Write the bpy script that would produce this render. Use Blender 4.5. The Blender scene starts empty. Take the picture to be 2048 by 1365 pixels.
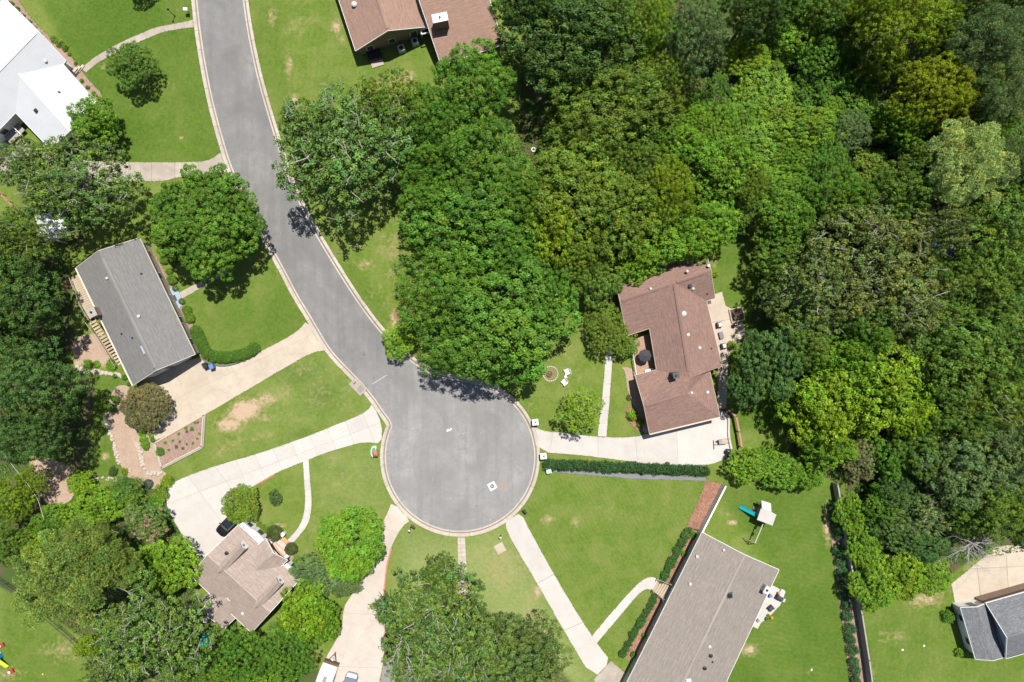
import bpy, bmesh, math, random
import numpy as np
from mathutils import Vector, Matrix

# ------------------------------------------------------------------ camera, sky, sun, exposure
SC = bpy.context.scene
COL = SC.collection
HCAM, S = 105.0, 13.0                 # camera height (m) and photo pixels per metre on the ground
cam_d = bpy.data.cameras.new('camera')
cam_d.sensor_width = 36.0
cam_d.lens = 36.0 * HCAM / (2048 / S)
cam_d.clip_end = 3000
cam = bpy.data.objects.new('camera', cam_d)
COL.objects.link(cam)
cam.location = (0, 0, HCAM)
SC.camera = cam

SUN_EL = math.radians(68)
sd = Vector((0.36, 0.933, 0)).normalized()          # horizontal direction towards the sun
world = bpy.data.worlds.new('World')
SC.world = world
world.use_nodes = True
wn = world.node_tree
wn.nodes.clear()
wo = wn.nodes.new('ShaderNodeOutputWorld')
wb = wn.nodes.new('ShaderNodeBackground')
ws = wn.nodes.new('ShaderNodeTexSky')
ws.sky_type = 'NISHITA'
ws.sun_disc = False
ws.sun_elevation = SUN_EL
ws.sun_rotation = math.atan2(sd.x, sd.y)
wb.inputs['Strength'].default_value = 0.07
wn.links.new(ws.outputs[0], wb.inputs[0])
wn.links.new(wb.outputs[0], wo.inputs[0])
sun_d = bpy.data.lights.new('sun', 'SUN')
sun_d.energy = 5.0
sun_d.angle = math.radians(0.53)
sun_d.color = (1.0, 0.965, 0.90)
sun = bpy.data.objects.new('sun', sun_d)
COL.objects.link(sun)
dirv = Vector((sd.x * math.cos(SUN_EL), sd.y * math.cos(SUN_EL), math.sin(SUN_EL)))
sun.rotation_euler = (-dirv).to_track_quat('-Z', 'Y').to_euler()
sun.location = (30, 80, 200)
SC.view_settings.view_transform = 'Standard'
SC.view_settings.look = 'None'
SC.view_settings.gamma = 1.0
SC.view_settings.use_curve_mapping = False
SC.view_settings.exposure = 0.52

# ------------------------------------------------------------------ helpers
def P(px, py, z=0.0):
    """photo pixel seen at height z -> world point"""
    f = (HCAM - z) / HCAM
    return Vector(((px - 1024) / S * f, (682.5 - py) / S * f, z))

def props(o, label=None, cat=None, group=None, kind=None):
    if label: o['label'] = label
    if cat: o['category'] = cat
    if group: o['group'] = group
    if kind: o['kind'] = kind
    return o

class MB:
    def __init__(s):
        s.v, s.f = [], []
    def add(s, vs, fs):
        n = len(s.v)
        s.v += [tuple(v) for v in vs]
        s.f += [tuple(i + n for i in f) for f in fs]
        return s
    def box(s, c, d, rz=0.0, taper=1.0):
        cx, cy, cz = c; a, b, h = d[0] / 2, d[1] / 2, d[2] / 2
        co, si = math.cos(rz), math.sin(rz)
        vs = []
        for z, t in ((-h, 1.0), (h, taper)):
            for x, y in ((-a, -b), (a, -b), (a, b), (-a, b)):
                x *= t; y *= t
                vs.append((cx + x * co - y * si, cy + x * si + y * co, cz + z))
        return s.add(vs, [(3, 2, 1, 0), (4, 5, 6, 7), (0, 1, 5, 4), (1, 2, 6, 5), (2, 3, 7, 6), (3, 0, 4, 7)])
    def bbox(s, c, d, b=0.03, rz=0.0):
        """box with bevelled top edges"""
        cx, cy, cz = c; a, w, h = d[0] / 2, d[1] / 2, d[2] / 2
        co, si = math.cos(rz), math.sin(rz)
        vs = []
        for z, k in ((-h, 0), (h - b, 0), (h, b)):
            for x, y in ((-a + k, -w + k), (a - k, -w + k), (a - k, w - k), (-a + k, w - k)):
                vs.append((cx + x * co - y * si, cy + x * si + y * co, cz + z))
        fs = [(3, 2, 1, 0), (8, 9, 10, 11)]
        for l in (0, 4):
            for i in range(4):
                j = (i + 1) % 4
                fs.append((l + i, l + j, l + 4 + j, l + 4 + i))
        return s.add(vs, fs)
    def prism(s, poly, z0, z1):
        poly = ccw([(p[0], p[1]) for p in poly])
        n = len(poly)
        vs = [(x, y, z0) for x, y in poly] + [(x, y, z1) for x, y in poly]
        fs = [tuple(range(n, 2 * n)), tuple(reversed(range(n)))]
        for i in range(n):
            j = (i + 1) % n
            fs.append((i, j, n + j, n + i))
        return s.add(vs, fs)
    def sheet(s, poly, z):
        poly = ccw([(p[0], p[1]) for p in poly])
        return s.add([(x, y, z) for x, y in poly], [tuple(range(len(poly)))])
    def lathe(s, c, prof, n=12, sx=1.0, sy=1.0, cap=True):
        vs, fs = [], []
        for r, z in prof:
            for k in range(n):
                a = 2 * math.pi * k / n
                vs.append((c[0] + r * sx * math.cos(a), c[1] + r * sy * math.sin(a), c[2] + z))
        for i in range(len(prof) - 1):
            for k in range(n):
                l = (k + 1) % n
                fs.append((i * n + k, i * n + l, (i + 1) * n + l, (i + 1) * n + k))
        if cap:
            fs.append(tuple(reversed(range(n))))
            fs.append(tuple(range((len(prof) - 1) * n, len(prof) * n)))
        return s.add(vs, fs)
    def cyl(s, c, r, h, n=12):
        return s.lathe(c, [(r, 0), (r, h)], n)
    def tube(s, pts, rads, n=6, cap=True):
        pts = [Vector(p) for p in pts]
        if not hasattr(rads, '__len__'): rads = [rads] * len(pts)
        vs, fs = [], []
        for i, p in enumerate(pts):
            t = (pts[min(i + 1, len(pts) - 1)] - pts[max(i - 1, 0)])
            t = t.normalized() if t.length > 1e-9 else Vector((0, 0, 1))
            up = Vector((0, 0, 1)) if abs(t.z) < 0.9 else Vector((1, 0, 0))
            a = t.cross(up).normalized(); b = t.cross(a)
            for k in range(n):
                w = 2 * math.pi * k / n
                vs.append(tuple(p + a * (rads[i] * math.cos(w)) + b * (rads[i] * math.sin(w))))
        for i in range(len(pts) - 1):
            for k in range(n):
                l = (k + 1) % n
                fs.append((i * n + l, i * n + k, (i + 1) * n + k, (i + 1) * n + l))
        if cap:
            fs.append(tuple(range(n))); fs.append(tuple(reversed(range((len(pts) - 1) * n, len(pts) * n))))
        return s.add(vs, fs)
    def ball(s, c, r, n=10, m=6, sz=1.0):
        prof = [(max(r * math.sin(math.pi * i / m), 0.002), -r * sz * math.cos(math.pi * i / m)) for i in range(m + 1)]
        return s.lathe(c, prof, n)
    def loft(s, rings):
        n = len(rings[0]); vs = [p for r in rings for p in r]; fs = []
        for i in range(len(rings) - 1):
            for k in range(n):
                l = (k + 1) % n
                fs.append((i * n + k, i * n + l, (i + 1) * n + l, (i + 1) * n + k))
        fs.append(tuple(reversed(range(n)))); fs.append(tuple(range((len(rings) - 1) * n, len(rings) * n)))
        return s.add(vs, fs)
    def mesh(s, name, off=(0, 0, 0), smooth=False):
        me = bpy.data.meshes.new(name)
        ox, oy, oz = off
        me.from_pydata([(x - ox, y - oy, z - oz) for x, y, z in s.v], [], s.f)
        if smooth:
            me.polygons.foreach_set('use_smooth', [True] * len(me.polygons))
        me.update()
        return me

def area2(poly):
    return sum(poly[i][0] * poly[(i + 1) % len(poly)][1] - poly[(i + 1) % len(poly)][0] * poly[i][1] for i in range(len(poly)))
def ccw(poly):
    return list(poly) if area2(poly) > 0 else list(reversed(poly))

def obj(name, me, mat=None, parent=None, loc=(0, 0, 0), rz=0.0):
    if isinstance(me, MB): me = me.mesh(name)
    o = bpy.data.objects.new(name, me)
    COL.objects.link(o)
    if mat is not None and len(me.materials) == 0: me.materials.append(mat)
    if parent is not None: o.parent = parent
    o.location = loc
    o.rotation_euler = (0, 0, rz)
    return o

class Thing:
    """an Empty at the thing's base; parts are built in world or local coordinates"""
    def __init__(s, name, label, cat, loc=(0, 0, 0), rz=0.0, group=None):
        e = bpy.data.objects.new(name, None)
        COL.objects.link(e)
        e.empty_display_size = 0.3
        e.location = loc; e.rotation_euler = (0, 0, rz)
        props(e, label, cat, group)
        s.e = e; s.loc = Vector(loc)
    def part(s, name, mb, mat, parent=None, smooth=False, label=None):
        o = obj(name, mb.mesh(name, (0, 0, 0), smooth), mat, parent or s.e)
        if label: o['label'] = label
        return o
    def wpart(s, name, mb, mat, parent=None, smooth=False, label=None):
        """geometry given in world coordinates (thing has no rotation)"""
        o = obj(name, mb.mesh(name, s.loc, smooth), mat, parent or s.e)
        if label: o['label'] = label
        return o

def copy_tree(o, parent=None):
    c = o.copy(); COL.objects.link(c); c.parent = parent
    for ch in list(o.children): copy_tree(ch, c)
    return c

def struct(name, mb, mat, kind='structure', label=None, cat=None, smooth=False):
    o = obj(name, mb.mesh(name, smooth=smooth) if isinstance(mb, MB) else mb, mat)
    o['kind'] = kind
    if label: o['label'] = label
    if cat: o['category'] = cat
    return o

def chaikin(pts, it=2, closed=False):
    pts = [Vector((p[0], p[1])) for p in pts]
    for _ in range(it):
        out = []
        n = len(pts)
        if not closed: out.append(pts[0])
        for i in range(n if closed else n - 1):
            a, b = pts[i], pts[(i + 1) % n]
            out += [a * 0.75 + b * 0.25, a * 0.25 + b * 0.75]
        if not closed: out.append(pts[-1])
        pts = out
    return pts

def resample(pts, step):
    pts = [Vector((p[0], p[1])) for p in pts]
    out = [pts[0]]; acc = 0.0
    for a, b in zip(pts[:-1], pts[1:]):
        L = (b - a).length
        d = step - acc
        while d <= L:
            out.append(a + (b - a) * (d / L)); d += step
        acc = L - (d - step)
    if (out[-1] - pts[-1]).length > step * 0.3: out.append(pts[-1])
    return out

def clip_half(poly, a, n, off=0.0):
    """keep the side of polygon where (p-a).n >= off"""
    out = []
    m = len(poly)
    for i in range(m):
        p, q = Vector(poly[i]), Vector(poly[(i + 1) % m])
        dp, dq = (p - a).dot(n) - off, (q - a).dot(n) - off
        if dp >= 0: out.append(p)
        if (dp >= 0) != (dq >= 0):
            t = dp / (dp - dq)
            out.append(p + (q - p) * t)
    return out

def split_polys(polys, a, b, gap):
    a, b = Vector(a), Vector(b)
    n = Vector((-(b - a).y, (b - a).x)).normalized()
    res = []
    for p in polys:
        for sgn in (1, -1):
            q = clip_half(p, a, n * sgn, gap / 2)
            if len(q) >= 3 and abs(area2(q)) / 2 > 0.15: res.append(q)
    return res

def inset(poly, d):
    """offset a ccw polygon inwards by d (mitred)"""
    poly = [Vector((p[0], p[1])) for p in ccw([(p[0], p[1]) for p in poly])]
    n = len(poly); out = []
    for i in range(n):
        a, b, c = poly[i - 1], poly[i], poly[(i + 1) % n]
        e1 = (b - a).normalized(); e2 = (c - b).normalized()
        n1 = Vector((-e1.y, e1.x)); n2 = Vector((-e2.y, e2.x))
        m = (n1 + n2)
        k = m.length_squared
        out.append(b + (m * (2 * d / k) if k > 0.2 else n1 * d))
    return out

def in_poly(x, y, poly):
    """vectorised point in polygon"""
    r = np.zeros(x.shape, bool)
    n = len(poly)
    for i in range(n):
        x1, y1 = poly[i][0], poly[i][1]; x2, y2 = poly[(i + 1) % n][0], poly[(i + 1) % n][1]
        c = ((y1 > y) != (y2 > y))
        if y1 != y2:
            r ^= c & (x < (x2 - x1) * (y - y1) / (y2 - y1) + x1)
    return r

def dist_poly(x, y, poly, closed=True):
    d = np.full(x.shape, 1e9)
    n = len(poly)
    for i in range(n if closed else n - 1):
        ax, ay = poly[i][0], poly[i][1]; bx, by = poly[(i + 1) % n][0], poly[(i + 1) % n][1]
        dx, dy = bx - ax, by - ay
        L = dx * dx + dy * dy + 1e-12
        t = np.clip(((x - ax) * dx + (y - ay) * dy) / L, 0, 1)
        d = np.minimum(d, (x - ax - t * dx) ** 2 + (y - ay - t * dy) ** 2)
    return np.sqrt(d)

# ------------------------------------------------------------------ materials
class NT:
    def __init__(s, name):
        s.m = bpy.data.materials.new(name); s.m.use_nodes = True
        s.t = s.m.node_tree; s.t.nodes.clear()
        s.out = s.t.nodes.new('ShaderNodeOutputMaterial')
    def n(s, kind, **kw):
        nd = s.t.nodes.new('ShaderNode' + kind)
        for k, v in kw.items(): setattr(nd, k, v)
        return nd
    def l(s, a, b): s.t.links.new(a, b)
    def val(s, node, **kw):
        for k, v in kw.items(): node.inputs[k].default_value = v
        return node
    def noise(s, vec, scale, detail=4, rough=0.6, dist=0.0):
        nd = s.n('TexNoise'); nd.inputs['Scale'].default_value = scale
        nd.inputs['Detail'].default_value = detail; nd.inputs['Roughness'].default_value = rough
        nd.inputs['Distortion'].default_value = dist
        if vec is not None: s.l(vec, nd.inputs['Vector'])
        return nd.outputs['Fac']
    def ramp(s, fac, stops):
        nd = s.n('ValToRGB'); cr = nd.color_ramp
        while len(cr.elements) < len(stops): cr.elements.new(0.5)
        for e, (p, c) in zip(cr.elements, stops):
            e.position = p
            e.color = (c, c, c, 1) if isinstance(c, (int, float)) else tuple(c) + (1,)
        s.l(fac, nd.inputs['Fac'])
        return nd.outputs['Color']
    def mix(s, fac, a, b, mode='MIX'):
        nd = s.n('Mix', data_type='RGBA', blend_type=mode)
        for sock, x in ((nd.inputs[0], fac), (nd.inputs[6], a), (nd.inputs[7], b)):
            if isinstance(x, (int, float)): sock.default_value = x
            elif isinstance(x, tuple): sock.default_value = x + (1,) if len(x) == 3 else x
            else: s.l(x, sock)
        return nd.outputs[2]
    def math(s, op, a, b=None, c=None):
        nd = s.n('Math', operation=op)
        for i, x in enumerate((a, b, c)):
            if x is None: continue
            if isinstance(x, (int, float)): nd.inputs[i].default_value = x
            else: s.l(x, nd.inputs[i])
        return nd.outputs[0]
    def pos(s):
        return s.n('NewGeometry').outputs['Position']
    def objc(s):
        return s.n('TexCoord').outputs['Object']
    def attr(s, name, out='Fac'):
        nd = s.n('Attribute'); nd.attribute_name = name
        return nd.outputs[out]
    def bump(s, h, strength=0.3, dist=0.02):
        nd = s.n('Bump'); nd.inputs['Strength'].default_value = strength; nd.inputs['Distance'].default_value = dist
        s.l(h, nd.inputs['Height']); return nd.outputs[0]
    def finish(s, col, rough=0.8, spec=0.3, metal=0.0, bump=None, emit=None):
        b = s.n('BsdfPrincipled')
        if isinstance(col, tuple): b.inputs['Base Color'].default_value = col + (1,)
        else: s.l(col, b.inputs['Base Color'])
        if isinstance(rough, (int, float)): b.inputs['Roughness'].default_value = rough
        else: s.l(rough, b.inputs['Roughness'])
        b.inputs['Specular IOR Level'].default_value = spec
        b.inputs['Metallic'].default_value = metal
        if bump is not None: s.l(bump, b.inputs['Normal'])
        s.l(b.outputs[0], s.out.inputs[0])
        return s.m

def mk(name, c, rough=0.7, var=0.18, scale=3.0, spec=0.3, metal=0.0, bmp=0.15, big=0.25):
    """plain material with two scales of uneven tone and fine relief"""
    t = NT(name); v = t.pos()
    a = t.noise(v, scale, 5, 0.65); b = t.noise(v, big, 3, 0.5)
    lo = tuple(x * (1 - var) for x in c); hi = tuple(min(1, x * (1 + var)) for x in c)
    col = t.mix(t.ramp(a, [(0.3, 0.0), (0.7, 1.0)]), lo, hi)
    col = t.mix(0.5, col, t.mix(t.ramp(b, [(0.35, 0.0), (0.65, 1.0)]), lo, hi))
    return t.finish(col, rough, spec, metal, t.bump(a, bmp, 0.02) if bmp else None)

MAT = {}
def M(k): return MAT[k]

def build_materials():
    # ground: grass with dry, bare and leaf-litter areas given by vertex attributes
    t = NT('lawn_grass'); v = t.pos()
    f1 = t.noise(v, 9.0, 4, 0.7); f2 = t.noise(v, 1.7, 5, 0.65); f3 = t.noise(v, 0.32, 4, 0.6, 0.4); f4 = t.noise(v, 0.07, 3, 0.5)
    g1 = t.mix(t.ramp(f2, [(0.30, 0.0), (0.72, 1.0)]), (0.086, 0.140, 0.017), (0.152, 0.210, 0.034))
    g1 = t.mix(t.ramp(f3, [(0.40, 0.0), (0.66, 0.85)]), g1, (0.182, 0.208, 0.052))
    lush = t.attr('lush')
    lf = t.math('MULTIPLY', t.math('MULTIPLY', lush, 1.0), t.ramp(f4, [(0.35, 0.35), (0.62, 1.0)]))
    g2 = t.mix(t.ramp(f2, [(0.30, 0.0), (0.72, 1.0)]), (0.040, 0.090, 0.007), (0.082, 0.148, 0.013))
    g = t.mix(lf, g1, g2)
    pl = t.math('MULTIPLY', t.attr('pale'), t.ramp(f2, [(0.25, 0.6), (0.65, 1.0)]))
    g = t.mix(pl, g, (0.285, 0.315, 0.130))  # pale dry grass; the brighter lens centre is also put into this colour
    # mowing stripes
    def stripes(nm, ang, per, wob):
        mp = t.n('Mapping'); mp.inputs['Rotation'].default_value = (0, 0, ang); t.l(v, mp.inputs['Vector'])
        w = t.n('TexWave'); w.inputs['Scale'].default_value = 0.314 / per * 2; w.inputs['Distortion'].default_value = wob
        w.inputs['Detail'].default_value = 3; w.inputs['Detail Scale'].default_value = 0.6
        t.l(mp.outputs[0], w.inputs['Vector'])
        return t.math('MULTIPLY', t.ramp(w.outputs['Fac'], [(0.35, 0.0), (0.75, 1.0)]), t.attr(nm))
    g = t.mix(t.math('MULTIPLY', stripes('mow_a', math.radians(-28), 1.1, 8.0), 0.10), g, (0.040, 0.100, 0.012))
    g = t.mix(t.math('MULTIPLY', stripes('mow_b', math.radians(-80), 1.4, 7.0), 0.18), g, (0.042, 0.105, 0.012))
    g = t.mix(t.math('MULTIPLY', stripes('mow_c', math.radians(4), 1.8, 7.0), 0.14), g, (0.048, 0.110, 0.014))
    g = t.mix(t.ramp(f1, [(0.30, 0.50), (0.62, 0.0)]), g, (0.030, 0.062, 0.010))
    # dry straw and bare earth
    dry = t.attr('dry')
    db = t.math('ADD', dry, t.math('MULTIPLY', t.math('SUBTRACT', f2, 0.5), 1.7))
    db = t.math('ADD', db, t.math('MULTIPLY', t.math('SUBTRACT', f3, 0.5), 0.9))
    straw = t.mix(f1, (0.21, 0.165, 0.075), (0.33, 0.27, 0.14))
    earth = t.mix(t.noise(v, 5, 5, 0.7), (0.30, 0.205, 0.130), (0.47, 0.355, 0.25))
    g = t.mix(t.ramp(db, [(0.30, 0.0), (0.85, 0.85)]), g, straw)
    g = t.mix(t.ramp(db, [(0.70, 0.0), (1.15, 1.0)]), g, earth)
    lit = t.attr('litter')
    lb = t.math('ADD', lit, t.math('MULTIPLY', t.math('SUBTRACT', f2, 0.5), 0.7))
    lc = t.mix(t.noise(v, 6, 5, 0.75), (0.045, 0.036, 0.020), (0.150, 0.105, 0.060))
    lc = t.mix(t.ramp(f3, [(0.36, 0.0), (0.56, 0.9)]), lc, (0.045, 0.085, 0.016))
    g = t.mix(t.ramp(lb, [(0.35, 0.0), (0.65, 1.0)]), g, lc)
    h = t.math('ADD', f1, t.math('MULTIPLY', f2, 0.7))
    MAT['ground'] = t.finish(g, 0.9, 0.15, 0, t.bump(h, 0.55, 0.06))
    # asphalt
    t = NT('worn_asphalt'); v = t.pos()
    f1 = t.noise(v, 14, 3, 0.7); f2 = t.noise(v, 0.9, 5, 0.6); f3 = t.noise(v, 0.16, 4, 0.6, 0.6)
    col = t.mix(t.ramp(f3, [(0.35, 0.0), (0.68, 1.0)]), (0.196, 0.191, 0.184), (0.285, 0.278, 0.268))
    col = t.mix(t.ramp(f2, [(0.35, 0.55), (0.6, 0.0)]), col, (0.200, 0.195, 0.189))
    col = t.mix(t.ramp(f1, [(0.25, 0.5), (0.55, 0.0)]), col, (0.135, 0.132, 0.128))
    mp = t.n('Mapping'); mp.inputs['Rotation'].default_value = (0, 0, math.radians(-28)); mp.inputs['Scale'].default_value = (0.9, 0.06, 1); t.l(v, mp.inputs['Vector'])
    stk = t.noise(mp.outputs[0], 1.0, 4, 0.6)
    col = t.mix(t.ramp(stk, [(0.45, 0.0), (0.75, 0.55)]), col, (0.155, 0.152, 0.148))
    spk = t.noise(v, 2.6, 2, 0.5)
    col = t.mix(t.ramp(spk, [(0.70, 0.0), (0.76, 0.5)]), col, (0.33, 0.325, 0.315))
    # wheel-worn rings round the turning circle
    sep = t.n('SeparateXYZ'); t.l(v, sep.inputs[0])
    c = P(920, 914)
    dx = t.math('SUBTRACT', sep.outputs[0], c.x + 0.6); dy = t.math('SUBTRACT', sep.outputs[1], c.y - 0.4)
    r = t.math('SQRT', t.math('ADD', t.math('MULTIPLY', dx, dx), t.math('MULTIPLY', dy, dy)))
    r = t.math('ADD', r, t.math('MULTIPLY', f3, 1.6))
    ring = t.math('SINE', t.math('MULTIPLY', r, 3.1))
    inside = t.ramp(t.math('MULTIPLY', r, 0.08), [(0.30, 0.0), (0.45, 1.0), (0.80, 1.0), (0.92, 0.0)])
    col = t.mix(t.ramp(t.math('MULTIPLY', r, 0.02), [(0.22, 0.0), (0.48, 1.0)]), col, t.mix(1.0, col, (0.80, 0.80, 0.80), 'MULTIPLY'))  # street darkened away from the circle: lens falloff put into the asphalt colour
    rg = t.math('MULTIPLY', t.math('MULTIPLY', t.ramp(ring, [(0.55, 0.0), (0.95, 1.0)]), inside), t.ramp(f2, [(0.4, 0.0), (0.6, 0.14)]))
    col = t.mix(rg, col, (0.13, 0.13, 0.132))
    vo = t.n('TexVoronoi', feature='DISTANCE_TO_EDGE'); vo.inputs['Scale'].default_value = 0.22
    nv = t.n('Mix', data_type='VECTOR'); nv.inputs[0].default_value = 0.35
    t.l(v, nv.inputs[4]); nn = t.n('TexNoise'); nn.inputs['Scale'].default_value = 0.7; nn.inputs['Detail'].default_value = 5
    t.l(v, nn.inputs['Vector']); 
    vm = t.n('VectorMath', operation='MULTIPLY_ADD'); t.l(nn.outputs['Color'], vm.inputs[0]); vm.inputs[1].default_value = (2.2, 2.2, 2.2); t.l(v, vm.inputs[2])
    t.l(vm.outputs[0], vo.inputs['Vector'])
    crack = t.math('MULTIPLY', t.ramp(vo.outputs['Distance'], [(0.0, 1.0), (0.012, 0.0)]), t.ramp(f3, [(0.48, 0.0), (0.6, 0.40)]))
    col = t.mix(crack, col, (0.09, 0.088, 0.085))
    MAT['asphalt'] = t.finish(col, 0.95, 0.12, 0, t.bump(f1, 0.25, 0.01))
    # concrete, three ages
    def concrete(name, c, stain, amt):
        t = NT(name); v = t.pos()
        f1 = t.noise(v, 10, 4, 0.7); f2 = t.noise(v, 0.7, 6, 0.65, 0.3); f3 = t.noise(v, 0.18, 4, 0.6)
        oi = t.n('ObjectInfo').outputs['Random']
        k = t.math('ADD', t.math('MULTIPLY', oi, 0.10), 0.95)
        col = t.mix(t.ramp(f2, [(0.42, 0.0), (0.72, amt)]), c, stain)
        col = t.mix(t.ramp(f3, [(0.40, 0.0), (0.70, amt * 0.8)]), col, stain)
        col = t.mix(t.ramp(f1, [(0.30, 0.25), (0.55, 0.0)]), col, tuple(x * 0.72 for x in c))
        cb = t.n('CombineXYZ'); [t.l(k, cb.inputs[i]) for i in range(3)]
        col = t.mix(1.0, col, cb.outputs[0], 'MULTIPLY')
        MAT[name] = t.finish(col, 0.85, 0.25, 0, t.bump(f1, 0.12, 0.01))
    concrete('concrete_bright', (0.455, 0.425, 0.395), (0.36, 0.33, 0.295), 0.5)
    concrete('concrete_cream', (0.440, 0.375, 0.300), (0.33, 0.265, 0.20), 0.65)
    concrete('concrete_old', (0.370, 0.320, 0.270), (0.24, 0.205, 0.165), 0.7)
    concrete('concrete_pink', (0.455, 0.400, 0.348), (0.35, 0.295, 0.25), 0.6)
    concrete('concrete_grey', (0.24, 0.225, 0.215), (0.17, 0.16, 0.15), 0.6)
    concrete('kerb_concrete', (0.440, 0.390, 0.335), (0.31, 0.26, 0.21), 0.65)
    for k_, c_ in (('cap_grey', (0.19, 0.182, 0.173)), ('cap_brown', (0.24, 0.155, 0.122)), ('cap_red', (0.20, 0.122, 0.100)), ('cap_tan', (0.35, 0.285, 0.245)), ('cap_taupe', (0.275, 0.24, 0.21))):
        MAT[k_] = mk(k_, c_, 0.92, 0.15, 6)
    MAT['joint'] = mk('joint_filler', (0.17, 0.145, 0.115), 0.9)
    MAT['joint_light'] = mk('pale_joint_filler', (0.30, 0.265, 0.225), 0.9)
    # roofs (uv: u along the eave, v up the slope, metres)
    def shingle(name, c, streak, row=0.15, tab=0.33, var=0.10):
        t = NT(name); uv = t.n('UVMap').outputs[0]; v = t.pos()
        br = t.n('TexBrick'); br.inputs['Scale'].default_value = 1.0
        br.inputs['Brick Width'].default_value = tab; br.inputs['Row Height'].default_value = row
        br.inputs['Mortar Size'].default_value = 0.010; br.inputs['Bias'].default_value = 0.0
        br.inputs['Color1'].default_value = tuple(x * (1 - var) for x in c) + (1,)
        br.inputs['Color2'].default_value = tuple(x * (1 + var) for x in c) + (1,)
        br.inputs['Mortar'].default_value = tuple(x * 0.55 for x in c) + (1,)
        t.l(uv, br.inputs['Vector'])
        mp = t.n('Mapping'); mp.inputs['Scale'].default_value = (1.6, 0.22, 1); t.l(uv, mp.inputs['Vector'])
        st = t.noise(mp.outputs[0], 1.0, 5, 0.7); f = t.noise(v, 0.35, 5, 0.65); g = t.noise(v, 7, 4, 0.75)
        col = t.mix(t.ramp(st, [(0.42, 0.0), (0.75, 0.75)]), br.outputs['Color'], streak)
        col = t.mix(t.ramp(f, [(0.40, 0.0), (0.72, 0.5)]), col, streak)
        mp2 = t.n('Mapping'); mp2.inputs['Scale'].default_value = (0.55, 5.0, 1); t.l(uv, mp2.inputs['Vector'])
        s2 = t.noise(mp2.outputs[0], 1.0, 4, 0.7)
        col = t.mix(t.ramp(s2, [(0.50, 0.0), (0.78, 0.8)]), col, tuple(min(1, x * 1.38) for x in c))
        col = t.mix(t.ramp(s2, [(0.25, 0.8), (0.46, 0.0)]), col, tuple(x * 0.72 for x in streak))
        col = t.mix(t.ramp(g, [(0.35, 0.16), (0.6, 0.0)]), col, tuple(x * 0.6 for x in c))
        MAT[name] = t.finish(col, 0.92, 0.2, 0, t.bump(br.outputs['Fac'], 0.5, -0.012))
    shingle('shingle_grey', (0.185, 0.179, 0.172), (0.150, 0.147, 0.144))
    shingle('shingle_pinkbrown', (0.290, 0.185, 0.140), (0.225, 0.145, 0.115))
    shingle('shingle_redbrown', (0.245, 0.152, 0.122), (0.165, 0.112, 0.096), var=0.16)
    shingle('shingle_tan', (0.330, 0.265, 0.225), (0.245, 0.195, 0.165))
    shingle('shingle_taupe', (0.245, 0.212, 0.185), (0.190, 0.168, 0.150))
    shingle('shingle_slate', (0.155, 0.160, 0.170), (0.115, 0.118, 0.128), var=0.3)
    # white standing-seam metal
    t = NT('white_metal_roof'); uv = t.n('UVMap').outputs[0]
    sp = t.n('SeparateXYZ'); t.l(uv, sp.inputs[0])
    fr = t.math('FRACT', t.math('DIVIDE', sp.outputs[0], 0.42))
    seam = t.ramp(fr, [(0.0, 1.0), (0.07, 0.0), (0.93, 0.0), (1.0, 1.0)])
    n = t.noise(t.pos(), 0.5, 4, 0.6)
    col = t.mix(t.ramp(n, [(0.4, 0.0), (0.75, 0.5)]), (0.46, 0.47, 0.48), (0.40, 0.412, 0.425))
    col = t.mix(t.math('MULTIPLY', seam, 0.35), col, (0.34, 0.355, 0.37))
    MAT['metal_white'] = t.finish(col, 0.45, 0.4, 0.0, t.bump(seam, 0.6, 0.03))
    # leaves: tint from the object colour, tone per leaf from the mesh
    def leafmat(name, rough, trans, spec):
        t = NT(name)
        oc = t.n('ObjectInfo').outputs['Color']
        va = t.attr('tone', 'Color')
        col = t.mix(1.0, oc, va, 'MULTIPLY')
        b = t.n('BsdfPrincipled'); t.l(col, b.inputs['Base Color']); b.inputs['Roughness'].default_value = rough
        b.inputs['Specular IOR Level'].default_value = spec
        tr = t.n('BsdfTranslucent'); t.l(t.mix(1.0, col, (1.05, 1.20, 0.5), 'MULTIPLY'), tr.inputs[0])
        mx = t.n('MixShader'); mx.inputs[0].default_value = trans
        t.l(b.outputs[0], mx.inputs[1]); t.l(tr.outputs[0], mx.inputs[2]); t.l(mx.outputs[0], t.out.inputs[0])
        MAT[name] = t.m
    leafmat('leaf', 0.45, 0.17, 0.15)
    leafmat('needle', 0.55, 0.12, 0.2)
    def bark(name, c, hi):
        t = NT(name); v = t.objc()
        n = t.noise(v, 4, 5, 0.7); col = t.mix(t.ramp(n, [(0.35, 0.0), (0.65, 1.0)]), c, hi)
        MAT[name] = t.finish(col, 0.9, 0.15, 0, t.bump(n, 0.5, 0.04))
    bark('bark', (0.07, 0.05, 0.035), (0.16, 0.125, 0.095))
    bark('bark_pale', (0.26, 0.235, 0.20), (0.46, 0.43, 0.39))
    bark('bark_dead', (0.26, 0.24, 0.22), (0.42, 0.40, 0.37))
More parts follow.
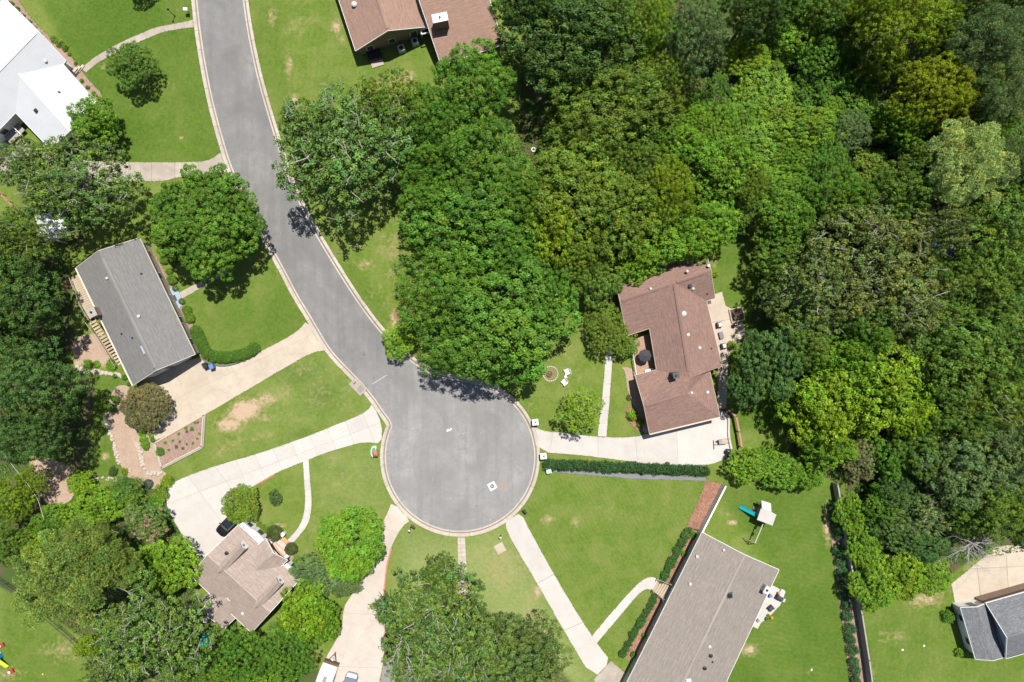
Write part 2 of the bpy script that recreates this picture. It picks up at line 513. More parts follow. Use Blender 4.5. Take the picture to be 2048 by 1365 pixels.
    # brick walls
    def brick(name, c1, c2, mort):
        t = NT(name); br = t.n('TexBrick'); br.inputs['Scale'].default_value = 1
        br.inputs['Brick Width'].default_value = 0.21; br.inputs['Row Height'].default_value = 0.075; br.inputs['Mortar Size'].default_value = 0.008
        br.inputs['Color1'].default_value = c1 + (1,); br.inputs['Color2'].default_value = c2 + (1,); br.inputs['Mortar'].default_value = mort + (1,)
        sp = t.n('SeparateXYZ'); t.l(t.pos(), sp.inputs[0]); cb = t.n('CombineXYZ')
        t.l(t.math('ADD', sp.outputs[0], sp.outputs[1]), cb.inputs[0]); t.l(sp.outputs[2], cb.inputs[1]); t.l(cb.outputs[0], br.inputs['Vector'])
        MAT[name] = t.finish(br.outputs['Color'], 0.9, 0.2, 0, t.bump(br.outputs['Fac'], 0.4, -0.01))
    brick('brick_red', (0.26, 0.11, 0.075), (0.36, 0.17, 0.11), (0.34, 0.30, 0.26))
    brick('brick_brown', (0.18, 0.115, 0.085), (0.27, 0.18, 0.13), (0.30, 0.27, 0.24))
    # mulches
    def mulch(name, a, b, c, sc=7):
        t = NT(name); v = t.pos(); f = t.noise(v, sc, 5, 0.8); g = t.noise(v, 0.8, 4, 0.6)
        vo = t.n('TexVoronoi'); vo.inputs['Scale'].default_value = sc * 1.1; t.l(v, vo.inputs['Vector'])
        col = t.mix(t.ramp(f, [(0.35, 0.0), (0.65, 1.0)]), a, b)
        col = t.mix(t.ramp(vo.outputs['Color'], [(0.2, 0.0), (0.8, 0.6)]), col, c)
        col = t.mix(t.ramp(g, [(0.45, 0.0), (0.75, 0.5)]), col, a)
        MAT[name] = t.finish(col, 0.95, 0.1, 0, t.bump(f, 0.9, 0.05))
    mulch('mulch_red', (0.105, 0.052, 0.036), (0.30, 0.150, 0.098), (0.40, 0.235, 0.160))
    mulch('mulch_brown', (0.165, 0.105, 0.082), (0.30, 0.20, 0.16), (0.36, 0.26, 0.21))
    mulch('pine_straw', (0.25, 0.175, 0.125), (0.42, 0.315, 0.24), (0.37, 0.27, 0.20), 5)
    mulch('soil_dark', (0.035, 0.028, 0.020), (0.095, 0.070, 0.048), (0.12, 0.09, 0.06))
    mulch('stone_rock', (0.30, 0.255, 0.21), (0.52, 0.46, 0.40), (0.44, 0.37, 0.31), 4)
    plain = dict(
        white=((0.74, 0.735, 0.72), 0.5), vent=((0.42, 0.42, 0.41), 0.6), cream=((0.62, 0.55, 0.44), 0.6), trim_tan=((0.50, 0.42, 0.33), 0.6),
        siding_grey=((0.42, 0.42, 0.41), 0.7), siding_green=((0.36, 0.40, 0.32), 0.7), siding_white=((0.66, 0.65, 0.62), 0.65),
        siding_taupe=((0.30, 0.26, 0.21), 0.75),
        dark=((0.022, 0.022, 0.025), 0.45), black=((0.012, 0.012, 0.014), 0.4), iron=((0.055, 0.055, 0.06), 0.5),
        grey=((0.22, 0.22, 0.23), 0.6), galv=((0.42, 0.43, 0.44), 0.4), rust=((0.20, 0.075, 0.035), 0.8),
        wood=((0.30, 0.185, 0.105), 0.8), wood_dark=((0.13, 0.078, 0.045), 0.8), wood_grey=((0.30, 0.275, 0.245), 0.85),
        wood_tan=((0.37, 0.295, 0.21), 0.8), deck=((0.33, 0.205, 0.145), 0.8), timber=((0.40, 0.33, 0.25), 0.85),
        terracotta=((0.52, 0.27, 0.14), 0.75), terracotta_red=((0.42, 0.16, 0.10), 0.8), fabric_grey=((0.165, 0.168, 0.185), 0.9), fabric_dark=((0.045, 0.048, 0.052), 0.85),
        porch_blue=((0.27, 0.32, 0.40), 0.6), blue=((0.02, 0.16, 0.40), 0.5), bin_blue=((0.10, 0.17, 0.36), 0.5), teal=((0.005, 0.24, 0.26), 0.35),
        turf=((0.10, 0.24, 0.17), 0.9), red=((0.50, 0.02, 0.03), 0.4), yellow=((0.62, 0.55, 0.05), 0.4), lime=((0.42, 0.52, 0.06), 0.5), orange=((0.60, 0.24, 0.02), 0.7),
        slate=((0.30, 0.31, 0.33), 0.8), paint=((0.62, 0.61, 0.59), 0.7), water=((0.02, 0.10, 0.18), 0.1), paleplay=((0.44, 0.415, 0.385), 0.7),
        box_green=((0.36, 0.52, 0.44), 0.6), rubber=((0.02, 0.02, 0.02), 0.9), iron_lid=((0.12, 0.118, 0.115), 0.7), pink=((0.55, 0.25, 0.24), 0.8))
    for k, (c, r) in plain.items():
        MAT[k] = mk(k, c, r, 0.13, 5.0, bmp=0.08)
    for k, c, r, m in (('paint_black', (0.010, 0.012, 0.016), 0.18, 0.0), ('paint_silver', (0.30, 0.33, 0.38), 0.25, 0.6), ('car_glass', (0.015, 0.022, 0.026), 0.06, 0.0),
                       ('window_glass', (0.05, 0.06, 0.07), 0.08, 0.0), ('lamp_red', (0.30, 0.01, 0.01), 0.25, 0.0), ('lamp_clear', (0.7, 0.7, 0.72), 0.2, 0.0), ('trailer_white', (0.66, 0.66, 0.67), 0.35, 0.0)):
        t = NT(k); n = t.noise(t.objc(), 3, 3, 0.5)
        MAT[k] = t.finish(t.mix(n, tuple(x * 0.92 for x in c), tuple(min(1, x * 1.08) for x in c)), r, 0.5, m)

build_materials()
# ------------------------------------------------------------------ road, kerb, ground
rng = random.Random(7)
def px2(pts): return [P(x, y).xy for x, y in pts]

left_edge = [(388, -95), (391, -40), (394, 0), (401, 65), (413, 140), (428, 213), (451, 296), (466, 342), (492, 395), (521, 450), (550, 505), (570, 541), (595, 590), (622, 633), (650, 682), (668, 708), (699, 740), (727, 769), (750, 797), (765, 820)]
cc, cr = (920, 914), 148.5
arc = []
a = math.degrees(math.atan2(-(845 - cc[1]), 774 - cc[0]))
k = 154.0
while k < 360 + 57:
    arc.append((cc[0] + cr * math.cos(math.radians(k)), cc[1] - cr * math.sin(math.radians(k)))); k += 6.0
right_edge = [(985, 779), (957, 769), (912, 762), (869, 754), (837, 736), (800, 707), (762, 669), (722, 617), (687, 564), (652, 507), (624, 460), (596, 405), (574, 355), (557, 303), (534, 228), (514, 158), (500, 95), (491, 45), (485, 0), (481, -40), (476, -95)]
road_px = left_edge + arc + right_edge
road_path = resample(chaikin(px2(road_px), 2), 0.5)
road_poly = [(p.x, p.y) for p in road_path]

def offset_path(path, d):
    out = []
    for i, p in enumerate(path):
        t = (path[min(i + 1, len(path) - 1)] - path[max(i - 1, 0)]).normalized()
        out.append(p + Vector((-t.y, t.x)) * -d)      # right-hand side = away from the asphalt
    return out

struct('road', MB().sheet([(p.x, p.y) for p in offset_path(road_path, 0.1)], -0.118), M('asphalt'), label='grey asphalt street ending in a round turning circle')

prof = [(0.0, -0.30), (0.0, -0.105), (0.36, -0.095), (0.46, 0.035), (0.52, 0.048), (0.86, 0.048), (0.90, 0.035), (0.92, -0.30)]
offs = [offset_path(road_path, d) for d, _ in prof]
bed_l, bed_r = offset_path(road_path, 0.02), offset_path(road_path, 0.9)
mb = MB()
nn = len(bed_l)
mb.add([(p.x, p.y, -0.125) for p in bed_l] + [(p.x, p.y, -0.01) for p in bed_r], [(i, i + 1, nn + i + 1, nn + i) for i in range(nn - 1)])
kerb = struct('kerb', mb, M('joint'), label='pale concrete kerb and gutter round the street')
i = 0
while i < nn - 2:
    j = min(i + 6, nn - 1)
    rings = []
    for q in range(i, j + 1):
        ring = [(offs[m][q].x, offs[m][q].y, z) for m, (d, z) in enumerate(prof)]
        rings.append(ring)
    # narrow joint: pull the two ends in by 2 cm
    def pull(r0, r1, d):
        return [tuple(Vector(a) + (Vector(b) - Vector(a)).normalized() * d) for a, b in zip(r0, r1)]
    rings[0] = pull(rings[0], rings[1], 0.02); rings[-1] = pull(rings[-1], rings[-2], 0.02)
    rings = [[(x, y, z + rng.uniform(-0.001, 0.001)) for x, y, z in r] for r in rings]
    obj('kerb_segment', MB().loft(rings), M('kerb_concrete'), kerb)
    i = j

# ground sheet: fine grid under the photograph, coarse to the horizon
xs = np.concatenate([[-1500, -700, -300, -150, -105], np.arange(-92, 92.01, 0.46), [105, 150, 300, 700, 1500]])
ys = np.concatenate([[-1500, -700, -300, -150, -85], np.arange(-64, 66.01, 0.46), [85, 150, 300, 700, 1500]])
GX, GY = np.meshgrid(xs, ys)
gx, gy = GX.ravel(), GY.ravel()
cut = [(p.x, p.y) for p in offset_path(road_path, 0.42)]
ins = in_poly(gx, gy, cut)
gz = np.where(ins, -0.45, 0.0)
nrng = np.random.default_rng(3)
gz = gz + np.where(ins, 0, nrng.uniform(-0.012, 0.004, gx.shape))

def blur_mask(poly_px, feather):
    poly = px2(poly_px)
    i_ = in_poly(gx, gy, poly); d = dist_poly(gx, gy, poly)
    sd_ = np.where(i_, d, -d)
    return np.clip(0.5 + sd_ / (2 * feather), 0, 1)

att = {k: np.zeros(gx.shape) for k in ('lush', 'dry', 'litter', 'pale', 'mow_a', 'mow_b', 'mow_c')}
def paint(k, poly, v, f=1.0):
    att[k] = np.maximum(att[k], v * blur_mask(poly, f))
def blob(k, x, y, rx, ry, v, rot=0):
    c = P(x, y); co, si = math.cos(math.radians(rot)), math.sin(math.radians(rot))
    dx, dy = (gx - c.x), (gy - c.y)
    u = (dx * co + dy * si) / (rx / S); w = (-dx * si + dy * co) / (ry / S)
    att[k] = np.maximum(att[k], v * np.clip(1.35 - np.sqrt(u * u + w * w) * 0.75, 0, 1))

far = (np.abs(gx) > 95) | (np.abs(gy) > 66)
paint('lush', [(60, -60), (400, -60), (470, 350), (250, 340), (150, 160)], 0.85, 0.6)
paint('lush', [(365, 600), (540, 520), (640, 670), (500, 700), (410, 700)], 0.55, 1)
paint('lush', [(1060, 940), (1420, 960), (1270, 1330), (1215, 1300), (1040, 1020)], 0.12, 1)
paint('lush', [(1420, 970), (1690, 960), (1760, 1400), (1400, 1400), (1560, 1150)], 0.75, 1)
paint('lush', [(1700, 1180), (2048, 1180), (2048, 1365), (1740, 1365)], 0.40, 1)
paint('lush', [(1410, 480), (1560, 480), (1600, 870), (1470, 860), (1440, 600)], 0.9, 1)
paint('lush', [(0, 1130), (140, 1250), (240, 1400), (0, 1400)], 0.4, 1)
paint('lush', [(500, 0), (560, 0), (600, 330), (540, 200)], 0.5, 1.2)
paint('lush', [(640, 460), (690, 520), (800, 640), (760, 655)], 0.6, 1)
paint('lush', [(180, 750), (250, 750), (240, 960), (170, 960)], 0.7, 1)
paint('pale', [(800, 1060), (920, 1080), (1010, 1055), (1100, 1200), (1190, 1370), (1100, 1370), (960, 1220), (790, 1180)], 0.62, 2.5)
paint('pale', [(630, 900), (760, 890), (785, 1000), (770, 1040), (640, 1060)], 0.28, 2.5)
paint('pale', [(520, 720), (650, 700), (740, 800), (600, 870), (480, 900)], 0.16, 2.5)
paint('mow_a', [(1060, 950), (1415, 965), (1270, 1330), (1040, 1030)], 1.0, 0.5)
paint('mow_b', [(1570, 1000), (1690, 970), (1760, 1400), (1440, 1400)], 1.0, 1.5)
paint('mow_c', [(1700, 1200), (2048, 1200), (2048, 1400), (1740, 1400)], 0.8, 1)
paint('mow_c', [(505, 0), (680, 0), (720, 200), (590, 300)], 0.7, 1)
for x, y, rx, ry, v, r in ((490, 822, 40, 20, 1.15, 20), (455, 850, 26, 14, 1.0, 0), (530, 800, 22, 12, 0.8, 0), (520, 835, 26, 10, 0.7, 0), (560, 790, 30, 12, 0.35, 30),
                           (590, 205, 9, 16, 0.95, 0), (578, 130, 8, 20, 0.75, 0), (545, 35, 8, 16, 0.75, 0), (672, 55, 9, 14, 0.8, 0), (685, 78, 8, 8, 0.6, 0), (600, 50, 30, 40, 0.28, 0), (780, 170, 30, 30, 0.45, 0), (818, 155, 14, 12, 0.75, 0),
                           (712, 492, 14, 7, 0.75, 0), (727, 530, 20, 9, 0.7, 0), (785, 545, 14, 8, 0.65, 30), (790, 490, 30, 40, 0.45, 0), (760, 590, 26, 20, 0.35, 0), (792, 640, 10, 20, 0.9, 0),
                           (1005, 1140, 60, 55, 0.45, 0), (985, 1135, 20, 12, 0.55, 0), (1076, 1188, 9, 12, 0.95, 0), (1080, 1260, 22, 60, 0.5, 25), (1035, 1110, 20, 30, 0.3, 0), (880, 1130, 60, 50, 0.16, 0),
                           (1466, 1046, 9, 6, 0.9, 0), (1456, 1028, 6, 5, 0.6, 0), (1498, 1300, 14, 11, 0.95, 0), (1620, 1342, 8, 4, 0.7, 30), (1095, 1040, 14, 9, 0.6, 0), (1150, 1045, 9, 10, 0.55, 0), (1250, 1020, 80, 30, 0.16, 0),
                           (1850, 1200, 30, 18, 0.72, 0), (1880, 1180, 16, 16, 0.55, 0), (1775, 1270, 30, 16, 0.45, 0), (1740, 1345, 9, 20, 0.7, 0), (1655, 1052, 7, 40, 0.8, 0),
                           (125, 1300, 36, 22, 0.55, 0), (25, 1350, 30, 14, 0.45, 0), (60, 1250, 30, 20, 0.3, 0), (205, 1330, 10, 14, 0.9, 0), (210, 912, 7, 7, 0.95, 0), (195, 890, 4, 4, 0.8, 0), (204, 812, 5, 4, 0.7, 0),
                           (1110, 700, 20, 14, 0.4, 0), (1150, 740, 16, 30, 0.3, 0), (1060, 810, 14, 20, 0.35, 0), (205, 133, 9, 7, 0.65, 0), (258, 215, 10, 8, 0.35, 0), (362, 278, 6, 5, 0.6, 0), (330, 170, 20, 12, 0.2, 0),
                           (640, 900, 50, 30, 0.15, 0), (700, 960, 60, 30, 0.20, 0), (605, 740, 26, 9, 0.45, 25), (650, 780, 14, 9, 0.4, 0), (690, 820, 25, 14, 0.25, 0), (460, 890, 40, 14, 0.4, 20), (530, 870, 30, 10, 0.35, 20),
                           (640, 1080, 30, 50, 0.18, 0), (560, 1050, 14, 6, 0.8, 0),  (600, 800, 110, 50, 0.22, 20),  (1480, 440, 30, 8, 0.5, 20), (1430, 520, 6, 20, 0.5, 0)):
    blob('dry', x, y, rx, ry, v, r)
for x, y, rx, ry, v in ((600, 870, 20, 12, 0.9), (645, 790, 30, 30, 0.8), (610, 750, 50, 20, 0.7), (682, 945, 12, 12, 0.9), (735, 950, 12, 18, 0.7), (680, 1000, 20, 10, 0.7), (845, 1090, 40, 25, 0.6), (910, 1100, 14, 40, 0.5), (370, 285, 14, 14, 0.6), (620, 300, 20, 60, 0.5), (520, 60, 10, 60, 0.7)):
    blob('lush', x, y, rx, ry, v)
paint('litter', [(1040, 110), (1060, -40), (2100, -40), (2100, 1110), (1990, 1090), (1900, 1150), (1700, 1130), (1690, 965), (1570, 935), (1590, 860), (1560, 700), (1500, 640), (1540, 470), (1500, 440), (1440, 460), (1240, 555), (1120, 560), (1010, 430), (1040, 250)], 1.0, 0.8)
paint('litter', [(-40, 420), (60, 450), (140, 540), (150, 690), (120, 720), (190, 760), (180, 930), (140, 1010), (-40, 1010)], 1.0, 0.8)
paint('litter', [(-40, 1000), (330, 960), (345, 1040), (400, 1110), (390, 1190), (440, 1270), (520, 1280), (640, 1340), (640, 1420), (240, 1420), (190, 1290), (40, 1200), (-40, 1150)], 0.9, 0.8)
paint('litter', [(0, 300), (120, 290), (280, 380), (150, 520), (40, 440)], 0.55, 1.5)
paint('litter', [(760, 1240), (900, 1180), (1060, 1270), (1180, 1400), (760, 1400)], 0.8, 1.2)
paint('litter', [(640, 340), (830, 330), (1010, 300), (1010, 560), (830, 560), (800, 440), (700, 420)], 0.45, 1.5)
paint('dry', [(60, 900), (150, 930), (150, 990), (110, 1020), (60, 990)], 1.1, 1.0)
paint('dry', [(140, 690), (200, 660), (235, 715), (210, 735), (145, 735)], 1.1, 0.5)
att['litter'] = np.where(blur_mask([(60, 905), (150, 935), (150, 985), (110, 1015), (60, 985)], 1.0) > 0.5, 0, att['litter'])
att['litter'] = np.where(far, 0.5, att['litter'])

nxg, nyg = len(xs), len(ys)
idx = np.arange(nxg * nyg).reshape(nyg, nxg)
quads = np.stack([idx[:-1, :-1], idx[:-1, 1:], idx[1:, 1:], idx[1:, :-1]], -1).reshape(-1, 4)
def np_mesh(name, verts, faces, smooth=False):
    me = bpy.data.meshes.new(name)
    nf, k = faces.shape
    me.vertices.add(len(verts)); me.vertices.foreach_set('co', np.ascontiguousarray(verts, np.float32).ravel())
    me.loops.add(nf * k); me.loops.foreach_set('vertex_index', np.ascontiguousarray(faces, np.int32).ravel())
    me.polygons.add(nf); me.polygons.foreach_set('loop_start', np.arange(0, nf * k, k, dtype=np.int32))
    if smooth: me.polygons.foreach_set('use_smooth', np.ones(nf, bool))
    me.update(calc_edges=True)
    return me
gme = np_mesh('ground', np.stack([gx, gy, gz], 1), quads)
for k, v in att.items():
    a_ = gme.attributes.new(k, 'FLOAT', 'POINT'); a_.data.foreach_set('value', np.ascontiguousarray(v, np.float32))
ground = struct('ground', gme, M('ground'), label='green lawns with dry patches and shaded leaf litter')

# ------------------------------------------------------------------ drives and walks
PAVE = []
def paving(name, label, poly_px, cuts, mat, smooth=1, top=0.03, joint='joint', gap=0.05, base_grow=0.0, z0=-0.04):
    poly = px2(poly_px)
    if smooth: poly = chaikin(poly, smooth, True)
    PAVE.append([tuple(p) for p in poly])
    base = struct(name, MB().sheet([(p.x, p.y) for p in poly], top - 0.018), M(joint), label=label)
    polys = [list(poly)]
    for a_, b_ in cuts:
        polys = split_polys(polys, P(*a_).xy, P(*b_).xy, gap)
    for q in polys:
        obj('slab', MB().prism([(p.x, p.y) for p in q], z0, top + rng.uniform(-0.003, 0.003)), M(mat), base)
    return base

def cross_cuts(p0, p1, n, w=400):
    p0, p1 = Vector(p0), Vector(p1)
    d = (p1 - p0).normalized(); nrm = Vector((-d.y, d.x)) * w
    return [(tuple(p0.lerp(p1, (i + 0.5) / n) - nrm), tuple(p0.lerp(p1, (i + 0.5) / n) + nrm)) for i in range(n)]

def strip(name, label, lpx, rpx, n, mat, top=0.03, joint='joint', gap=0.03):
    L = chaikin(px2(lpx), 2); R = chaikin(px2(rpx), 2)
    def at(path, t):
        d = [0.0]
        for a_, b_ in zip(path[:-1], path[1:]): d.append(d[-1] + (b_ - a_).length)
        x = t * d[-1]
        for i_ in range(len(path) - 1):
            if x <= d[i_ + 1] + 1e-9:
                return path[i_].lerp(path[i_ + 1], (x - d[i_]) / max(d[i_ + 1] - d[i_], 1e-9))
        return path[-1]
    PAVE.append([tuple(p) for p in L] + [tuple(p) for p in reversed(R)])
    base = struct(name, MB().sheet([tuple(p) for p in L] + [tuple(p) for p in reversed(R)], top - 0.018), M(joint), label=label)
    tot = sum((b_ - a_).length for a_, b_ in zip(L[:-1], L[1:]))
    e = gap / 2 / tot
    for i_ in range(n):
        t0, t1 = i_ / n + (e if i_ else 0), (i_ + 1) / n - (e if i_ < n - 1 else 0)
        ts = [t0 + (t1 - t0) * q / 3 for q in range(4)]
        poly = [at(L, t) for t in ts] + [at(R, t) for t in reversed(ts)]
        obj('slab', MB().prism([tuple(p) for p in poly], -0.04, top + rng.uniform(-0.003, 0.003)), M(mat), base)
    return base

strip('walk', 'curved cream front walk of the white metal roofed house',
      [(387, 40), (340, 50), (314, 54), (285, 66), (237, 87), (200, 108), (180, 122), (162, 137)],
      [(390, 55), (362, 58), (326, 64), (300, 75), (250, 97), (215, 115), (190, 130), (172, 146)], 12, 'concrete_old')
paving('driveway', 'old cream driveway of the white metal roofed house, shaded by trees',
       [(450, 306), (443, 304), (423, 319), (396, 325), (268, 325), (150, 322), (40, 290), (-60, 270), (-60, 330), (20, 352), (160, 366), (270, 362), (325, 364), (362, 353), (460, 352)],
       cross_cuts((420, 335), (0, 335), 9), 'concrete_old')
paving('driveway', 'broad cream driveway running to the grey roofed house garage',
       [(262, 772), (393, 711), (418, 726), (440, 731), (463, 729), (512, 708), (560, 684), (598, 661), (615, 640), (656, 700), (625, 705), (574, 733), (512, 770), (415, 827), (313, 886), (300, 866), (285, 815)],
       cross_cuts((642, 668), (300, 830), 7) + [((560, 700), (300, 822))], 'concrete_cream', joint='joint_light', gap=0.035)
paving('driveway', 'long white driveway widening to a parking court by the dormered house',
       [(746, 806), (735, 822), (712, 834), (662, 854), (600, 879), (512, 909), (425, 934), (370, 954), (345, 967), (330, 980), (334, 1000), (334, 1014), (345, 1036), (362, 1066), (375, 1089), (400, 1118), (425, 1130), (500, 1060), (468, 1035), (470, 1010), (490, 985), (514, 968), (552, 946), (606, 924), (652, 906), (700, 891), (732, 884), (764, 888), (764, 850)],
       cross_cuts((756, 850), (470, 965), 8) + [((540, 930), (330, 1010)), ((360, 930), (470, 1080)), ((420, 920), (540, 1080))], 'concrete_bright', joint='joint_light')
strip('walk', 'white winding walk from the long driveway to the terracotta steps',
      [(606, 921), (608, 960), (611, 1000), (608, 1030), (598, 1055), (580, 1075), (566, 1090)],
      [(617, 917), (620, 960), (624, 1000), (621, 1035), (612, 1056), (600, 1070), (583, 1090)], 9, 'concrete_bright', joint='joint_light')
paving('driveway', 'pinkish driveway where the trailer and silver car stand',
       [(783, 1003), (777, 1022), (766, 1045), (757, 1080), (745, 1115), (722, 1165), (700, 1195), (687, 1215), (684, 1261), (660, 1301), (648, 1324), (636, 1350), (610, 1430), (745, 1430), (759, 1365), (767, 1324), (771, 1264), (766, 1235), (767, 1199), (769, 1164), (774, 1124), (782, 1096), (792, 1074), (807, 1051), (822, 1040)],
       [((600, 1222), (800, 1232)), ((700, 1110), (800, 1130)), ((600, 1330), (800, 1338)), ((715, 1040), (830, 1075))], 'concrete_pink', joint='joint_light')
paving('parking_pad', 'dark grey parking pad half hidden under the spreading tree', [(768, 1322), (900, 1300), (900, 1430), (746, 1430), (760, 1365)], [], 'concrete_grey', 0, 0.026)
paving('driveway', 'straight white driveway along the large lawn, cracked across twice',
       [(1008, 1047), (1024, 1083), (1074, 1166), (1129, 1264), (1186, 1359), (1222, 1322), (1199, 1294), (1184, 1271), (1164, 1243), (1106, 1146), (1061, 1064), (1042, 1026), (1024, 1034)],
       [((1060, 1175), (1120, 1142)), ((1110, 1270), (1180, 1238))], 'concrete_bright', gap=0.06)
paving('parking_pad', 'brownish concrete apron beside the long taupe roofed house', [(1187, 1359), (1222, 1322), (1250, 1346), (1320, 1400), (1320, 1440), (1230, 1440)], [((1200, 1400), (1290, 1370))], 'concrete_old', 0, 0.027)
strip('walk', 'bent white walk from the straight driveway to the wooden steps',
      [(1183, 1273), (1231, 1216), (1269, 1174), (1286, 1159), (1301, 1153), (1318, 1159)],
      [(1194, 1286), (1241, 1231), (1274, 1191), (1288, 1180), (1296, 1178), (1307, 1182)], 9, 'concrete_bright', joint='joint_light')
paving('driveway', 'wide white driveway in front of the red brown roofed garage',
       [(1064, 852), (1089, 863), (1116, 865), (1194, 874), (1241, 876), (1289, 872), (1330, 850), (1400, 815), (1452, 822), (1457, 845), (1456, 870), (1462, 909), (1436, 925), (1409, 931), (1324, 931), (1229, 919), (1164, 911), (1074, 904)],
       [((1105, 870), (1098, 915)), ((1196, 860), (1196, 930)), ((1350, 800), (1357, 940)), ((1270, 860), (1276, 940))], 'concrete_bright', joint='joint_light')
strip('walk', 'straight pale walk across the lawn to the red brown roofed house',
      [(1212, 690), (1211, 719), (1204, 801), (1195, 873)], [(1226, 690), (1225, 719), (1219, 801), (1213, 874)], 7, 'concrete_bright', joint='joint_light')
paving('patio', 'cream concrete patio behind the red brown roofed house',
       [(1405, 604), (1425, 590), (1444, 584), (1451, 612), (1470, 622), (1488, 650), (1492, 676), (1470, 688), (1456, 722), (1432, 730), (1420, 700)], [((1400, 650), (1500, 632)), ((1400, 700), (1500, 680))], 'concrete_cream', 0)
strip('walk', 'narrow side walk between the patio and the wooden fence', [(1432, 715), (1437, 770), (1434, 818)], [(1456, 715), (1455, 770), (1452, 818)], 5, 'concrete_cream')
paving('patio', 'cracked cream patio of the slate roofed house', [(1902, 1168), (1912, 1216), (2100, 1175), (2100, 1080), (1993, 1094)], [((1950, 1100), (1965, 1230)), ((2010, 1080), (2020, 1230)), ((1900, 1140), (2100, 1130))], 'concrete_cream', 0)
strip('walk', 'short cream walk from the blue porch towards the street',
      [(350, 590), (383, 573), (420, 553), (450, 537)], [(357, 602), (389, 584), (428, 563), (458, 546)], 5, 'concrete_old')
# flagstone path with separate stones
fp = struct('path', MB().sheet(px2([(915, 1075), (930, 1075), (936, 1190), (918, 1190)]), 0.008), M('joint_light'), label='flagstone path of pink and cream stones leading up to the kerb')
y = 1076.0
row = 0
while y < 1186:
    h_ = rng.uniform(6, 9.5)
    f0, f1 = (y - 1075) / 115, (y + h_ - 1075) / 115
    l0, l1, r0, r1 = 915 + 3 * f0, 915 + 3 * f1, 930 + 6 * f0, 930 + 6 * f1
    m0 = rng.uniform(0.3, 0.7); m1 = min(max(m0 + rng.uniform(-0.15, 0.15), 0.25), 0.75)
    g_ = 0.5
    for q in (((l0 + g_, y + g_), (l0 + (r0 - l0) * m0 - g_, y + rng.uniform(0.2, 1.2)), (l1 + (r1 - l1) * m1 - g_, y + h_ - g_), (l1 + g_, y + h_ - rng.uniform(0.2, 1.0))),
              ((l0 + (r0 - l0) * m0 + g_, y + rng.uniform(0.2, 1.2)), (r0 - g_, y + g_), (r1 - g_, y + h_ - g_), (l1 + (r1 - l1) * m1 + g_, y + h_ - rng.uniform(0.2, 1.0)))):
        mb = MB().prism([tuple(p) for p in px2(q)], -0.03, 0.03 + rng.uniform(-0.006, 0.008))
        obj('stone', mb, M(('stone_rock', 'concrete_pink', 'concrete_cream', 'stone_rock')[rng.randrange(4)]), fp)
    y += h_; row += 1

# ------------------------------------------------------------------ planting beds
BEDS = []
def bed(name, label, poly, mat, top=0.035, sm=2):
    p = chaikin(px2(poly), sm, True)
    BEDS.append([tuple(q) for q in p])
    return struct(name, MB().prism([tuple(q) for q in p], -0.03, top), M(mat), label=label)
bed('mulch_bed', 'pinkish mulch bed along the grey roofed house front', [(283, 482), (305, 500), (328, 540), (348, 578), (372, 612), (382, 640), (392, 668), (402, 690), (405, 712), (395, 712), (385, 680), (330, 580), (283, 490)], 'mulch_brown')
bed('mulch_bed', 'reddish mulch strip between the lawn and the white fence', [(1412, 962), (1444, 967), (1425, 1015), (1405, 1066), (1373, 1054), (1392, 1012)], 'mulch_red', sm=0)
bed('mulch_bed', 'reddish mulch bed north of the wooden steps', [(1370, 1056), (1412, 1062), (1400, 1085), (1352, 1176), (1322, 1158), (1340, 1110)], 'mulch_red', sm=0)
bed('mulch_bed', 'reddish mulch bed south of the wooden steps', [(1306, 1184), (1345, 1190), (1276, 1325), (1236, 1310)], 'mulch_red', sm=0)
bed('mulch_bed', 'mulch bed with young shrubs along the white metal roofed house', [(0, -30), (30, -10), (55, 28), (85, 62), (125, 95), (160, 135), (168, 150), (210, 195), (200, 215), (175, 190), (120, 125), (60, 70), (0, 0)], 'mulch_brown', sm=1)
bed('planting_bed', 'tan pine straw bed edged with pale rocks', [(218, 800), (232, 770), (262, 772), (285, 815), (300, 870), (310, 900), (322, 940), (338, 950), (330, 985), (260, 965), (240, 930), (225, 880), (212, 840)], 'pine_straw')
bed('planting_bed', 'tan pine straw clearing at the wood edge', [(140, 690), (165, 668), (205, 668), (240, 720), (215, 730), (160, 735)], 'pine_straw')
bed('planting_bed', 'pine straw slope under the pines with dappled shade', [(66, 918), (110, 915), (150, 950), (150, 1000), (110, 1015), (70, 985)], 'pine_straw')
bed('mulch_bed', 'thin earthy bed against the red brown roofed house side', [(1240, 735), (1250, 740), (1256, 790), (1275, 830), (1285, 868), (1300, 866), (1280, 780), (1268, 735)], 'pine_straw')
bed('mulch_bed', 'mulch strip under the fence shrub row', [(1655, 1030), (1690, 1030), (1705, 1150), (1740, 1400), (1706, 1400), (1690, 1290), (1672, 1150)], 'mulch_brown')
bed('gravel_strip', 'grey weed fabric strip below the long dark hedge', [(1105, 936), (1200, 945), (1412, 955), (1413, 962), (1270, 958), (1108, 945)], 'fabric_grey', 0.02, 0)
bed('mulch_bed', 'narrow mulch bed in front of the dormered house', [(505, 1040), (530, 1060), (548, 1078), (566, 1092), (590, 1112), (606, 1160), (560, 1110), (520, 1080), (490, 1050)], 'mulch_brown')
bed('mulch_bed', 'red mulch spot by the street under the big tree', [(786, 618), (800, 618), (804, 640), (800, 652), (790, 640)], 'mulch_red')
bed('mulch_bed', 'reddish mulch ring under the lime shrub pair', [(1248, 820), (1262, 808), (1275, 830), (1288, 862), (1275, 862), (1255, 842)], 'mulch_red')
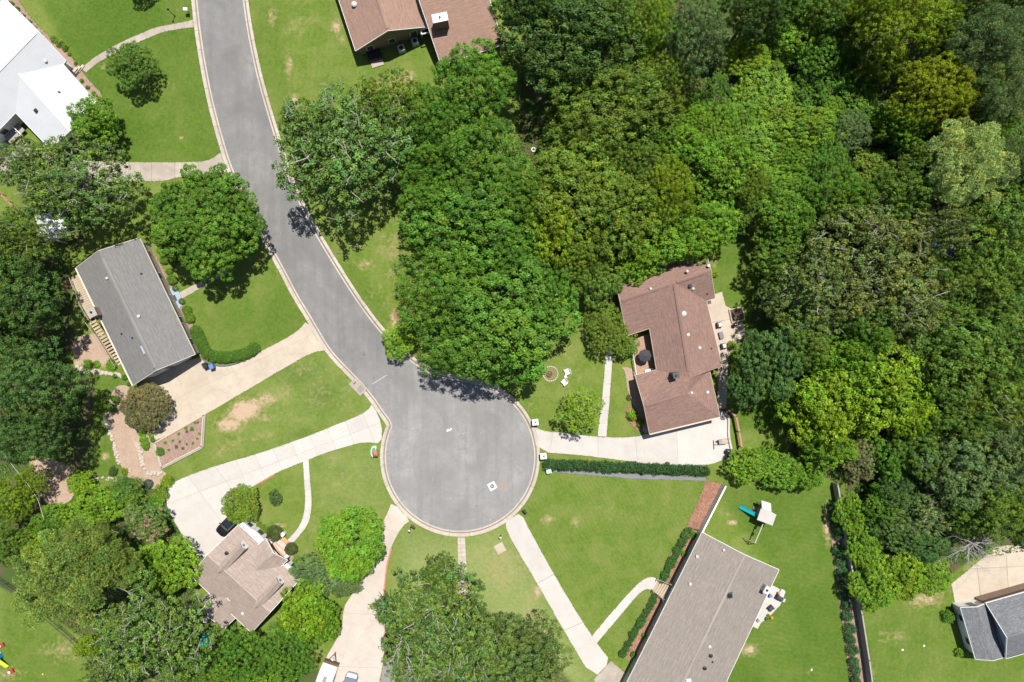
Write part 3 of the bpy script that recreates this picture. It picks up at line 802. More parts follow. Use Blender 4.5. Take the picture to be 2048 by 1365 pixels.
# ------------------------------------------------------------------ foliage meshes
def leaf_mesh(name, pos, nrm, size, asp, tone, rs, fold=0.18):
    n = len(pos)
    r = rs.normal(size=(n, 3)); t = np.cross(nrm, r); t /= np.linalg.norm(t, axis=1, keepdims=True) + 1e-9
    b = np.cross(nrm, t)
    s = size[:, None]
    v = np.empty((n, 4, 3))
    v[:, 0] = pos - t * s * 0.5
    v[:, 1] = pos + b * s * 0.5 * asp + nrm * s * fold
    v[:, 2] = pos + t * s * 0.5
    v[:, 3] = pos - b * s * 0.5 * asp + nrm * s * fold
    me = np_mesh(name, v.reshape(-1, 3), np.arange(4 * n).reshape(-1, 4))
    a = me.attributes.new('tone', 'FLOAT_COLOR', 'CORNER')
    c = np.ones((n, 4, 4), np.float32); c[:, :, :3] = tone[:, None, :]
    a.data.foreach_set('color', c.ravel())
    return me

def poisson(pts, d, order=None):
    keep = np.zeros((0, 3)); out = []
    for i, p in enumerate(pts):
        if len(out) == 0 or np.min(((keep[:len(out)] - p) ** 2).sum(1)) > d * d:
            if len(out) >= len(keep): keep = np.concatenate([keep, np.zeros((400, 3))])
            keep[len(out)] = p; out.append(i)
    return out

def gen_crown(name, seed, R, Rz, zc, cr=(0.9, 1.5), space=1.25, dens=26, leaf=0.36, asp=0.6, flat=0.75, nlob=16, lr=(0.26, 0.42), gap=0.0,
              core=0.55, up=0.45, jit=0.25, needle=False, zmin=-0.2, tonevar=0.16, hue=0.10, mat='leaf', cone=0.0, lobvar=0.10, minz=None):
    """crown built of boughs (lobes), each covered with leaf clumps, each clump made of single leaves"""
    rs = np.random.default_rng(seed)
    D = rs.normal(size=(4000, 3)); D /= np.linalg.norm(D, axis=1, keepdims=True); D = D[D[:, 2] > zmin]
    fr_ = rs.uniform(lr[0], lr[1], len(D)); rad = (1.0 - fr_) * rs.uniform(0.54, 1.10, len(D))
    cen = D * rad[:, None]
    ok = poisson(cen, 0.5 * (lr[0] + lr[1]) * 1.38)[:nlob]
    cen, fr_ = cen[ok], fr_[ok]
    cen = np.concatenate([cen, [[0, 0, -0.05]]]); fr_ = np.append(fr_, core)
    ltone = 1 + rs.normal(size=len(cen)) * lobvar; lhue = rs.normal(size=len(cen)) * hue * 0.7
    C_, Dd, Lb = [], [], []
    for i, (c0, r0) in enumerate(zip(cen, fr_)):
        n = int(900 * (r0 / 0.35) ** 2) + 120
        d = rs.normal(size=(n, 3)); d /= np.linalg.norm(d, axis=1, keepdims=True); d = d[d[:, 2] > -0.45]
        p = c0 + d * (r0 * rs.uniform(0.86, 1.06, len(d)))[:, None] * np.array([1, 1, 0.9])
        keep = np.ones(len(p), bool)
        for j, (c1, r1) in enumerate(zip(cen, fr_)):
            if j != i: keep &= ((p - c1) ** 2).sum(1) > (0.80 * r1) ** 2
        C_.append(p[keep]); Dd.append(d[keep]); Lb.append(np.full(keep.sum(), i))
    c = np.concatenate(C_); d = np.concatenate(Dd); lb = np.concatenate(Lb)
    o_ = rs.permutation(len(c)); c, d, lb = c[o_], d[o_], lb[o_]
    c = c * np.array([R, R, Rz])
    if cone:
        zz = np.clip((c[:, 2] + 0.2 * Rz) / (1.2 * Rz), 0, 1); c[:, :2] *= (1 - cone * zz)[:, None]
    ok = poisson(c, space)
    c, d, lb = c[ok], d[ok], lb[ok]
    if gap > 0:
        k = rs.random(len(c)) > gap; c, d, lb = c[k], d[k], lb[k]
    P_, N_, S_, T_ = [], [], [], []
    for ci, di, li in zip(c, d, lb):
        r = rs.uniform(*cr)
        n = int(dens * r * r * 4)
        u = rs.normal(size=(n, 3)) + di * 0.55 + np.array([0, 0, 0.55]); u /= np.linalg.norm(u, axis=1, keepdims=True)
        rr = r * (0.80 + jit * rs.normal(size=n)).clip(0.15, 1.35)
        p = ci + u * rr[:, None] * np.array([1, 1, flat])
        nn_ = u * 0.75 + np.array([0, 0, up + 0.25]) + rs.normal(size=(n, 3)) * 0.36
        if needle:
            nn_ = np.cross(u + rs.normal(size=(n, 3)) * 0.35, rs.normal(size=(n, 3)))
        nn_ /= np.linalg.norm(nn_, axis=1, keepdims=True) + 1e-9
        ct = ltone[li] * (1 + rs.normal() * tonevar); ch = lhue[li] + rs.normal() * hue
        lt = ct * (1 + rs.normal(size=n) * tonevar * 1.5); lh = ch + rs.normal(size=n) * hue * 0.6
        lt = np.clip(lt, 0.45, 1.8)
        T_.append(np.stack([lt * (1 + lh), lt, lt * (1 - lh)], 1)); P_.append(p); N_.append(nn_); S_.append(leaf * rs.uniform(0.5, 1.3, n))
    pos = np.concatenate(P_); pos[:, 2] += zc
    pos[:, 2] = np.maximum(pos[:, 2], 0.03)
    me = leaf_mesh(name, pos, np.concatenate(N_), np.concatenate(S_), asp, np.clip(np.concatenate(T_), 0.1, 2.2), rs)
    me.materials.append(M(mat))
    cw = c.copy(); cw[:, 2] += zc
    return me, cw, d

def limb(mb, a, b, r0, r1, rr, seg=4, wob=0.08, n=5):
    a, b = Vector(a), Vector(b); L = (b - a).length
    pts = []
    for i in range(seg + 1):
        t = i / seg
        p = a.lerp(b, t)
        if 0 < i < seg: p += Vector((rr.uniform(-1, 1), rr.uniform(-1, 1), rr.uniform(-0.3, 0.8))) * L * wob
        pts.append(p)
    mb.tube(pts, [r0 + (r1 - r0) * i / seg for i in range(seg + 1)], n)
    return pts

def gen_trunk(name, seed, zc, Rz, cw, r=0.35, nl=14, mat='bark', fork=0.55):
    rr = random.Random(seed)
    mb = MB()
    top = zc + Rz * 0.25
    zf = max(zc - Rz * 0.45, zc * fork * 0.6)
    mb.tube([(0, 0, -0.15), (0, 0, 0.12), (rr.uniform(-.1, .1), rr.uniform(-.1, .1), zf * 0.5), (0, 0, zf), (rr.uniform(-.2, .2), rr.uniform(-.2, .2), top)],
            [r * 1.55, r * 1.15, r * 0.92, r * 0.8, r * 0.25], 8)
    ids = list(range(len(cw))); rr.shuffle(ids)
    for i in ids[:nl]:
        z0 = rr.uniform(zf * 0.85, zc + Rz * 0.1)
        limb(mb, (0, 0, z0), tuple(cw[i] * np.array([0.95, 0.95, 1]) - np.array([0, 0, 0.2])), r * 0.42, r * 0.10, rr)
    me = mb.mesh(name, smooth=True); me.materials.append(M(mat))
    return me

def gen_twigs(name, seed, cw, cd, n, L=(0.35, 0.85), r=0.040, mat='bark_pale'):
    """pale bare twigs poking out of the leaves"""
    rr = random.Random(seed); mb = MB()
    up = [i for i in range(len(cw)) if cd[i][2] > 0.15]
    for q in range(n):
        i = rr.choice(up); c = Vector(cw[i]); d = Vector(cd[i])
        o = c + d * 0.55 + Vector((rr.uniform(-.5, .5), rr.uniform(-.5, .5), 0.45))
        hv = Vector((rr.uniform(-1, 1), rr.uniform(-1, 1), rr.uniform(0.1, 0.5))).normalized() * 0.8 + d * 0.55
        e = o + hv * rr.uniform(*L)
        base = o - hv * 0.5 - d * 1.0
        pts = limb(mb, base, e, r * 1.3, r * 0.45, rr, 4, 0.05, 4)
        for k in (2, 3):
            if rr.random() < 0.75:
                s = pts[k]; t = (pts[k] - pts[k - 1]).normalized()
                sv = (t + Vector((rr.uniform(-1, 1), rr.uniform(-1, 1), rr.uniform(-.2, .5)))).normalized()
                limb(mb, s, s + sv * rr.uniform(0.3, 0.7), r * 0.75, r * 0.25, rr, 2, 0.12, 4)
    me = mb.mesh(name); me.materials.append(M(mat))
    return me

PROTO = {}
def proto(kind, n, R, Rz, zc, twig=0, tr=0.35, nl=14, bark='bark', seed0=0, **kw):
    L = []
    for i in range(n):
        me, cw, cd = gen_crown('%s_crown' % kind, seed0 + 11 * i + 5, R, Rz, zc, **kw)
        tm = gen_trunk('%s_trunk' % kind, seed0 + 7 * i + 1, zc, Rz, cw, tr, nl, bark)
        wm = gen_twigs('%s_twigs' % kind, seed0 + 3 * i + 2, cw, cd, twig) if twig else None
        L.append((me, tm, wm))
    PROTO[kind] = (L, R, zc, zc + Rz)

proto('oak', 4, 8.0, 5.6, 8.0, cr=(0.45, 0.78), space=1.0, dens=58, leaf=0.30, asp=0.62, nlob=22, lr=(0.19, 0.33), core=0.40, hue=0.07, seed0=100)
proto('feather', 4, 8.0, 5.4, 8.4, cr=(0.40, 0.70), space=0.90, dens=58, leaf=0.31, asp=0.40, flat=0.65, nlob=26, lr=(0.16, 0.30), core=0.40, up=0.45, jit=0.26, hue=0.065, seed0=200)
proto('loose', 4, 8.5, 5.4, 8.6, twig=70, bark='bark_pale', cr=(0.34, 0.62), space=0.86, dens=60, leaf=0.29, asp=0.60, flat=0.7, nlob=32, lr=(0.13, 0.27), core=0.40, gap=0.05, jit=0.30, tonevar=0.22, hue=0.085, seed0=300)
proto('pine', 2, 6.0, 4.6, 11.0, cr=(0.26, 0.44), space=0.44, dens=130, leaf=0.28, asp=0.22, flat=0.85, nlob=60, lr=(0.10, 0.17), core=0.50, needle=True, jit=0.18, mat='needle', tonevar=0.13, hue=0.08, tr=0.3, seed0=400)
proto('lush', 4, 4.5, 3.4, 4.4, cr=(0.28, 0.50), space=0.58, dens=92, leaf=0.24, asp=0.55, flat=0.75, nlob=22, lr=(0.17, 0.32), core=0.36, jit=0.24, tr=0.18, nl=9, hue=0.075, seed0=500)
proto('dense', 2, 4.8, 3.2, 3.6, cr=(0.38, 0.62), space=0.60, dens=52, leaf=0.24, asp=0.6, flat=0.6, nlob=40, lr=(0.20, 0.30), core=0.72, up=0.9, jit=0.14, tr=0.16, nl=8, tonevar=0.10, hue=0.07, seed0=600)
proto('cauli', 1, 8.0, 5.6, 7.2, cr=(0.40, 0.60), space=0.74, dens=80, leaf=0.26, asp=0.6, flat=0.85, nlob=80, lr=(0.11, 0.18), core=0.80, jit=0.13, up=0.35, lobvar=0.12, hue=0.06, seed0=700)
proto('bush', 2, 1.6, 1.15, 1.05, cr=(0.22, 0.38), space=0.30, dens=120, leaf=0.14, asp=0.6, nlob=16, lr=(0.2, 0.36), jit=0.20, tr=0.06, nl=6, seed0=800)
proto('cone', 1, 3.2, 5.2, 4.0, cr=(0.40, 0.66), space=0.62, dens=42, leaf=0.30, asp=0.35, flat=0.6, nlob=26, lr=(0.18, 0.32), cone=0.62, tr=0.16, nl=8, seed0=900)
SHRUB = []
for i in range(4):
    SHRUB.append(gen_crown('shrub_foliage', 950 + i, 0.62, 0.50, 0.46, cr=(0.13, 0.22), space=0.17, dens=230, leaf=0.10, asp=0.6, nlob=9, lr=(0.28, 0.48), core=0.6, jit=0.22, zmin=-0.6)[0])
CLIP = [gen_crown('clipped_shrub_foliage', 970, 1.0, 0.80, 0.72, cr=(0.2, 0.3), space=0.22, dens=150, leaf=0.10, asp=0.6, nlob=12, lr=(0.2, 0.3), core=0.92, jit=0.08, zmin=-0.5)[0]]

PAL = dict(dark=(0.058, 0.116, 0.022), mid=(0.096, 0.172, 0.022), green=(0.080, 0.176, 0.016), olive=(0.118, 0.186, 0.018), loose=(0.098, 0.170, 0.030), bright=(0.118, 0.232, 0.016),
           lime=(0.150, 0.252, 0.012), pine=(0.190, 0.285, 0.055), grey=(0.105, 0.165, 0.048), gold=(0.205, 0.255, 0.010), yel=(0.145, 0.222, 0.012), brown=(0.118, 0.116, 0.042), pdark=(0.068, 0.138, 0.032), pink=(0.11, 0.19, 0.04))
trng = random.Random(42)
TREES = []
KS = dict(oak=1.10, feather=1.09, loose=1.08, lush=1.07, pine=1.08)
def tree(px, py, rx, ry, h, kind, col, label, group=None, name='tree', var=None, base=0.0, cat='tree'):
    L, R, zc, top = PROTO[kind]
    sz = h / top
    zmid = zc * sz
    c = P(px, py, zmid)
    f = (HCAM - zmid) / HCAM / S
    q = trng.randrange(4); wob = trng.uniform(-0.15, 0.15)
    sx, sy = rx * f / R, ry * f / R
    if q % 2: sx, sy = sy, sx
    i = trng.randrange(len(L)) if var is None else var
    t = Thing(name, label, cat, (c.x, c.y, base), q * math.pi / 2 + wob, group)
    t.e.scale = (sx * KS.get(kind, 1.0), sy * KS.get(kind, 1.0), sz)
    me, tm, wm = L[i]
    col = PAL[col] if isinstance(col, str) else col
    k_ = 1 + trng.uniform(-0.08, 0.08); w_ = trng.uniform(-0.05, 0.05); j = [k_ * (1 + w_), k_, k_ * (1 - w_)]
    o = obj('crown', me, None, t.e); o.color = (col[0] * j[0], col[1] * j[1], col[2] * j[2], 1)
    obj('trunk', tm, None, t.e)
    if wm is not None: obj('twigs', wm, None, t.e)['kind'] = 'stuff'
    TREES.append((c.x, c.y, max(rx, ry) * f))
    return t

def shrub(px, py, r, col, label, group=None, h=None, kind=None, name='shrub', sq=1.0):
    """small shrub: one foliage mesh"""
    me = kind if kind is not None else SHRUB[trng.randrange(4)]
    R = 0.66 if kind is None else 1.06
    zt = (0.96 if kind is None else 1.52)
    rm = r / S
    h = h if h else rm * 1.35
    c = P(px, py, h * 0.5)
    o = obj(name, me, M('leaf'), None, (c.x, c.y, 0), trng.uniform(0, 6.28))
    o.scale = (rm / R, rm / R * sq, h / zt)
    col = PAL[col] if isinstance(col, str) else col
    j = trng.uniform(0.9, 1.1)
    o.color = (col[0] * j, col[1] * j, col[2] * j, 1)
    props(o, label, 'shrub', group)
    return o
# ------------------------------------------------------------------ trees (photo pixel centre, radii in pixels, height in metres)
T = tree
# west side
T(266, 130, 44, 44, 6.0, 'oak', 'mid', 'small round dark green tree alone on the lawn beside the curved walk')
T(268, 15 - 75, 30, 30, 7, 'oak', 'mid', 'round tree casting its shadow onto the lawn above the curved walk')
T(193, 245, 52, 46, 7, 'lush', 'bright', 'glossy bright green tree at the corner of the white metal roof', var=0)
T(150, 365, 122, 96, 14, 'loose', 'loose', 'spreading tree with pale twigs between the white and grey roofed houses', var=0)
T(60, 335, 62, 60, 12, 'loose', 'loose', 'pale twigged tree over the old driveway near the white house', var=1)
T(60, 470, 60, 50, 13, 'loose', 'olive', 'loose olive tree over the small shed roof', var=2)
T(412, 446, 114, 110, 11, 'cauli', 'green', 'large dense clumpy round tree beside the street and the grey roofed house')
T(48, 600, 80, 78, 15, 'oak', 'dark', 'dark broad tree left of the grey roofed house deck', var=0)
T(20, 690, 55, 60, 14, 'oak', 'dark', 'dark tree in the west wood beside the pine straw clearing', 'west wood trees')
T(15, 520, 50, 60, 13, 'oak', 'mid', 'mid green tree at the west wood edge below the shed', 'west wood trees')
T(78, 775, 88, 88, 18, 'feather', 'pdark', 'tall dark evergreen shading the narrow lawn left of the pine straw bed', var=0)
T(66, 875, 68, 60, 16, 'feather', 'pdark', 'lower dark evergreen above the pine straw slope', var=1)
T(292, 815, 47, 46, 4.2, 'dense', 'brown', 'round brownish olive ornamental tree at the grey house driveway corner')
# southwest
T(135, 1158, 98, 92, 17, 'pine', 'pine', 'light green tufted pine beside the south west lawn', var=0)
T(172, 1088, 62, 52, 15, 'pine', 'pine', 'light green pine behind the tufted pine, towards the driveway', var=1)
T(250, 1130, 40, 44, 12, 'pine', 'pine', 'slim light pine between the flowering tree and the loose pale branched tree', var=0)
T(318, 1262, 110, 108, 15, 'loose', 'loose', 'large pale branched tree beside the tan roofed house', var=1)
T(230, 1340, 55, 45, 12, 'loose', 'loose', 'pale branched tree rising by the chain link fence', var=2)
T(345, 1130, 62, 55, 6, 'lush', 'bright', 'bright green leafy tree between the parking court and the tan roof', var=1)
ft = T(292, 1040, 46, 36, 5, 'lush', 'pink', 'pink flowering small tree at the parking court edge', var=2)
def blossoms(t):
    rs = np.random.default_rng(12)
    src = PROTO['lush'][0][2][0]; n = len(src.vertices) // 4
    co = np.empty(len(src.vertices) * 3, np.float32); src.vertices.foreach_get('co', co); co = co.reshape(-1, 4, 3).mean(1)
    seeds = co[co[:, 2] > 4.2][rs.integers(0, (co[:, 2] > 4.2).sum(), 46)]
    pos = np.concatenate([s_ + np.array([0, 0, 0.12]) + rs.normal(size=(34, 3)) * np.array([0.22, 0.22, 0.10]) for s_ in seeds])
    nr = rs.normal(size=pos.shape) * 0.5 + np.array([0, 0, 1.0]); nr /= np.linalg.norm(nr, axis=1, keepdims=True)
    tn = np.clip(1 + rs.normal(size=len(pos)) * 0.2, 0.5, 1.6)
    me = leaf_mesh('blossoms', pos, nr, rs.uniform(0.10, 0.2, len(pos)), 0.8, np.stack([tn, tn, tn], 1), rs); me.materials.append(M('leaf'))
    o = obj('blossoms', me, None, t.e); o.color = (0.50, 0.24, 0.24, 1); o['kind'] = 'stuff'
blossoms(ft)
T(165, 968, 30, 24, 3, 'lush', 'lime', 'yellow green shrub clump below the narrow lawn', cat='shrub', name='large_shrub')
T(250, 985, 46, 34, 4, 'cone', 'mid', 'dark feathery evergreen shrub beside the grey ball shrub', name='large_shrub', cat='shrub')
T(195, 1010, 52, 42, 4.5, 'lush', 'bright', 'bright green thicket below the pine straw bed', name='large_shrub', cat='shrub')
T(130, 1035, 46, 36, 5, 'lush', 'bright', 'bright green thicket beside the fallen pale pole', name='large_shrub', cat='shrub')
T(25, 1000, 46, 46, 8, 'feather', 'yel', 'yellowish loose tree at the west edge by the pale cable')
T(70, 960, 34, 30, 5, 'feather', 'yel', 'yellow green sapling on the pine straw slope')
T(15, 1085, 40, 44, 9, 'oak', 'mid', 'green tree at the west edge above the play lawn')
T(64, 1088, 36, 34, 6, 'lush', 'lime', 'rounded lime shrub left of the light pines', name='large_shrub', cat='shrub')
T(105, 1050, 40, 34, 6, 'lush', 'green', 'green thicket between the yellow sapling and the light pines', name='large_shrub', cat='shrub')
T(180, 1290, 30, 22, 4, 'lush', 'lime', 'yellow green bush against the chain link fence', name='large_shrub', cat='shrub')
T(482, 1008, 38, 38, 3.4, 'dense', 'olive', 'olive round shrub tree overhanging the black car')
T(705, 1085, 70, 70, 7, 'dense', 'bright', 'light green smooth domed tree beside the pink driveway')
T(640, 1150, 62, 42, 4.5, 'feather', 'grey', 'grey green wispy tree between the domed tree and the lime tree')
T(690, 1170, 34, 26, 3.6, 'feather', 'grey', 'grey green wispy bush overhanging the pink driveway', name='large_shrub', cat='shrub')
T(614, 1222, 52, 56, 8, 'lush', 'lime', 'yellow green leafy tree at the tan roof corner', var=0)
T(650, 1243, 30, 42, 6, 'lush', 'bright', 'bright green tree beside the yellow green one at the pink driveway', var=2)
T(578, 1300, 58, 55, 9, 'feather', 'green', 'soft green tree left of the white trailer', var=2)
T(480, 1312, 56, 52, 9, 'oak', 'green', 'green tree behind the tan roofed house, next to the teal tarp')
T(545, 1350, 50, 40, 6, 'lush', 'bright', 'bright thicket left of the white trailer drawbar', name='large_shrub', cat='shrub')
T(410, 1345, 50, 40, 8, 'oak', 'mid', 'mid green tree below the teal tarp')
T(868, 1228, 112, 108, 13, 'loose', 'loose', 'large pale branched tree spreading over the pink driveway', var=0)
T(880, 1150, 36, 48, 11, 'loose', 'mid', 'upright pale branch of trees pointing at the turning circle')
T(1035, 1310, 105, 88, 11, 'feather', (0.098, 0.160, 0.03), 'broad green tree between the flagstone path and the straight driveway', var=0)
T(850, 1335, 80, 62, 10, 'loose', 'loose', 'pale twigged tree over the dark grey parking pad', var=1)
T(950, 1300, 84, 80, 11, 'loose', 'loose', 'pale twigged tree between the flagstone path end and the broad green tree', var=3)
# centre
T(690, 300, 132, 138, 15, 'loose', 'loose', 'big pale twigged tree overhanging the street kerb', var=2)
T(780, 215, 78, 74, 14, 'loose', 'olive', 'pale twigged tree in front of the brown gabled house', var=0)
T(620, 260, 58, 60, 12, 'loose', 'loose', 'pale twigged tree nearest the dry lawn strip', var=1)
T(950, 172, 72, 80, 13, 'oak', 'green', 'green clumpy tree touching the brown gabled roof', var=1)
T(1130, 88, 128, 88, 17, 'oak', 'dark', 'broad dark green oak right of the brown gabled house', var=0)
T(1060, 30, 70, 50, 17, 'oak', 'dark', 'dark oak crown overlapping the brown roof edge', var=2)
T(1210, 60, 66, 62, 16, 'oak', 'mid', 'green oak next to the mustard tree', var=1)
T(1293, 55, 46, 58, 15, 'feather', 'yel', 'mustard green narrow tree between the dark oak and the grey green tree')
T(1390, 85, 64, 80, 17, 'feather', 'grey', 'grey green tall tree above the lime thicket', var=1)
T(1225, 225, 132, 92, 14, 'feather', 'olive', 'wide olive green tree in the middle of the wood', var=2)
T(1330, 170, 60, 55, 13, 'feather', 'olive', 'olive green tree below the grey green tall tree', var=0)
T(955, 325, 92, 86, 14, 'oak', 'green', 'clumpy green tree between the pale twigged tree and the olive wood', var=2)
T(930, 460, 122, 98, 14, 'oak', 'green', 'dense green tree north of the broad fire pit tree', var=0)
T(860, 400, 56, 60, 12, 'oak', 'green', 'green tree at the end of the shaded lawn', var=1)
T(1150, 395, 108, 104, 14, 'oak', 'olive', 'olive clumpy tree in the middle of the wood', var=1)
T(1230, 430, 82, 84, 14, 'oak', 'olive', 'olive clumpy tree behind the red brown roof', var=0)
T(1107, 468, 54, 76, 14, 'lush', 'yel', 'yellow green tipped tree among the dark oaks', var=1)
T(1335, 385, 58, 66, 13, 'feather', 'yel', 'fine leaved yellow green tree behind the red brown roof', var=1)
T(1275, 335, 50, 50, 12, 'oak', 'mid', 'mid green tree between the olive trees and the fine leaved one')
T(1310, 485, 74, 58, 9, 'lush', 'bright', 'bright leafy tree shading the red brown roof', var=0)
T(1265, 535, 46, 34, 7, 'lush', 'bright', 'bright leafy tree at the west end of the red brown roof', var=1)
T(1420, 445, 62, 52, 9, 'lush', 'bright', 'bright leafy tree at the split rail fence', var=2)
T(1440, 340, 72, 66, 10, 'lush', 'bright', 'bright leafy tree above the split rail fence', var=0)
T(1490, 370, 42, 46, 9, 'feather', 'olive', 'dull olive bushy tree above the split rail fence')
T(905, 580, 108, 96, 13, 'feather', 'green', 'soft green tree crown facing the street', var=0)
T(1005, 630, 132, 118, 14, 'oak', 'green', 'broad green oak above the turning circle and fire pit', var=2)
T(960, 690, 130, 78, 11, 'feather', 'green', 'low green boughs shading the turning circle kerb', var=2)
T(1090, 590, 60, 70, 12, 'oak', 'green', 'green tree east of the broad fire pit oak', var=1)
T(1190, 560, 52, 50, 9, 'oak', 'mid', 'shaded mid green tree left of the red brown roof')
T(1150, 515, 50, 46, 11, 'oak', 'olive', 'olive tree behind the small fir by the red brown house')
T(1210, 655, 44, 50, 6, 'feather', 'olive', 'feathery olive tree at the head of the straight pale walk', var=1)
T(1248, 688, 28, 30, 3.5, 'lush', 'olive', 'olive bush beside the dark patio umbrella', name='large_shrub', cat='shrub')
T(800, 682, 34, 34, 4, 'lush', (0.135, 0.25, 0.016), 'yellow green shrub hanging over the street kerb', name='large_shrub', cat='shrub', var=1)
T(1160, 822, 48, 44, 6, 'loose', 'lime', 'thin yellow green tree on the lawn above the wide driveway', var=1)
T(865, 250, 66, 66, 13, 'oak', 'green', 'green tree filling the gap beside the pale twigged trees', var=3)
T(845, 330, 58, 56, 12, 'oak', 'green', 'green tree behind the shaded lawn edge', var=2)
T(1040, 400, 60, 60, 13, 'oak', 'green', 'green tree between the dense green and olive clumpy trees', var=3)
T(1030, 500, 66, 60, 13, 'oak', 'green', 'green tree north east of the broad fire pit oak', var=0)
T(1180, 310, 70, 50, 12, 'feather', 'olive', 'olive tree below the wide olive one', var=3)
T(1360, 300, 56, 50, 10, 'lush', 'bright', 'bright leafy tree between the olive wood and the lime thicket', var=3)
T(1385, 480, 50, 46, 9, 'lush', 'bright', 'bright leafy tree over the north east roof corner', var=3)
# east wood
E = 'trees of the east wood'
T(1500, 30, 56, 50, 14, 'oak', 'dark', 'dark tree at the top of the lime thicket', var=1)
T(1590, 60, 60, 60, 9, 'lush', 'bright', 'bright leafy tree in the sunny wood opening', var=1)
T(1640, 110, 50, 46, 8, 'lush', 'green', 'green leafy tree beside the dark wood hollow', var=2)
for i, (x, y, r, h, c) in enumerate(((1480, 115, 50, 6, 'lime'), (1530, 165, 62, 5, 'bright'), (1490, 220, 54, 5, 'bright'), (1560, 235, 40, 5, 'lime'), (1440, 255, 48, 6, 'bright'), (1510, 300, 66, 5, 'bright'), (1580, 320, 44, 6, 'bright'), (1430, 190, 36, 6, 'green'), (1390, 250, 40, 7, 'bright'), (1620, 260, 54, 7, 'bright'), (1650, 330, 46, 7, 'green'), (1560, 110, 30, 6, 'bright'), (1540, 370, 52, 6, 'bright'), (1600, 385, 36, 6, 'green'), (1500, 180, 30, 4, 'lime'), (1545, 275, 34, 4, 'lime'), (1470, 320, 40, 6, 'bright'))):
    T(x, y, r * (1.25, 0.9, 1.0)[i % 3], r * (0.8, 1.15, 0.9)[i % 3], h, ('feather', 'lush', 'feather', 'loose')[i % 4], c, 'vivid lime green thicket bush in the wood clearing', 'lime thicket in the wood clearing', name='large_shrub', cat='shrub')
for (x, y, r, h) in ((1690, 140, 46, 5), (1700, 190, 48, 5), (1640, 170, 40, 5), (1740, 140, 40, 5), (1610, 190, 36, 4)):
    T(x, y, r, r, h, 'lush', 'green', 'shaded green understory bush in the dark wood hollow', 'understory of the dark hollow', name='large_shrub', cat='shrub')
T(1790, 45, 88, 76, 17, 'feather', 'yel', 'yellow green tall tree at the top of the east wood', var=1)
T(1740, 20, 50, 50, 17, 'feather', 'yel', 'yellow green tree casting the dark hollow shade', var=0)
T(1855, 185, 76, 66, 15, 'feather', 'gold', 'golden yellow tree in the east wood', var=2)
T(1900, 215, 42, 44, 13, 'feather', 'gold', 'smaller golden crown beside the golden yellow tree', var=0)
T(1760, 130, 46, 40, 11, 'feather', 'olive', 'olive tree between the yellow green and golden trees')
T(1985, 90, 80, 66, 18, 'pine', (0.175, 0.250, 0.082), 'grey green pine in the top corner of the wood', var=1)
T(2000, 190, 62, 62, 17, 'pine', (0.175, 0.250, 0.082), 'grey green pine below the corner pine', var=0)
T(1925, 335, 92, 84, 18, 'pine', (0.29, 0.37, 0.10), 'pale yellow green pine crown, palest in the wood', var=0)
T(2030, 330, 48, 52, 16, 'pine', (0.175, 0.250, 0.082), 'green pine right of the palest pine', var=1)
T(1700, 265, 46, 40, 7, 'feather', 'grey', 'silvery green bush below the golden tree', name='large_shrub', cat='shrub')
T(1760, 250, 44, 36, 6, 'lush', 'green', 'green bush in the gap below the golden tree', name='large_shrub', cat='shrub')
T(1740, 330, 40, 34, 4, 'lush', 'olive', 'low olive bush in the sunlit wood gap', name='large_shrub', cat='shrub')
T(1820, 310, 40, 36, 6, 'lush', 'mid', 'shaded bush beside the palest pine', name='large_shrub', cat='shrub')
T(1575, 450, 62, 58, 10, 'lush', 'green', 'green leafy tree at the end of the split rail fence', var=2)
T(1560, 520, 54, 46, 10, 'lush', 'mid', 'mid green tree over the back lawn of the red brown house', var=1)
T(1740, 520, 128, 110, 17, 'loose', (0.118, 0.162, 0.034), 'huge olive tree full of white twigs in the east wood', var=0)
T(1630, 590, 96, 84, 16, 'loose', (0.112, 0.160, 0.036), 'olive white twigged tree over the dark back lawn', var=1)
T(1800, 610, 96, 84, 16, 'loose', (0.118, 0.162, 0.034), 'olive white twigged tree left of the hidden blue pool', var=2)
T(1850, 460, 70, 60, 16, 'loose', (0.112, 0.160, 0.036), 'olive white twigged tree below the palest pine', var=1)
T(1965, 480, 86, 86, 16, 'oak', 'mid', 'mid green clumpy tree right of the hidden blue pool', E, var=0)
T(2020, 400, 50, 50, 15, 'oak', 'mid', 'mid green clumpy tree right of the palest pine', E, var=1)
T(1955, 600, 76, 66, 15, 'oak', 'mid', 'mid green clumpy tree below the hidden blue pool', E, var=2)
T(2030, 570, 56, 60, 15, 'oak', 'mid', 'mid green tree at the east edge by the pool', E, var=0)
T(1535, 722, 62, 72, 12, 'oak', 'pdark', 'dark blue green tree over the side walk of the red brown house', var=0)
T(1490, 770, 40, 40, 9, 'oak', 'pdark', 'dark tree bough above the wooden fence', var=1)
T(1600, 680, 60, 56, 13, 'oak', 'mid', 'mid green tree between the dark blue green and bright trees', var=2)
T(1640, 810, 76, 78, 12, 'lush', 'lime', 'yellow green leafy tree above the back lawn shade', var=0)
T(1755, 770, 96, 96, 14, 'lush', 'lime', 'large yellow green leafy tree in the east wood', var=1)
T(1690, 720, 66, 56, 13, 'lush', 'bright', 'bright green leafy tree behind the yellow green pair', var=2)
T(1810, 820, 44, 50, 12, 'lush', 'lime', 'yellow green bough beside the dark wood gap', var=0)
T(1650, 890, 58, 40, 9, 'lush', 'bright', 'bright green leafy tree above the driveway end bushes', var=1)
T(1900, 720, 92, 80, 16, 'oak', 'mid', 'mid green tree right of the large yellow green tree', E, var=1)
T(2000, 700, 70, 76, 16, 'oak', 'mid', 'tall mid green tree at the east edge', E, var=2)
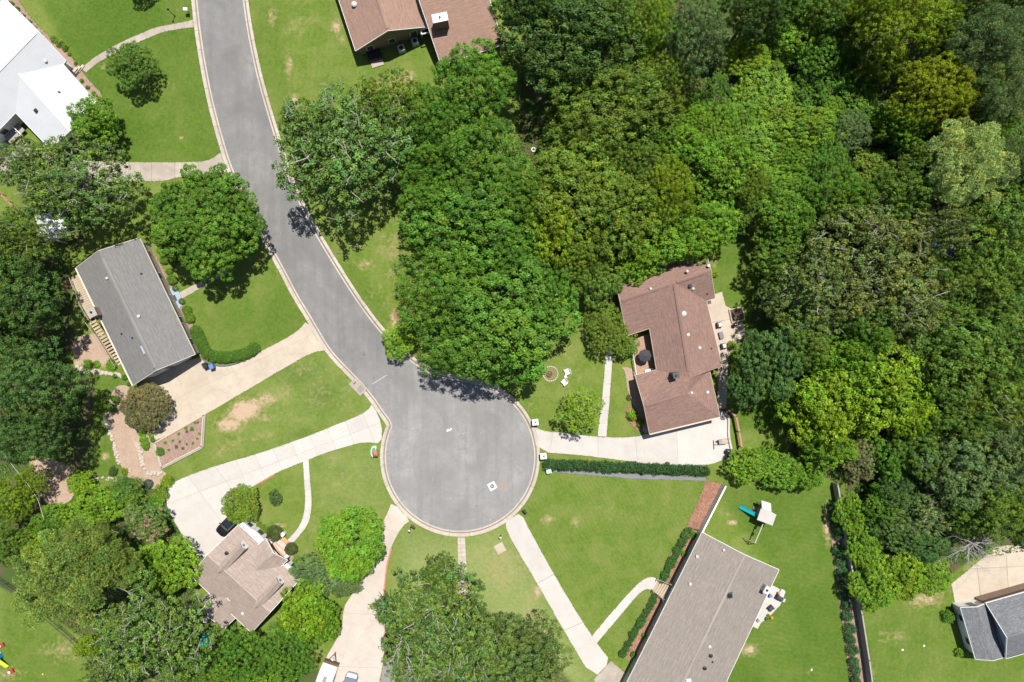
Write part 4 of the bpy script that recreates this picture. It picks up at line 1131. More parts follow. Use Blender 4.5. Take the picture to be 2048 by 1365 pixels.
T(1975, 800, 86, 70, 15, 'loose', 'olive', 'olive tree with pale twigs at the east edge', var=2)
T(1900, 830, 66, 56, 14, 'oak', 'mid', 'mid green tree below the large yellow green tree', E, var=0)
T(1915, 930, 80, 76, 14, 'oak', 'grey', 'grey green tree above the dead tree', var=1)
T(2010, 900, 66, 80, 15, 'oak', 'grey', 'grey green tree at the east edge above the cream patio', var=2)
T(1985, 1010, 76, 60, 13, 'oak', 'mid', 'green tree leaning over the cream patio', var=0)
T(2035, 1040, 34, 50, 12, 'oak', 'mid', 'green tree at the east edge of the cream patio', var=1)
T(1850, 1020, 74, 50, 9, 'loose', 'grey', 'grey green thin tree behind the dead tree', var=1)
T(1795, 985, 44, 44, 8, 'oak', 'pdark', 'dark tree in the wood gap by the long fence', var=2)
T(1870, 960, 50, 40, 8, 'oak', 'dark', 'shaded dark tree in the wood gap', var=0)
T(1722, 915, 42, 48, 6, 'feather', (0.15, 0.165, 0.06), 'pale straw green wispy bush at the fence end', name='large_shrub', cat='shrub', var=0)
T(1497, 930, 42, 36, 4.5, 'lush', 'bright', 'bright green tree overhanging the driveway end bins', var=1)
T(1570, 945, 46, 38, 4.5, 'lush', 'bright', 'bright green bushy tree on the back lawn, middle of three', var=2)
T(1615, 945, 34, 36, 5, 'lush', 'bright', 'bright green bushy tree at the fence end of the three', var=0)
T(1530, 912, 30, 26, 4, 'lush', 'bright', 'bright green bough between the driveway end bushes', name='large_shrub', cat='shrub')
T(1700, 1030, 30, 42, 5, 'lush', 'bright', 'bright green tree behind the long grey fence, tallest there', var=1)
T(1728, 1085, 36, 46, 5, 'lush', 'bright', 'bright green bush behind the long grey fence', name='large_shrub', cat='shrub', var=2)
T(1740, 1175, 44, 50, 5.5, 'lush', 'bright', 'bright green bushy tree at the lawn below the fence trees', var=0)
T(1800, 1150, 52, 50, 5.5, 'lush', 'lime', 'olive lime bushy tree between the fence and the cream patio', var=1)
T(1860, 1150, 44, 36, 5, 'lush', 'bright', 'bright bushy tree beside the cream patio', var=2)
T(1800, 1060, 56, 40, 7, 'oak', 'dark', 'dark tree behind the bright fence bushes', var=1)
T(1850, 1090, 44, 36, 6, 'oak', 'pdark', 'dark blue green tree left of the dead tree', var=2)
for (x, y, r, h, k, c, lab) in ((1560, 10, 50, 12, 'oak', 'mid', 'mid green tree above the sunny wood opening'), (1650, 20, 54, 13, 'oak', 'mid', 'mid green tree left of the tall yellow green trees'), (1690, 75, 46, 9, 'lush', 'green', 'green leafy tree at the dark hollow rim'),
                          (1860, 60, 50, 14, 'feather', 'yel', 'yellow green tree between the tall yellow green tree and the corner pine'), (1900, 110, 44, 12, 'lush', 'green', 'green tree above the golden yellow tree'), (1925, 30, 56, 15, 'oak', 'dark', 'dark tree left of the corner pine'), (2035, 20, 50, 15, 'oak', 'dark', 'dark tree behind the corner pine'),
                          (1960, 260, 46, 13, 'oak', 'mid', 'mid green tree above the palest pine'), (1800, 250, 46, 10, 'lush', 'bright', 'bright leafy tree under the golden yellow tree'), (1790, 390, 60, 14, 'oak', 'mid', 'mid green tree above the huge olive tree'), (1690, 400, 60, 12, 'oak', 'green', 'green tree between the lime thicket and the huge olive tree'),
                          (1880, 560, 50, 13, 'oak', 'mid', 'mid green tree left of the pool trees'), (1860, 650, 60, 14, 'oak', 'mid', 'mid green tree above the large yellow green tree'), (1720, 660, 60, 14, 'oak', 'green', 'green tree behind the bright green leafy tree'), (2040, 800, 50, 14, 'oak', 'mid', 'mid green tree at the east edge beside the olive tree'),
                          (1840, 900, 56, 11, 'oak', 'mid', 'mid green tree beside the dark wood gap'), (1780, 910, 50, 8, 'lush', 'green', 'green leafy tree in the wood gap'), (1960, 870, 56, 13, 'oak', 'grey', 'grey green tree between the two grey green ones'), (1920, 1020, 50, 10, 'oak', 'mid', 'mid green tree behind the dead branches'), (1760, 1010, 40, 7, 'lush', 'green', 'green leafy tree behind the tallest fence tree'),
                          (1600, 640, 50, 12, 'oak', 'mid', 'mid green tree under the olive white twigged tree'), (1560, 590, 46, 12, 'loose', 'loose', 'loose tree over the dark back lawn')):
    T(x, y, r, r * 0.95, h, k, c, lab)
def understory():
    rr = random.Random(31)
    poly = [(1060, 10), (2040, 10), (2040, 1060), (1900, 1090), (1770, 1080), (1750, 960), (1640, 930), (1620, 700), (1580, 480), (1450, 420), (1240, 500), (1100, 500), (1040, 420), (1080, 250)]
    n = 0
    for _ in range(4000):
        x, y = rr.uniform(1050, 2040), rr.uniform(5, 1080)
        if not in_poly(np.array([x]), np.array([y]), poly)[0]: continue
        w = P(x, y, 2)
        if any((w.x - a) ** 2 + (w.y - b) ** 2 < (r * 0.62) ** 2 for a, b, r in TREES): continue
        T(x, y, rr.uniform(26, 36), rr.uniform(26, 36), rr.uniform(2.5, 5), 'lush', rr.choice(('green', 'bright', 'mid', 'bright')), 'leafy understory bush filling a gap between the east wood trees', 'understory bushes of the east wood', name='large_shrub', cat='shrub')
        n += 1
        if n >= 60: break
understory()
# spiky conifer by the pink drive
sp = Thing('yucca', 'spiky dark green fronds fanning over the pink driveway', 'plant', tuple(P(785, 1205)))
fr = MB(); frr = random.Random(5)
for q in range(70):
    a_ = frr.uniform(0, 2 * math.pi); L_ = frr.uniform(1.9, 3.4); el = frr.uniform(0.15, 1.2); w_ = 0.09
    dx, dy = math.cos(a_), math.sin(a_)
    pts = []
    for k_ in range(5):
        t_ = k_ / 4; r_ = L_ * t_ * math.cos(el * (1 - 0.5 * t_)); z_ = 1.0 + L_ * t_ * math.sin(el) - 0.9 * t_ * t_
        pts.append((r_ * dx, r_ * dy, max(z_, 0.1), w_ * (1 - t_ * 0.8)))
    for (x0, y0, z0, w0), (x1, y1, z1, w1) in zip(pts[:-1], pts[1:]):
        fr.add([(x0 - dy * w0, y0 + dx * w0, z0), (x0, y0, z0 - w0 * 0.6), (x0 + dy * w0, y0 - dx * w0, z0), (x1 + dy * w1, y1 - dx * w1, z1), (x1, y1, z1 - w1 * 0.6), (x1 - dy * w1, y1 + dx * w1, z1)], [(0, 1, 4, 5), (1, 2, 3, 4)])
o = sp.part('frond', fr, mk('frond_green', (0.05, 0.11, 0.035), 0.55, 0.25, 2.0))
sp.part('stem', MB().lathe((0, 0, -0.1), [(0.22, 0), (0.18, 1.2), (0.1, 1.5)], 8), M('bark'))
# dead tree
def dead_tree(px, py, h, label):
    c = P(px, py, h * 0.6)
    t = Thing('dead_tree', label, 'tree', (c.x, c.y, 0)); rr = random.Random(9)
    mb = MB(); mb.tube([(0, 0, -0.1), (0.1, 0, h * 0.3), (0, 0.1, h * 0.62), (0.2, -0.1, h * 0.85)], [0.3, 0.24, 0.18, 0.08], 7)
    t.part('trunk', mb, M('bark_dead'))
    mb = MB()
    def grow(p, d, L, r, lev):
        e = p + d * L
        pts = limb(mb, p, e, r, r * 0.45, rr, 4, 0.07, 4)
        if lev == 0: return
        for k_ in range(3 if lev > 1 else 4):
            s_ = pts[rr.choice((1, 2, 3, 4))]
            nd = (d * 0.8 + Vector((rr.uniform(-1, 1), rr.uniform(-1, 1), rr.uniform(-.45, .5)))).normalized()
            grow(s_, nd, L * rr.uniform(0.5, 0.75), r * 0.5, lev - 1)
    for k_ in range(13):
        a_ = k_ * 2.4 + rr.uniform(-.3, .3)
        grow(Vector((0, 0, h * rr.uniform(0.45, 0.8))), Vector((math.cos(a_), math.sin(a_), rr.uniform(0.0, 0.6))).normalized(), rr.uniform(2.0, 3.6), 0.06, 3)
    t.part('branches', mb, M('bark_dead'))
dead_tree(1940, 1085, 9, 'bare grey dead tree with tangled branches above the cream patio')

# ------------------------------------------------------------------ shrubs
for (x, y, r) in ((458 + 0, 0, 0),): pass
G = 'clipped balls along the grey house front'
for (x, y, r, lab) in ((328, 520, 8.5, 'clipped ball shrub at the far end of the pink mulch bed'), (338, 542, 7, 'clipped ball shrub, second in the pink mulch bed'), (343.5, 559, 10, 'largest clipped ball shrub by the blue porch'),
                       (350, 577, 6, 'small ball shrub standing on the blue porch, beside the walk'), (363, 603, 6, 'small ball shrub on the blue porch, below the walk'), (373, 620, 9.5, 'clipped shrub just below the blue porch'), (379, 636, 10, 'clipped shrub touching the one below the blue porch')):
    shrub(x, y, r, 'bright' if r > 6.5 else 'green', lab, G, kind=CLIP[0])
# L-shaped hedge of the grey house (one row of clipped shrubs)
hp = chaikin([(391, 662), (402, 685), (410, 704), (425, 713), (450, 715), (475, 713), (500, 704), (508, 696)], 2)
for p in resample(hp, 9.5):
    shrub(p.x, p.y, 11.5, (0.085, 0.185, 0.020), 'bright clipped hedge shrub curving round the grey house driveway corner', 'curved hedge by the grey house driveway', 1.1, CLIP[0], 'hedge_shrub')
# long dark hedge
n_ = 26
for i in range(n_):
    t_ = i / (n_ - 1)
    shrub(1096 + (1412 - 1096) * t_, 929 + 13 * t_ + trng.uniform(-1, 1), trng.uniform(9.5, 12.0), (0.036, 0.088, 0.026), 'dark green hedge shrub in the long row below the wide driveway', 'long dark hedge below the wide driveway', 1.5, None, 'hedge_shrub')
# foundation hedges of the taupe house
for i in range(11):
    t_ = i / 10
    shrub(1376 + (1326 - 1376) * t_ + trng.uniform(-1, 1), 1062 + (1160 - 1062) * t_, trng.uniform(8, 10), (0.045, 0.12, 0.022), 'dark green shrub in the row north of the wooden steps', 'shrub row north of the wooden steps')
for i in range(13):
    t_ = i / 12
    shrub(1310 + (1246 - 1310) * t_ + trng.uniform(-1, 1), 1194 + (1308 - 1194) * t_, trng.uniform(7, 9), (0.045, 0.12, 0.022), 'dark green shrub in the row south of the wooden steps', 'shrub row south of the wooden steps')
for (x, y, r, lab) in ((1388, 1071, 7, 'small dark shrub against the wall at the mulch top'), (1368, 1108, 5.5, 'small dark shrub between hedge row and wall'), (1288, 1271, 5.5, 'round light shrub between the south row and the wall'), (1267, 1310, 6.5, 'round shrub at the south end of the wall bed')):
    shrub(x, y, r, 'green', lab)
# fence row on the back lawn
fy = [1016, 1035, 1052, 1070, 1100, 1122, 1145, 1168, 1190, 1211, 1233, 1257, 1278, 1300, 1325, 1343, 1362]
for y_ in fy:
    t_ = (y_ - 1016) / 346
    shrub(1668 + 45 * t_ + trng.uniform(-1.5, 1.5), y_, trng.uniform(9.5, 12.5), (0.042, 0.108, 0.034), 'rounded dark green shrub in the row along the long grey fence', 'shrub row along the long grey fence', 1.3)
# white house bed
for (x, y, r, c) in ((23, 7, 5, 'green'), (34, 18, 5, 'green'), (45, 32, 5, 'green'), (57, 44, 5.5, 'green'), (68, 56, 5, 'green'), (80, 68, 4, 'green')):
    shrub(x, y, r, c, 'small dark round shrub in the row beside the white metal roof', 'small shrubs beside the white metal roof')
for (x, y, r, lab) in ((107, 78, 7, 'reddish twiggy shrub in the mulch beside the white house'), (117, 85, 8, 'olive twiggy shrub in the mulch beside the white house'), (129, 95, 7, 'pale green shrub in the mulch above the curved walk'), (138, 108, 4, 'tiny shrub beside the curved walk end'), (151, 127, 4, 'tiny shrub at the step of the curved walk')):
    shrub(x, y, r, 'olive', lab)
for (x, y) in ((163, 162), (175, 175), (187, 187)):
    shrub(x, y, 4.5, 'green', 'small round shrub in the mulch below the curved walk', 'small shrubs below the curved walk')
# dormered house
for (x, y, r, lab) in ((549, 1067, 15.5, 'large clipped ball left of the terracotta steps'), (582, 1098, 12, 'clipped ball right of the terracotta steps')):
    shrub(x, y, r, (0.075, 0.105, 0.030), lab, 'clipped balls flanking the terracotta steps', 1.6, CLIP[0])
shrub(550, 995, 13.5, (0.07, 0.12, 0.03), 'oval dark green bush alone on the lawn by the winding walk', h=1.5, sq=1.25)
shrub(528, 1060, 9, 'olive', 'low olive shrub in front of the white bay'); shrub(518, 1050, 7, 'olive', 'low bronze shrub beside the black car bay')
shrub(592, 1122, 9, 'bright', 'bright shrub right of the porch gable'); shrub(600, 1138, 8, 'yel', 'yellowish shrub beside the second bay')
# red-brown house
shrub(1265, 830, 12, 'lime', 'lime yellow shrub in the red mulch, upper of the pair', h=1.2); shrub(1281, 845, 9, 'bright', 'bright shrub in the red mulch, lower of the pair', h=1.0)
shrub(1259, 795, 6, 'brown', 'brownish low shrub at the garage side'); shrub(1434, 488, 7, 'green', 'green shrub below the split rail fence'); shrub(1455, 480, 6, 'green', 'smaller green shrub below the split rail fence')
shrub(1430, 548, 8, 'lime', 'lime shrub at the back corner of the red brown roof', h=0.8); shrub(1463, 690, 9, 'yel', 'yellow green shrub at the patio edge'); shrub(1470, 712, 10, 'bright', 'bright shrub at the foot of the patio')
# planter bed by the grey house drive
for i, (x, y) in enumerate(((331, 886), (358, 868), (346, 882), (360, 884), (353, 894), (374, 889), (386, 887), (395, 878), (384, 859), (374, 864), (390, 846), (399, 868), (372, 856), (396, 845), (366, 897), (338, 900))):
    shrub(x, y, (4.6, 3.4, 3.6, 3.2)[i % 4], ('bright', 'lime', 'yel', 'green', 'brown')[i % 5], 'small mounded plant in the timber edged mulch bed', 'plants in the timber edged bed', 0.35)
shrub(320, 903, 9, 'green', 'spiky green plant at the corner of the timber edged bed', h=0.7)
for (x, y, lab) in ((283, 865, 'green strappy plants above the rock line'), (287, 880, 'green strappy plants beside the timber edging'), (291, 892, 'lowest green strappy plants beside the rock line')):
    shrub(x, y, 9, 'bright', lab, h=0.6)
shrub(302, 872, 5, 'lime', 'yellow flowering plant at the driveway corner'); shrub(305, 880, 5, 'grey', 'dark potted plant at the driveway corner')
shrub(222, 817, 9, 'green', 'low green clump on the rock edge, lower'); shrub(232, 800, 9, 'green', 'low green clump on the rock edge, upper')
shrub(222, 729, 11, 'bright', 'bright clump below the deck stairs', h=0.7); shrub(176, 728, 10, 'bright', 'bright clump on the pine straw clearing edge', h=0.6); shrub(193, 729, 8, 'bright', 'smaller bright clump on the pine straw clearing edge', h=0.5)
shrub(249, 755, 6, 'green', 'small plant at the grey house lower wall'); shrub(230, 752, 5, 'green', 'small plant by the dry stone edge'); shrub(258, 768, 5, 'grey', 'small grey plant at the garage corner')
shrub(296, 968, 9, (0.07, 0.12, 0.07), 'blue grey ball shrub at the end of the pine straw bed', kind=CLIP[0]); shrub(225, 943, 10, 'dark', 'dark shrub at the foot of the narrow lawn', h=1.0); shrub(248, 944, 8, 'yel', 'yellowish shrub beside the dark one')
shrub(335, 963, 13, 'yel', 'yellow strappy clump at the parking court corner', h=0.9); shrub(322, 985, 17, 'olive', 'olive ground shrub beside the parking court', h=0.9); shrub(310, 1005, 16, 'green', 'green spreading shrub beside the parking court', h=0.9)
shrub(1898, 1232, 12, 'green', 'dark shrub at the slate roof corner', h=1.4); shrub(1906, 1240, 8, 'brown', 'brownish shrub beside the slate roof wall'); shrub(1922, 1305, 11, 'bright', 'bright shrub below the slate roof', h=1.1)
shrub(1537, 1232, 4, 'lime', 'lime plant on the back patio edge'); shrub(1533, 1238, 4, 'green', 'green plant on the back patio edge')
# low undergrowth leaves covering the wood floor
def ground_cover():
    rs = np.random.default_rng(77)
    polys = [px2([(1050, 0), (2100, 0), (2100, 1090), (1900, 1130), (1700, 1120), (1690, 970), (1590, 930), (1560, 700), (1540, 470), (1440, 460), (1240, 555), (1010, 430)]),
             px2([(-20, 440), (130, 520), (130, 690), (170, 770), (160, 920), (60, 910), (-20, 1000)]), px2([(0, 1010), (320, 1000), (390, 1110), (400, 1260), (620, 1360), (250, 1360), (190, 1290), (50, 1190)])]
    X, Y = [], []
    for p in polys:
        xs_ = [q.x for q in p]; ys_ = [q.y for q in p]
        n = int((max(xs_) - min(xs_)) * (max(ys_) - min(ys_)) * 16)
        x = rs.uniform(min(xs_), max(xs_), n); y = rs.uniform(min(ys_), max(ys_), n)
        pat = np.sin(x * 0.9 + 1.3 * np.sin(y * 0.7)) + np.sin(y * 1.1 + 1.7 * np.sin(x * 0.5)) + rs.normal(size=n) * 0.5
        k = in_poly(x, y, p) & (pat > -0.9)
        X.append(x[k]); Y.append(y[k])
    x = np.concatenate(X); y = np.concatenate(Y); n = len(x)
    z = 0.05 + np.abs(rs.normal(size=n)) * 0.25
    nr = rs.normal(size=(n, 3)) * 0.5 + np.array([0, 0, 1]); nr /= np.linalg.norm(nr, axis=1, keepdims=True)
    tn = np.clip(1 + rs.normal(size=n) * 0.25, 0.4, 1.8)
    me = leaf_mesh('ground_cover', np.stack([x, y, z], 1), nr, rs.uniform(0.15, 0.40, n), 0.6, np.stack([tn * 1.05, tn, tn * 0.9], 1), rs)
    me.materials.append(M('leaf'))
    o = bpy.data.objects.new('ground_cover', me); COL.objects.link(o); o.color = (0.075, 0.150, 0.02, 1)
    props(o, 'low green undergrowth covering the wood floor', 'undergrowth', None, 'stuff')
ground_cover()
# ------------------------------------------------------------------ houses
class House(Thing):
    def __init__(s, name, label, ctr):
        super().__init__(name, label, 'house', tuple(P(*ctr)))
        s.planes = []
    def roof(s, V, F, mat, trim='white', name='roof', th=0.22, parent=None, nof=()):
        V = [Vector(v) for v in V]
        F = [list(f) for f in F]
        for i, f in enumerate(F):
            n = (V[f[1]] - V[f[0]]).cross(V[f[2]] - V[f[0]])
            if n.z < 0: F[i] = f[::-1]
        n0 = len(V)
        vs = V + [v - Vector((0, 0, th)) for v in V]
        fs = [tuple(f) for f in F] + [tuple(i + n0 for i in reversed(f)) for f in F]
        me = bpy.data.meshes.new(name); me.from_pydata([tuple(v - s.loc) for v in vs], [], fs)
        uv = me.uv_layers.new(name='UVMap')
        for p in me.polygons:
            n = p.normal if p.normal.z > 0 else -p.normal
            u = Vector((0, 0, 1)).cross(n)
            u = u.normalized() if u.length > 1e-4 else Vector((1, 0, 0))
            w = n.cross(u)
            for li in p.loop_indices:
                c = me.vertices[me.loops[li].vertex_index].co
                uv.data[li].uv = (c.dot(u), c.dot(w))
        me.update()
        r = obj(name, me, M(mat), parent or s.e)
        cnt = {}
        for f in F:
            for a, b in zip(f, f[1:] + f[:1]): cnt[frozenset((a, b))] = cnt.get(frozenset((a, b)), []) + [(a, b)]
        mb = MB()
        for k, e in cnt.items():
            if len(e) == 1:
                a, b = e[0]
                if a in nof or b in nof: continue
                d = (V[b] - V[a]).xy.normalized(); o = Vector((d.y, -d.x, 0)) * 0.05
                A, B = V[a], V[b]; z = Vector((0, 0, th + 0.02)); up = Vector((0, 0, 0.012))
                mb.add([A + up, B + up, B + o + up, A + o + up, A - z, B - z, B + o - z, A + o - z], [(0, 3, 2, 1), (4, 5, 6, 7), (0, 1, 5, 4), (3, 7, 6, 2), (0, 4, 7, 3), (1, 2, 6, 5)])
        if mb.f: obj('fascia', mb.mesh('fascia', s.loc), M(trim), r)
        for f in F: s.planes.append([V[i] for i in f])
        return r
    def on(s, px, py):
        """point where the photo ray meets the roof (highest hit)"""
        o = Vector((0, 0, HCAM)); d = P(px, py, 0) - o
        best = None
        for pl in s.planes:
            n = (pl[1] - pl[0]).cross(pl[2] - pl[0])
            den = n.dot(d)
            if abs(den) < 1e-9: continue
            t = n.dot(pl[0] - o) / den
            p = o + d * t
            if in_poly(np.array([p.x]), np.array([p.y]), [(q.x, q.y) for q in pl])[0]:
                if best is None or p.z > best.z: best = p
        return best if best is not None else P(px, py, 4)
    def walls(s, poly, z1, mat, ov=0.45, z0=-0.1):
        p = inset([(q[0], q[1]) for q in poly], ov)
        w = s.wpart('wall', MB().prism([tuple(q) for q in p], z0, z1), M(mat))
        return w, p
    def gable(s, A, B, C, D, e, r, mat, wallmat, trim='white', ov=0.4, name='roof', gab=(True, True), wall=True, gmat=None):
        A, B, C, D = (P(*q, e) for q in (A, B, C, D))
        m1, m2 = (A + B) / 2, (C + D) / 2
        m1.z = m2.z = r
        rf = s.roof([A, B, C, D, m1, m2], [(0, 4, 5, 3), (1, 2, 5, 4)], mat, trim, name)
        p = None
        if wall:
            w, p = s.walls([A, B, C, D], e - 0.12, wallmat, ov)
            for on_, a, b, m, o in ((gab[0], A, B, m1, m2), (gab[1], C, D, m2, m1)):
                if not on_: continue
                d = (o - m).normalized(); ed = (b - a).normalized()
                q = [a + d * ov + ed * ov, b + d * ov - ed * ov, m + d * ov]
                q[0].z = q[1].z = e - 0.12; q[2].z = r - 0.42
                th = d * 0.18
                s.wpart('gable_wall', MB().add([*q, *[x + th for x in q]], [(0, 1, 2), (5, 4, 3), (0, 3, 4, 1), (1, 4, 5, 2), (2, 5, 3, 0)]), M(gmat or wallmat), w)
            s.wall_obj = w
        return rf, p, (m1, m2)
    def opening(s, p, q, t, w, z0, z1, kind='window', parent=None):
        p, q = Vector((p[0], p[1], 0)), Vector((q[0], q[1], 0))
        d = (q - p).normalized(); n = Vector((d.y, -d.x, 0)); c = p.lerp(q, t); rz = math.atan2(d.y, d.x)
        fm, pm = {'window': ('white', 'window_glass'), 'door': ('white', 'wood_dark'), 'garage_door': ('white', 'siding_white')}[kind]
        o = s.wpart(kind, MB().box((c.x + n.x * 0.02, c.y + n.y * 0.02, (z0 + z1) / 2), (w, 0.10, z1 - z0), rz), M(fm), parent or s.wall_obj)
        return o, c, n, rz, w, z0, z1
    def row_windows(s, poly, skip=(), mat=None, zz=(0.95, 2.25)):
        n = len(poly)
        for i in range(n):
            if i in skip: continue
            a, b = poly[i], poly[(i + 1) % n]
            L = (Vector(b) - Vector(a)).length
            k = int(L // 3.4)
            for j in range(k):
                o, c, nn_, rz, w, z0, z1 = s.opening(a, b, (j + 0.5) / k, 1.15, *zz)
                # panes are children of the wall part, one level below the frame is not allowed
                s.wpart('window_pane', MB().box((c.x + nn_.x * 0.06, c.y + nn_.y * 0.06, (z0 + z1) / 2), (w - 0.16, 0.06, z1 - z0 - 0.16), rz), M('window_glass'), s.wall_obj)
    def vent(s, px, py, kind='pipe'):
        p = s.on(px, py)
        if kind == 'pipe':
            s.wpart('vent_pipe', MB().cyl((p.x, p.y, p.z - 0.15), 0.09, 0.5, 8).cyl((p.x, p.y, p.z - 0.05), 0.17, 0.1, 8), M('iron'))
        elif kind == 'white':
            s.wpart('roof_vent', MB().lathe((p.x, p.y, p.z - 0.12), [(0.18, 0), (0.18, 0.24), (0.25, 0.26), (0.24, 0.33), (0.1, 0.38)], 12), M('vent'))
        elif kind == 'turbine':
            s.wpart('roof_vent', MB().lathe((p.x, p.y, p.z - 0.15), [(0.22, 0), (0.22, 0.25), (0.40, 0.30), (0.43, 0.42), (0.30, 0.55), (0.1, 0.6)], 14), M('vent'))
        elif kind == 'box':
            s.wpart('roof_vent', MB().bbox((p.x, p.y, p.z + 0.12), (0.36, 0.36, 0.3), 0.06, 0.4), M('vent'))
        elif kind == 'dark':
            s.wpart('roof_vent', MB().lathe((p.x, p.y, p.z - 0.15), [(0.2, 0), (0.2, 0.35), (0.3, 0.38), (0.1, 0.5)], 10), M('dark'))
    def ridge_cap(s, a, b, mat, w=0.32, name='ridge_vent', lift=0.03):
        """raised cap with short vertical sides, following the fold of the ridge"""
        a, b = Vector(a), Vector(b); d = (b - a).normalized(); n = Vector((-d.y, d.x, 0)).normalized()
        z = lambda v: Vector((0, 0, v))
        dr = w * 0.42
        rings = [[p - n * w - z(dr + 0.1), p + n * w - z(dr + 0.1), p + n * w - z(dr - lift - 0.06), p + z(lift + 0.07), p - n * w - z(dr - lift - 0.06)] for p in (a, b)]
        s.wpart(name, MB().loft([[tuple(q) for q in r] for r in rings]), M(mat))
    def chimney(s, px, py, z, dx, dy, rz, mat, capmat='concrete_old', zb=0.0):
        c = P(px, py, z)
        o = s.wpart('chimney', MB().box((c.x, c.y, (z + zb) / 2), (dx, dy, z - zb), rz), M(mat))
        s.wpart('cap', MB().bbox((c.x, c.y, z + 0.06), (dx + 0.16, dy + 0.16, 0.12), 0.03, rz), M(capmat), o)
        s.wpart('flue', MB().cyl((c.x, c.y, z + 0.12), 0.14, 0.3, 8), M('dark'), o)
    def gutter(s, a, b, mat='white', w=0.13):
        a, b = Vector(a), Vector(b); d = (b - a); L = d.length; c = (a + b) / 2; dn = d.normalized()
        n = Vector((dn.y, -dn.x, 0)).normalized()
        rz = math.atan2(d.y, d.x)
        s.wpart('gutter', MB().box((c.x + n.x * 0.12, c.y + n.y * 0.12, c.z - 0.07), (L, w, 0.12), rz), M(mat))
    def dish(s, px, py, z):
        c = P(px, py, z)
        d = s.wpart('satellite_dish', MB().lathe((c.x, c.y, c.z), [(0.02, 0), (0.2, 0.04), (0.34, 0.12), (0.33, 0.13), (0.18, 0.06), (0.02, 0.03)], 14).tube([(c.x, c.y, c.z), (c.x, c.y, c.z - 0.6)], 0.03, 6), M('galv'))

# --- grey-roofed house, west of the street
h = House('house', 'grey shingled gable roof house with cream eaves beside the broad cream driveway', (270, 620))
rf, wp, (m1, m2) = h.gable((152, 536), (279, 476), (390, 709), (266, 771), 3.0, 5.3, 'shingle_grey', 'siding_taupe', 'cream')
h.row_windows(wp, ())
d_ = (m2 - m1).normalized(); h.ridge_cap(m1 + d_ * 1.2, m2 - d_ * 0.4, 'cap_grey', 0.34)
for a_, b_ in (((279, 476), (390, 709)), ((152, 536), (266, 771))): h.gutter(P(*a_, 3.0), P(*b_, 3.0), 'cream', 0.16)
for x, y, k in ((215, 557, 'box'), (278, 633, 'white'), (283, 548, 'pipe'), (265, 676, 'pipe'), (244, 668, 'pipe')): h.vent(x, y, k)
p_ = h.on(287, 700); h.wpart('skylight', MB().bbox((p_.x, p_.y, p_.z + 0.03), (0.45, 1.3, 0.14), 0.03, 0.42), M('porch_blue'))
h.chimney(184, 625, 4.6, 1.05, 1.3, 0.44, 'brick_brown', 'wood_grey')
# garage openings on the south wall: door part with panels
def garage(h, a, b, t, w, ht=2.2):
    a, b = Vector((a[0], a[1], 0)), Vector((b[0], b[1], 0)); d = (b - a).normalized(); n = Vector((d.y, -d.x, 0)); c = a.lerp(b, t); rz = math.atan2(d.y, d.x)
    g = h.wpart('garage_door', MB().box((c.x, c.y, ht / 2), (w, 0.16, ht), rz), M('white'))
    for i in range(4):
        h.wpart('panel', MB().box((c.x + n.x * 0.1, c.y + n.y * 0.1, ht * (i + .5) / 4), (w - 0.15, 0.06, ht / 4 - 0.05), rz), M('siding_white'), g)
longest = sorted(range(4), key=lambda i: (Vector(wp[i]) + Vector(wp[(i + 1) % 4])).y)[0]
garage(h, wp[longest], wp[(longest + 1) % 4], 0.3, 2.7); garage(h, wp[longest], wp[(longest + 1) % 4], 0.7, 2.7)
# blue porch
pc = struct('porch', MB().prism(px2([(338, 580), (352, 571), (368, 606), (357, 622)]), -0.03, 0.16), M('porch_blue'), label='blue grey painted front porch of the grey roofed house')
obj('door_mat', MB().box((0, 0, 0), (0.55, 0.95, 0.03)), M('iron'), pc, (P(350, 597).x, P(350, 597).y, 0.18), 0.44)
# rear deck and stairs
dk = Thing('deck', 'tan timber deck with long stair on the wooded side of the grey house', 'deck', tuple(P(170, 600)))
dp = [P(x, y, 1.3) for x, y in ((140, 556), (158, 548), (196, 628), (178, 640), (160, 610))]
fl = dk.wpart('floor', MB().prism([(p.x, p.y) for p in dp], 1.16, 1.24), M('wood_tan'))
e0, e1 = P(158, 548, 1.3), P(196, 628, 1.3); dl = (e1 - e0).normalized(); dn_ = Vector((dl.y, -dl.x, 0))
L_ = (e1 - e0).length; k_ = int(L_ / 0.34)
for i in range(k_):
    c_ = e0 + dl * (L_ * (i + 0.5) / k_) + dn_ * 0.62
    dk.wpart('board', MB().box((c_.x, c_.y, 1.27), (1.25, 0.30, 0.05), math.atan2(dn_.y, dn_.x)), M('wood_tan'), fl)
for x, y in ((140, 556), (160, 610), (178, 640), (149, 583)):
    p = P(x, y, 1.3); dk.wpart('post', MB().box((p.x, p.y, 1.15), (0.12, 0.12, 2.4)), M('wood_dark'))
rp = [P(x, y, 2.2) for x, y in ((138, 556), (159, 611), (177, 641))]
for a_, b_ in zip(rp[:-1], rp[1:]):
    dk.wpart('rail', MB().tube([a_, b_], 0.06, 4), M('wood_grey'))
s0, s1 = P(184, 642, 1.2), P(243, 730, 0.05)
for i in range(15):
    t_ = (i + 0.5) / 15; c_ = s0.lerp(s1, t_); a_ = math.atan2((s1 - s0).y, (s1 - s0).x)
    dk.wpart('step', MB().box((c_.x, c_.y, c_.z), (0.30, 1.0, 0.06), a_), M('wood_tan'))
sn = Vector((-(s1 - s0).y, (s1 - s0).x, 0)).normalized() * 0.55
for q in (1, -1): dk.wpart('stringer', MB().tube([s0 + sn * q - Vector((0, 0, .05)), s1 + sn * q - Vector((0, 0, .05))], 0.07, 4), M('wood'))
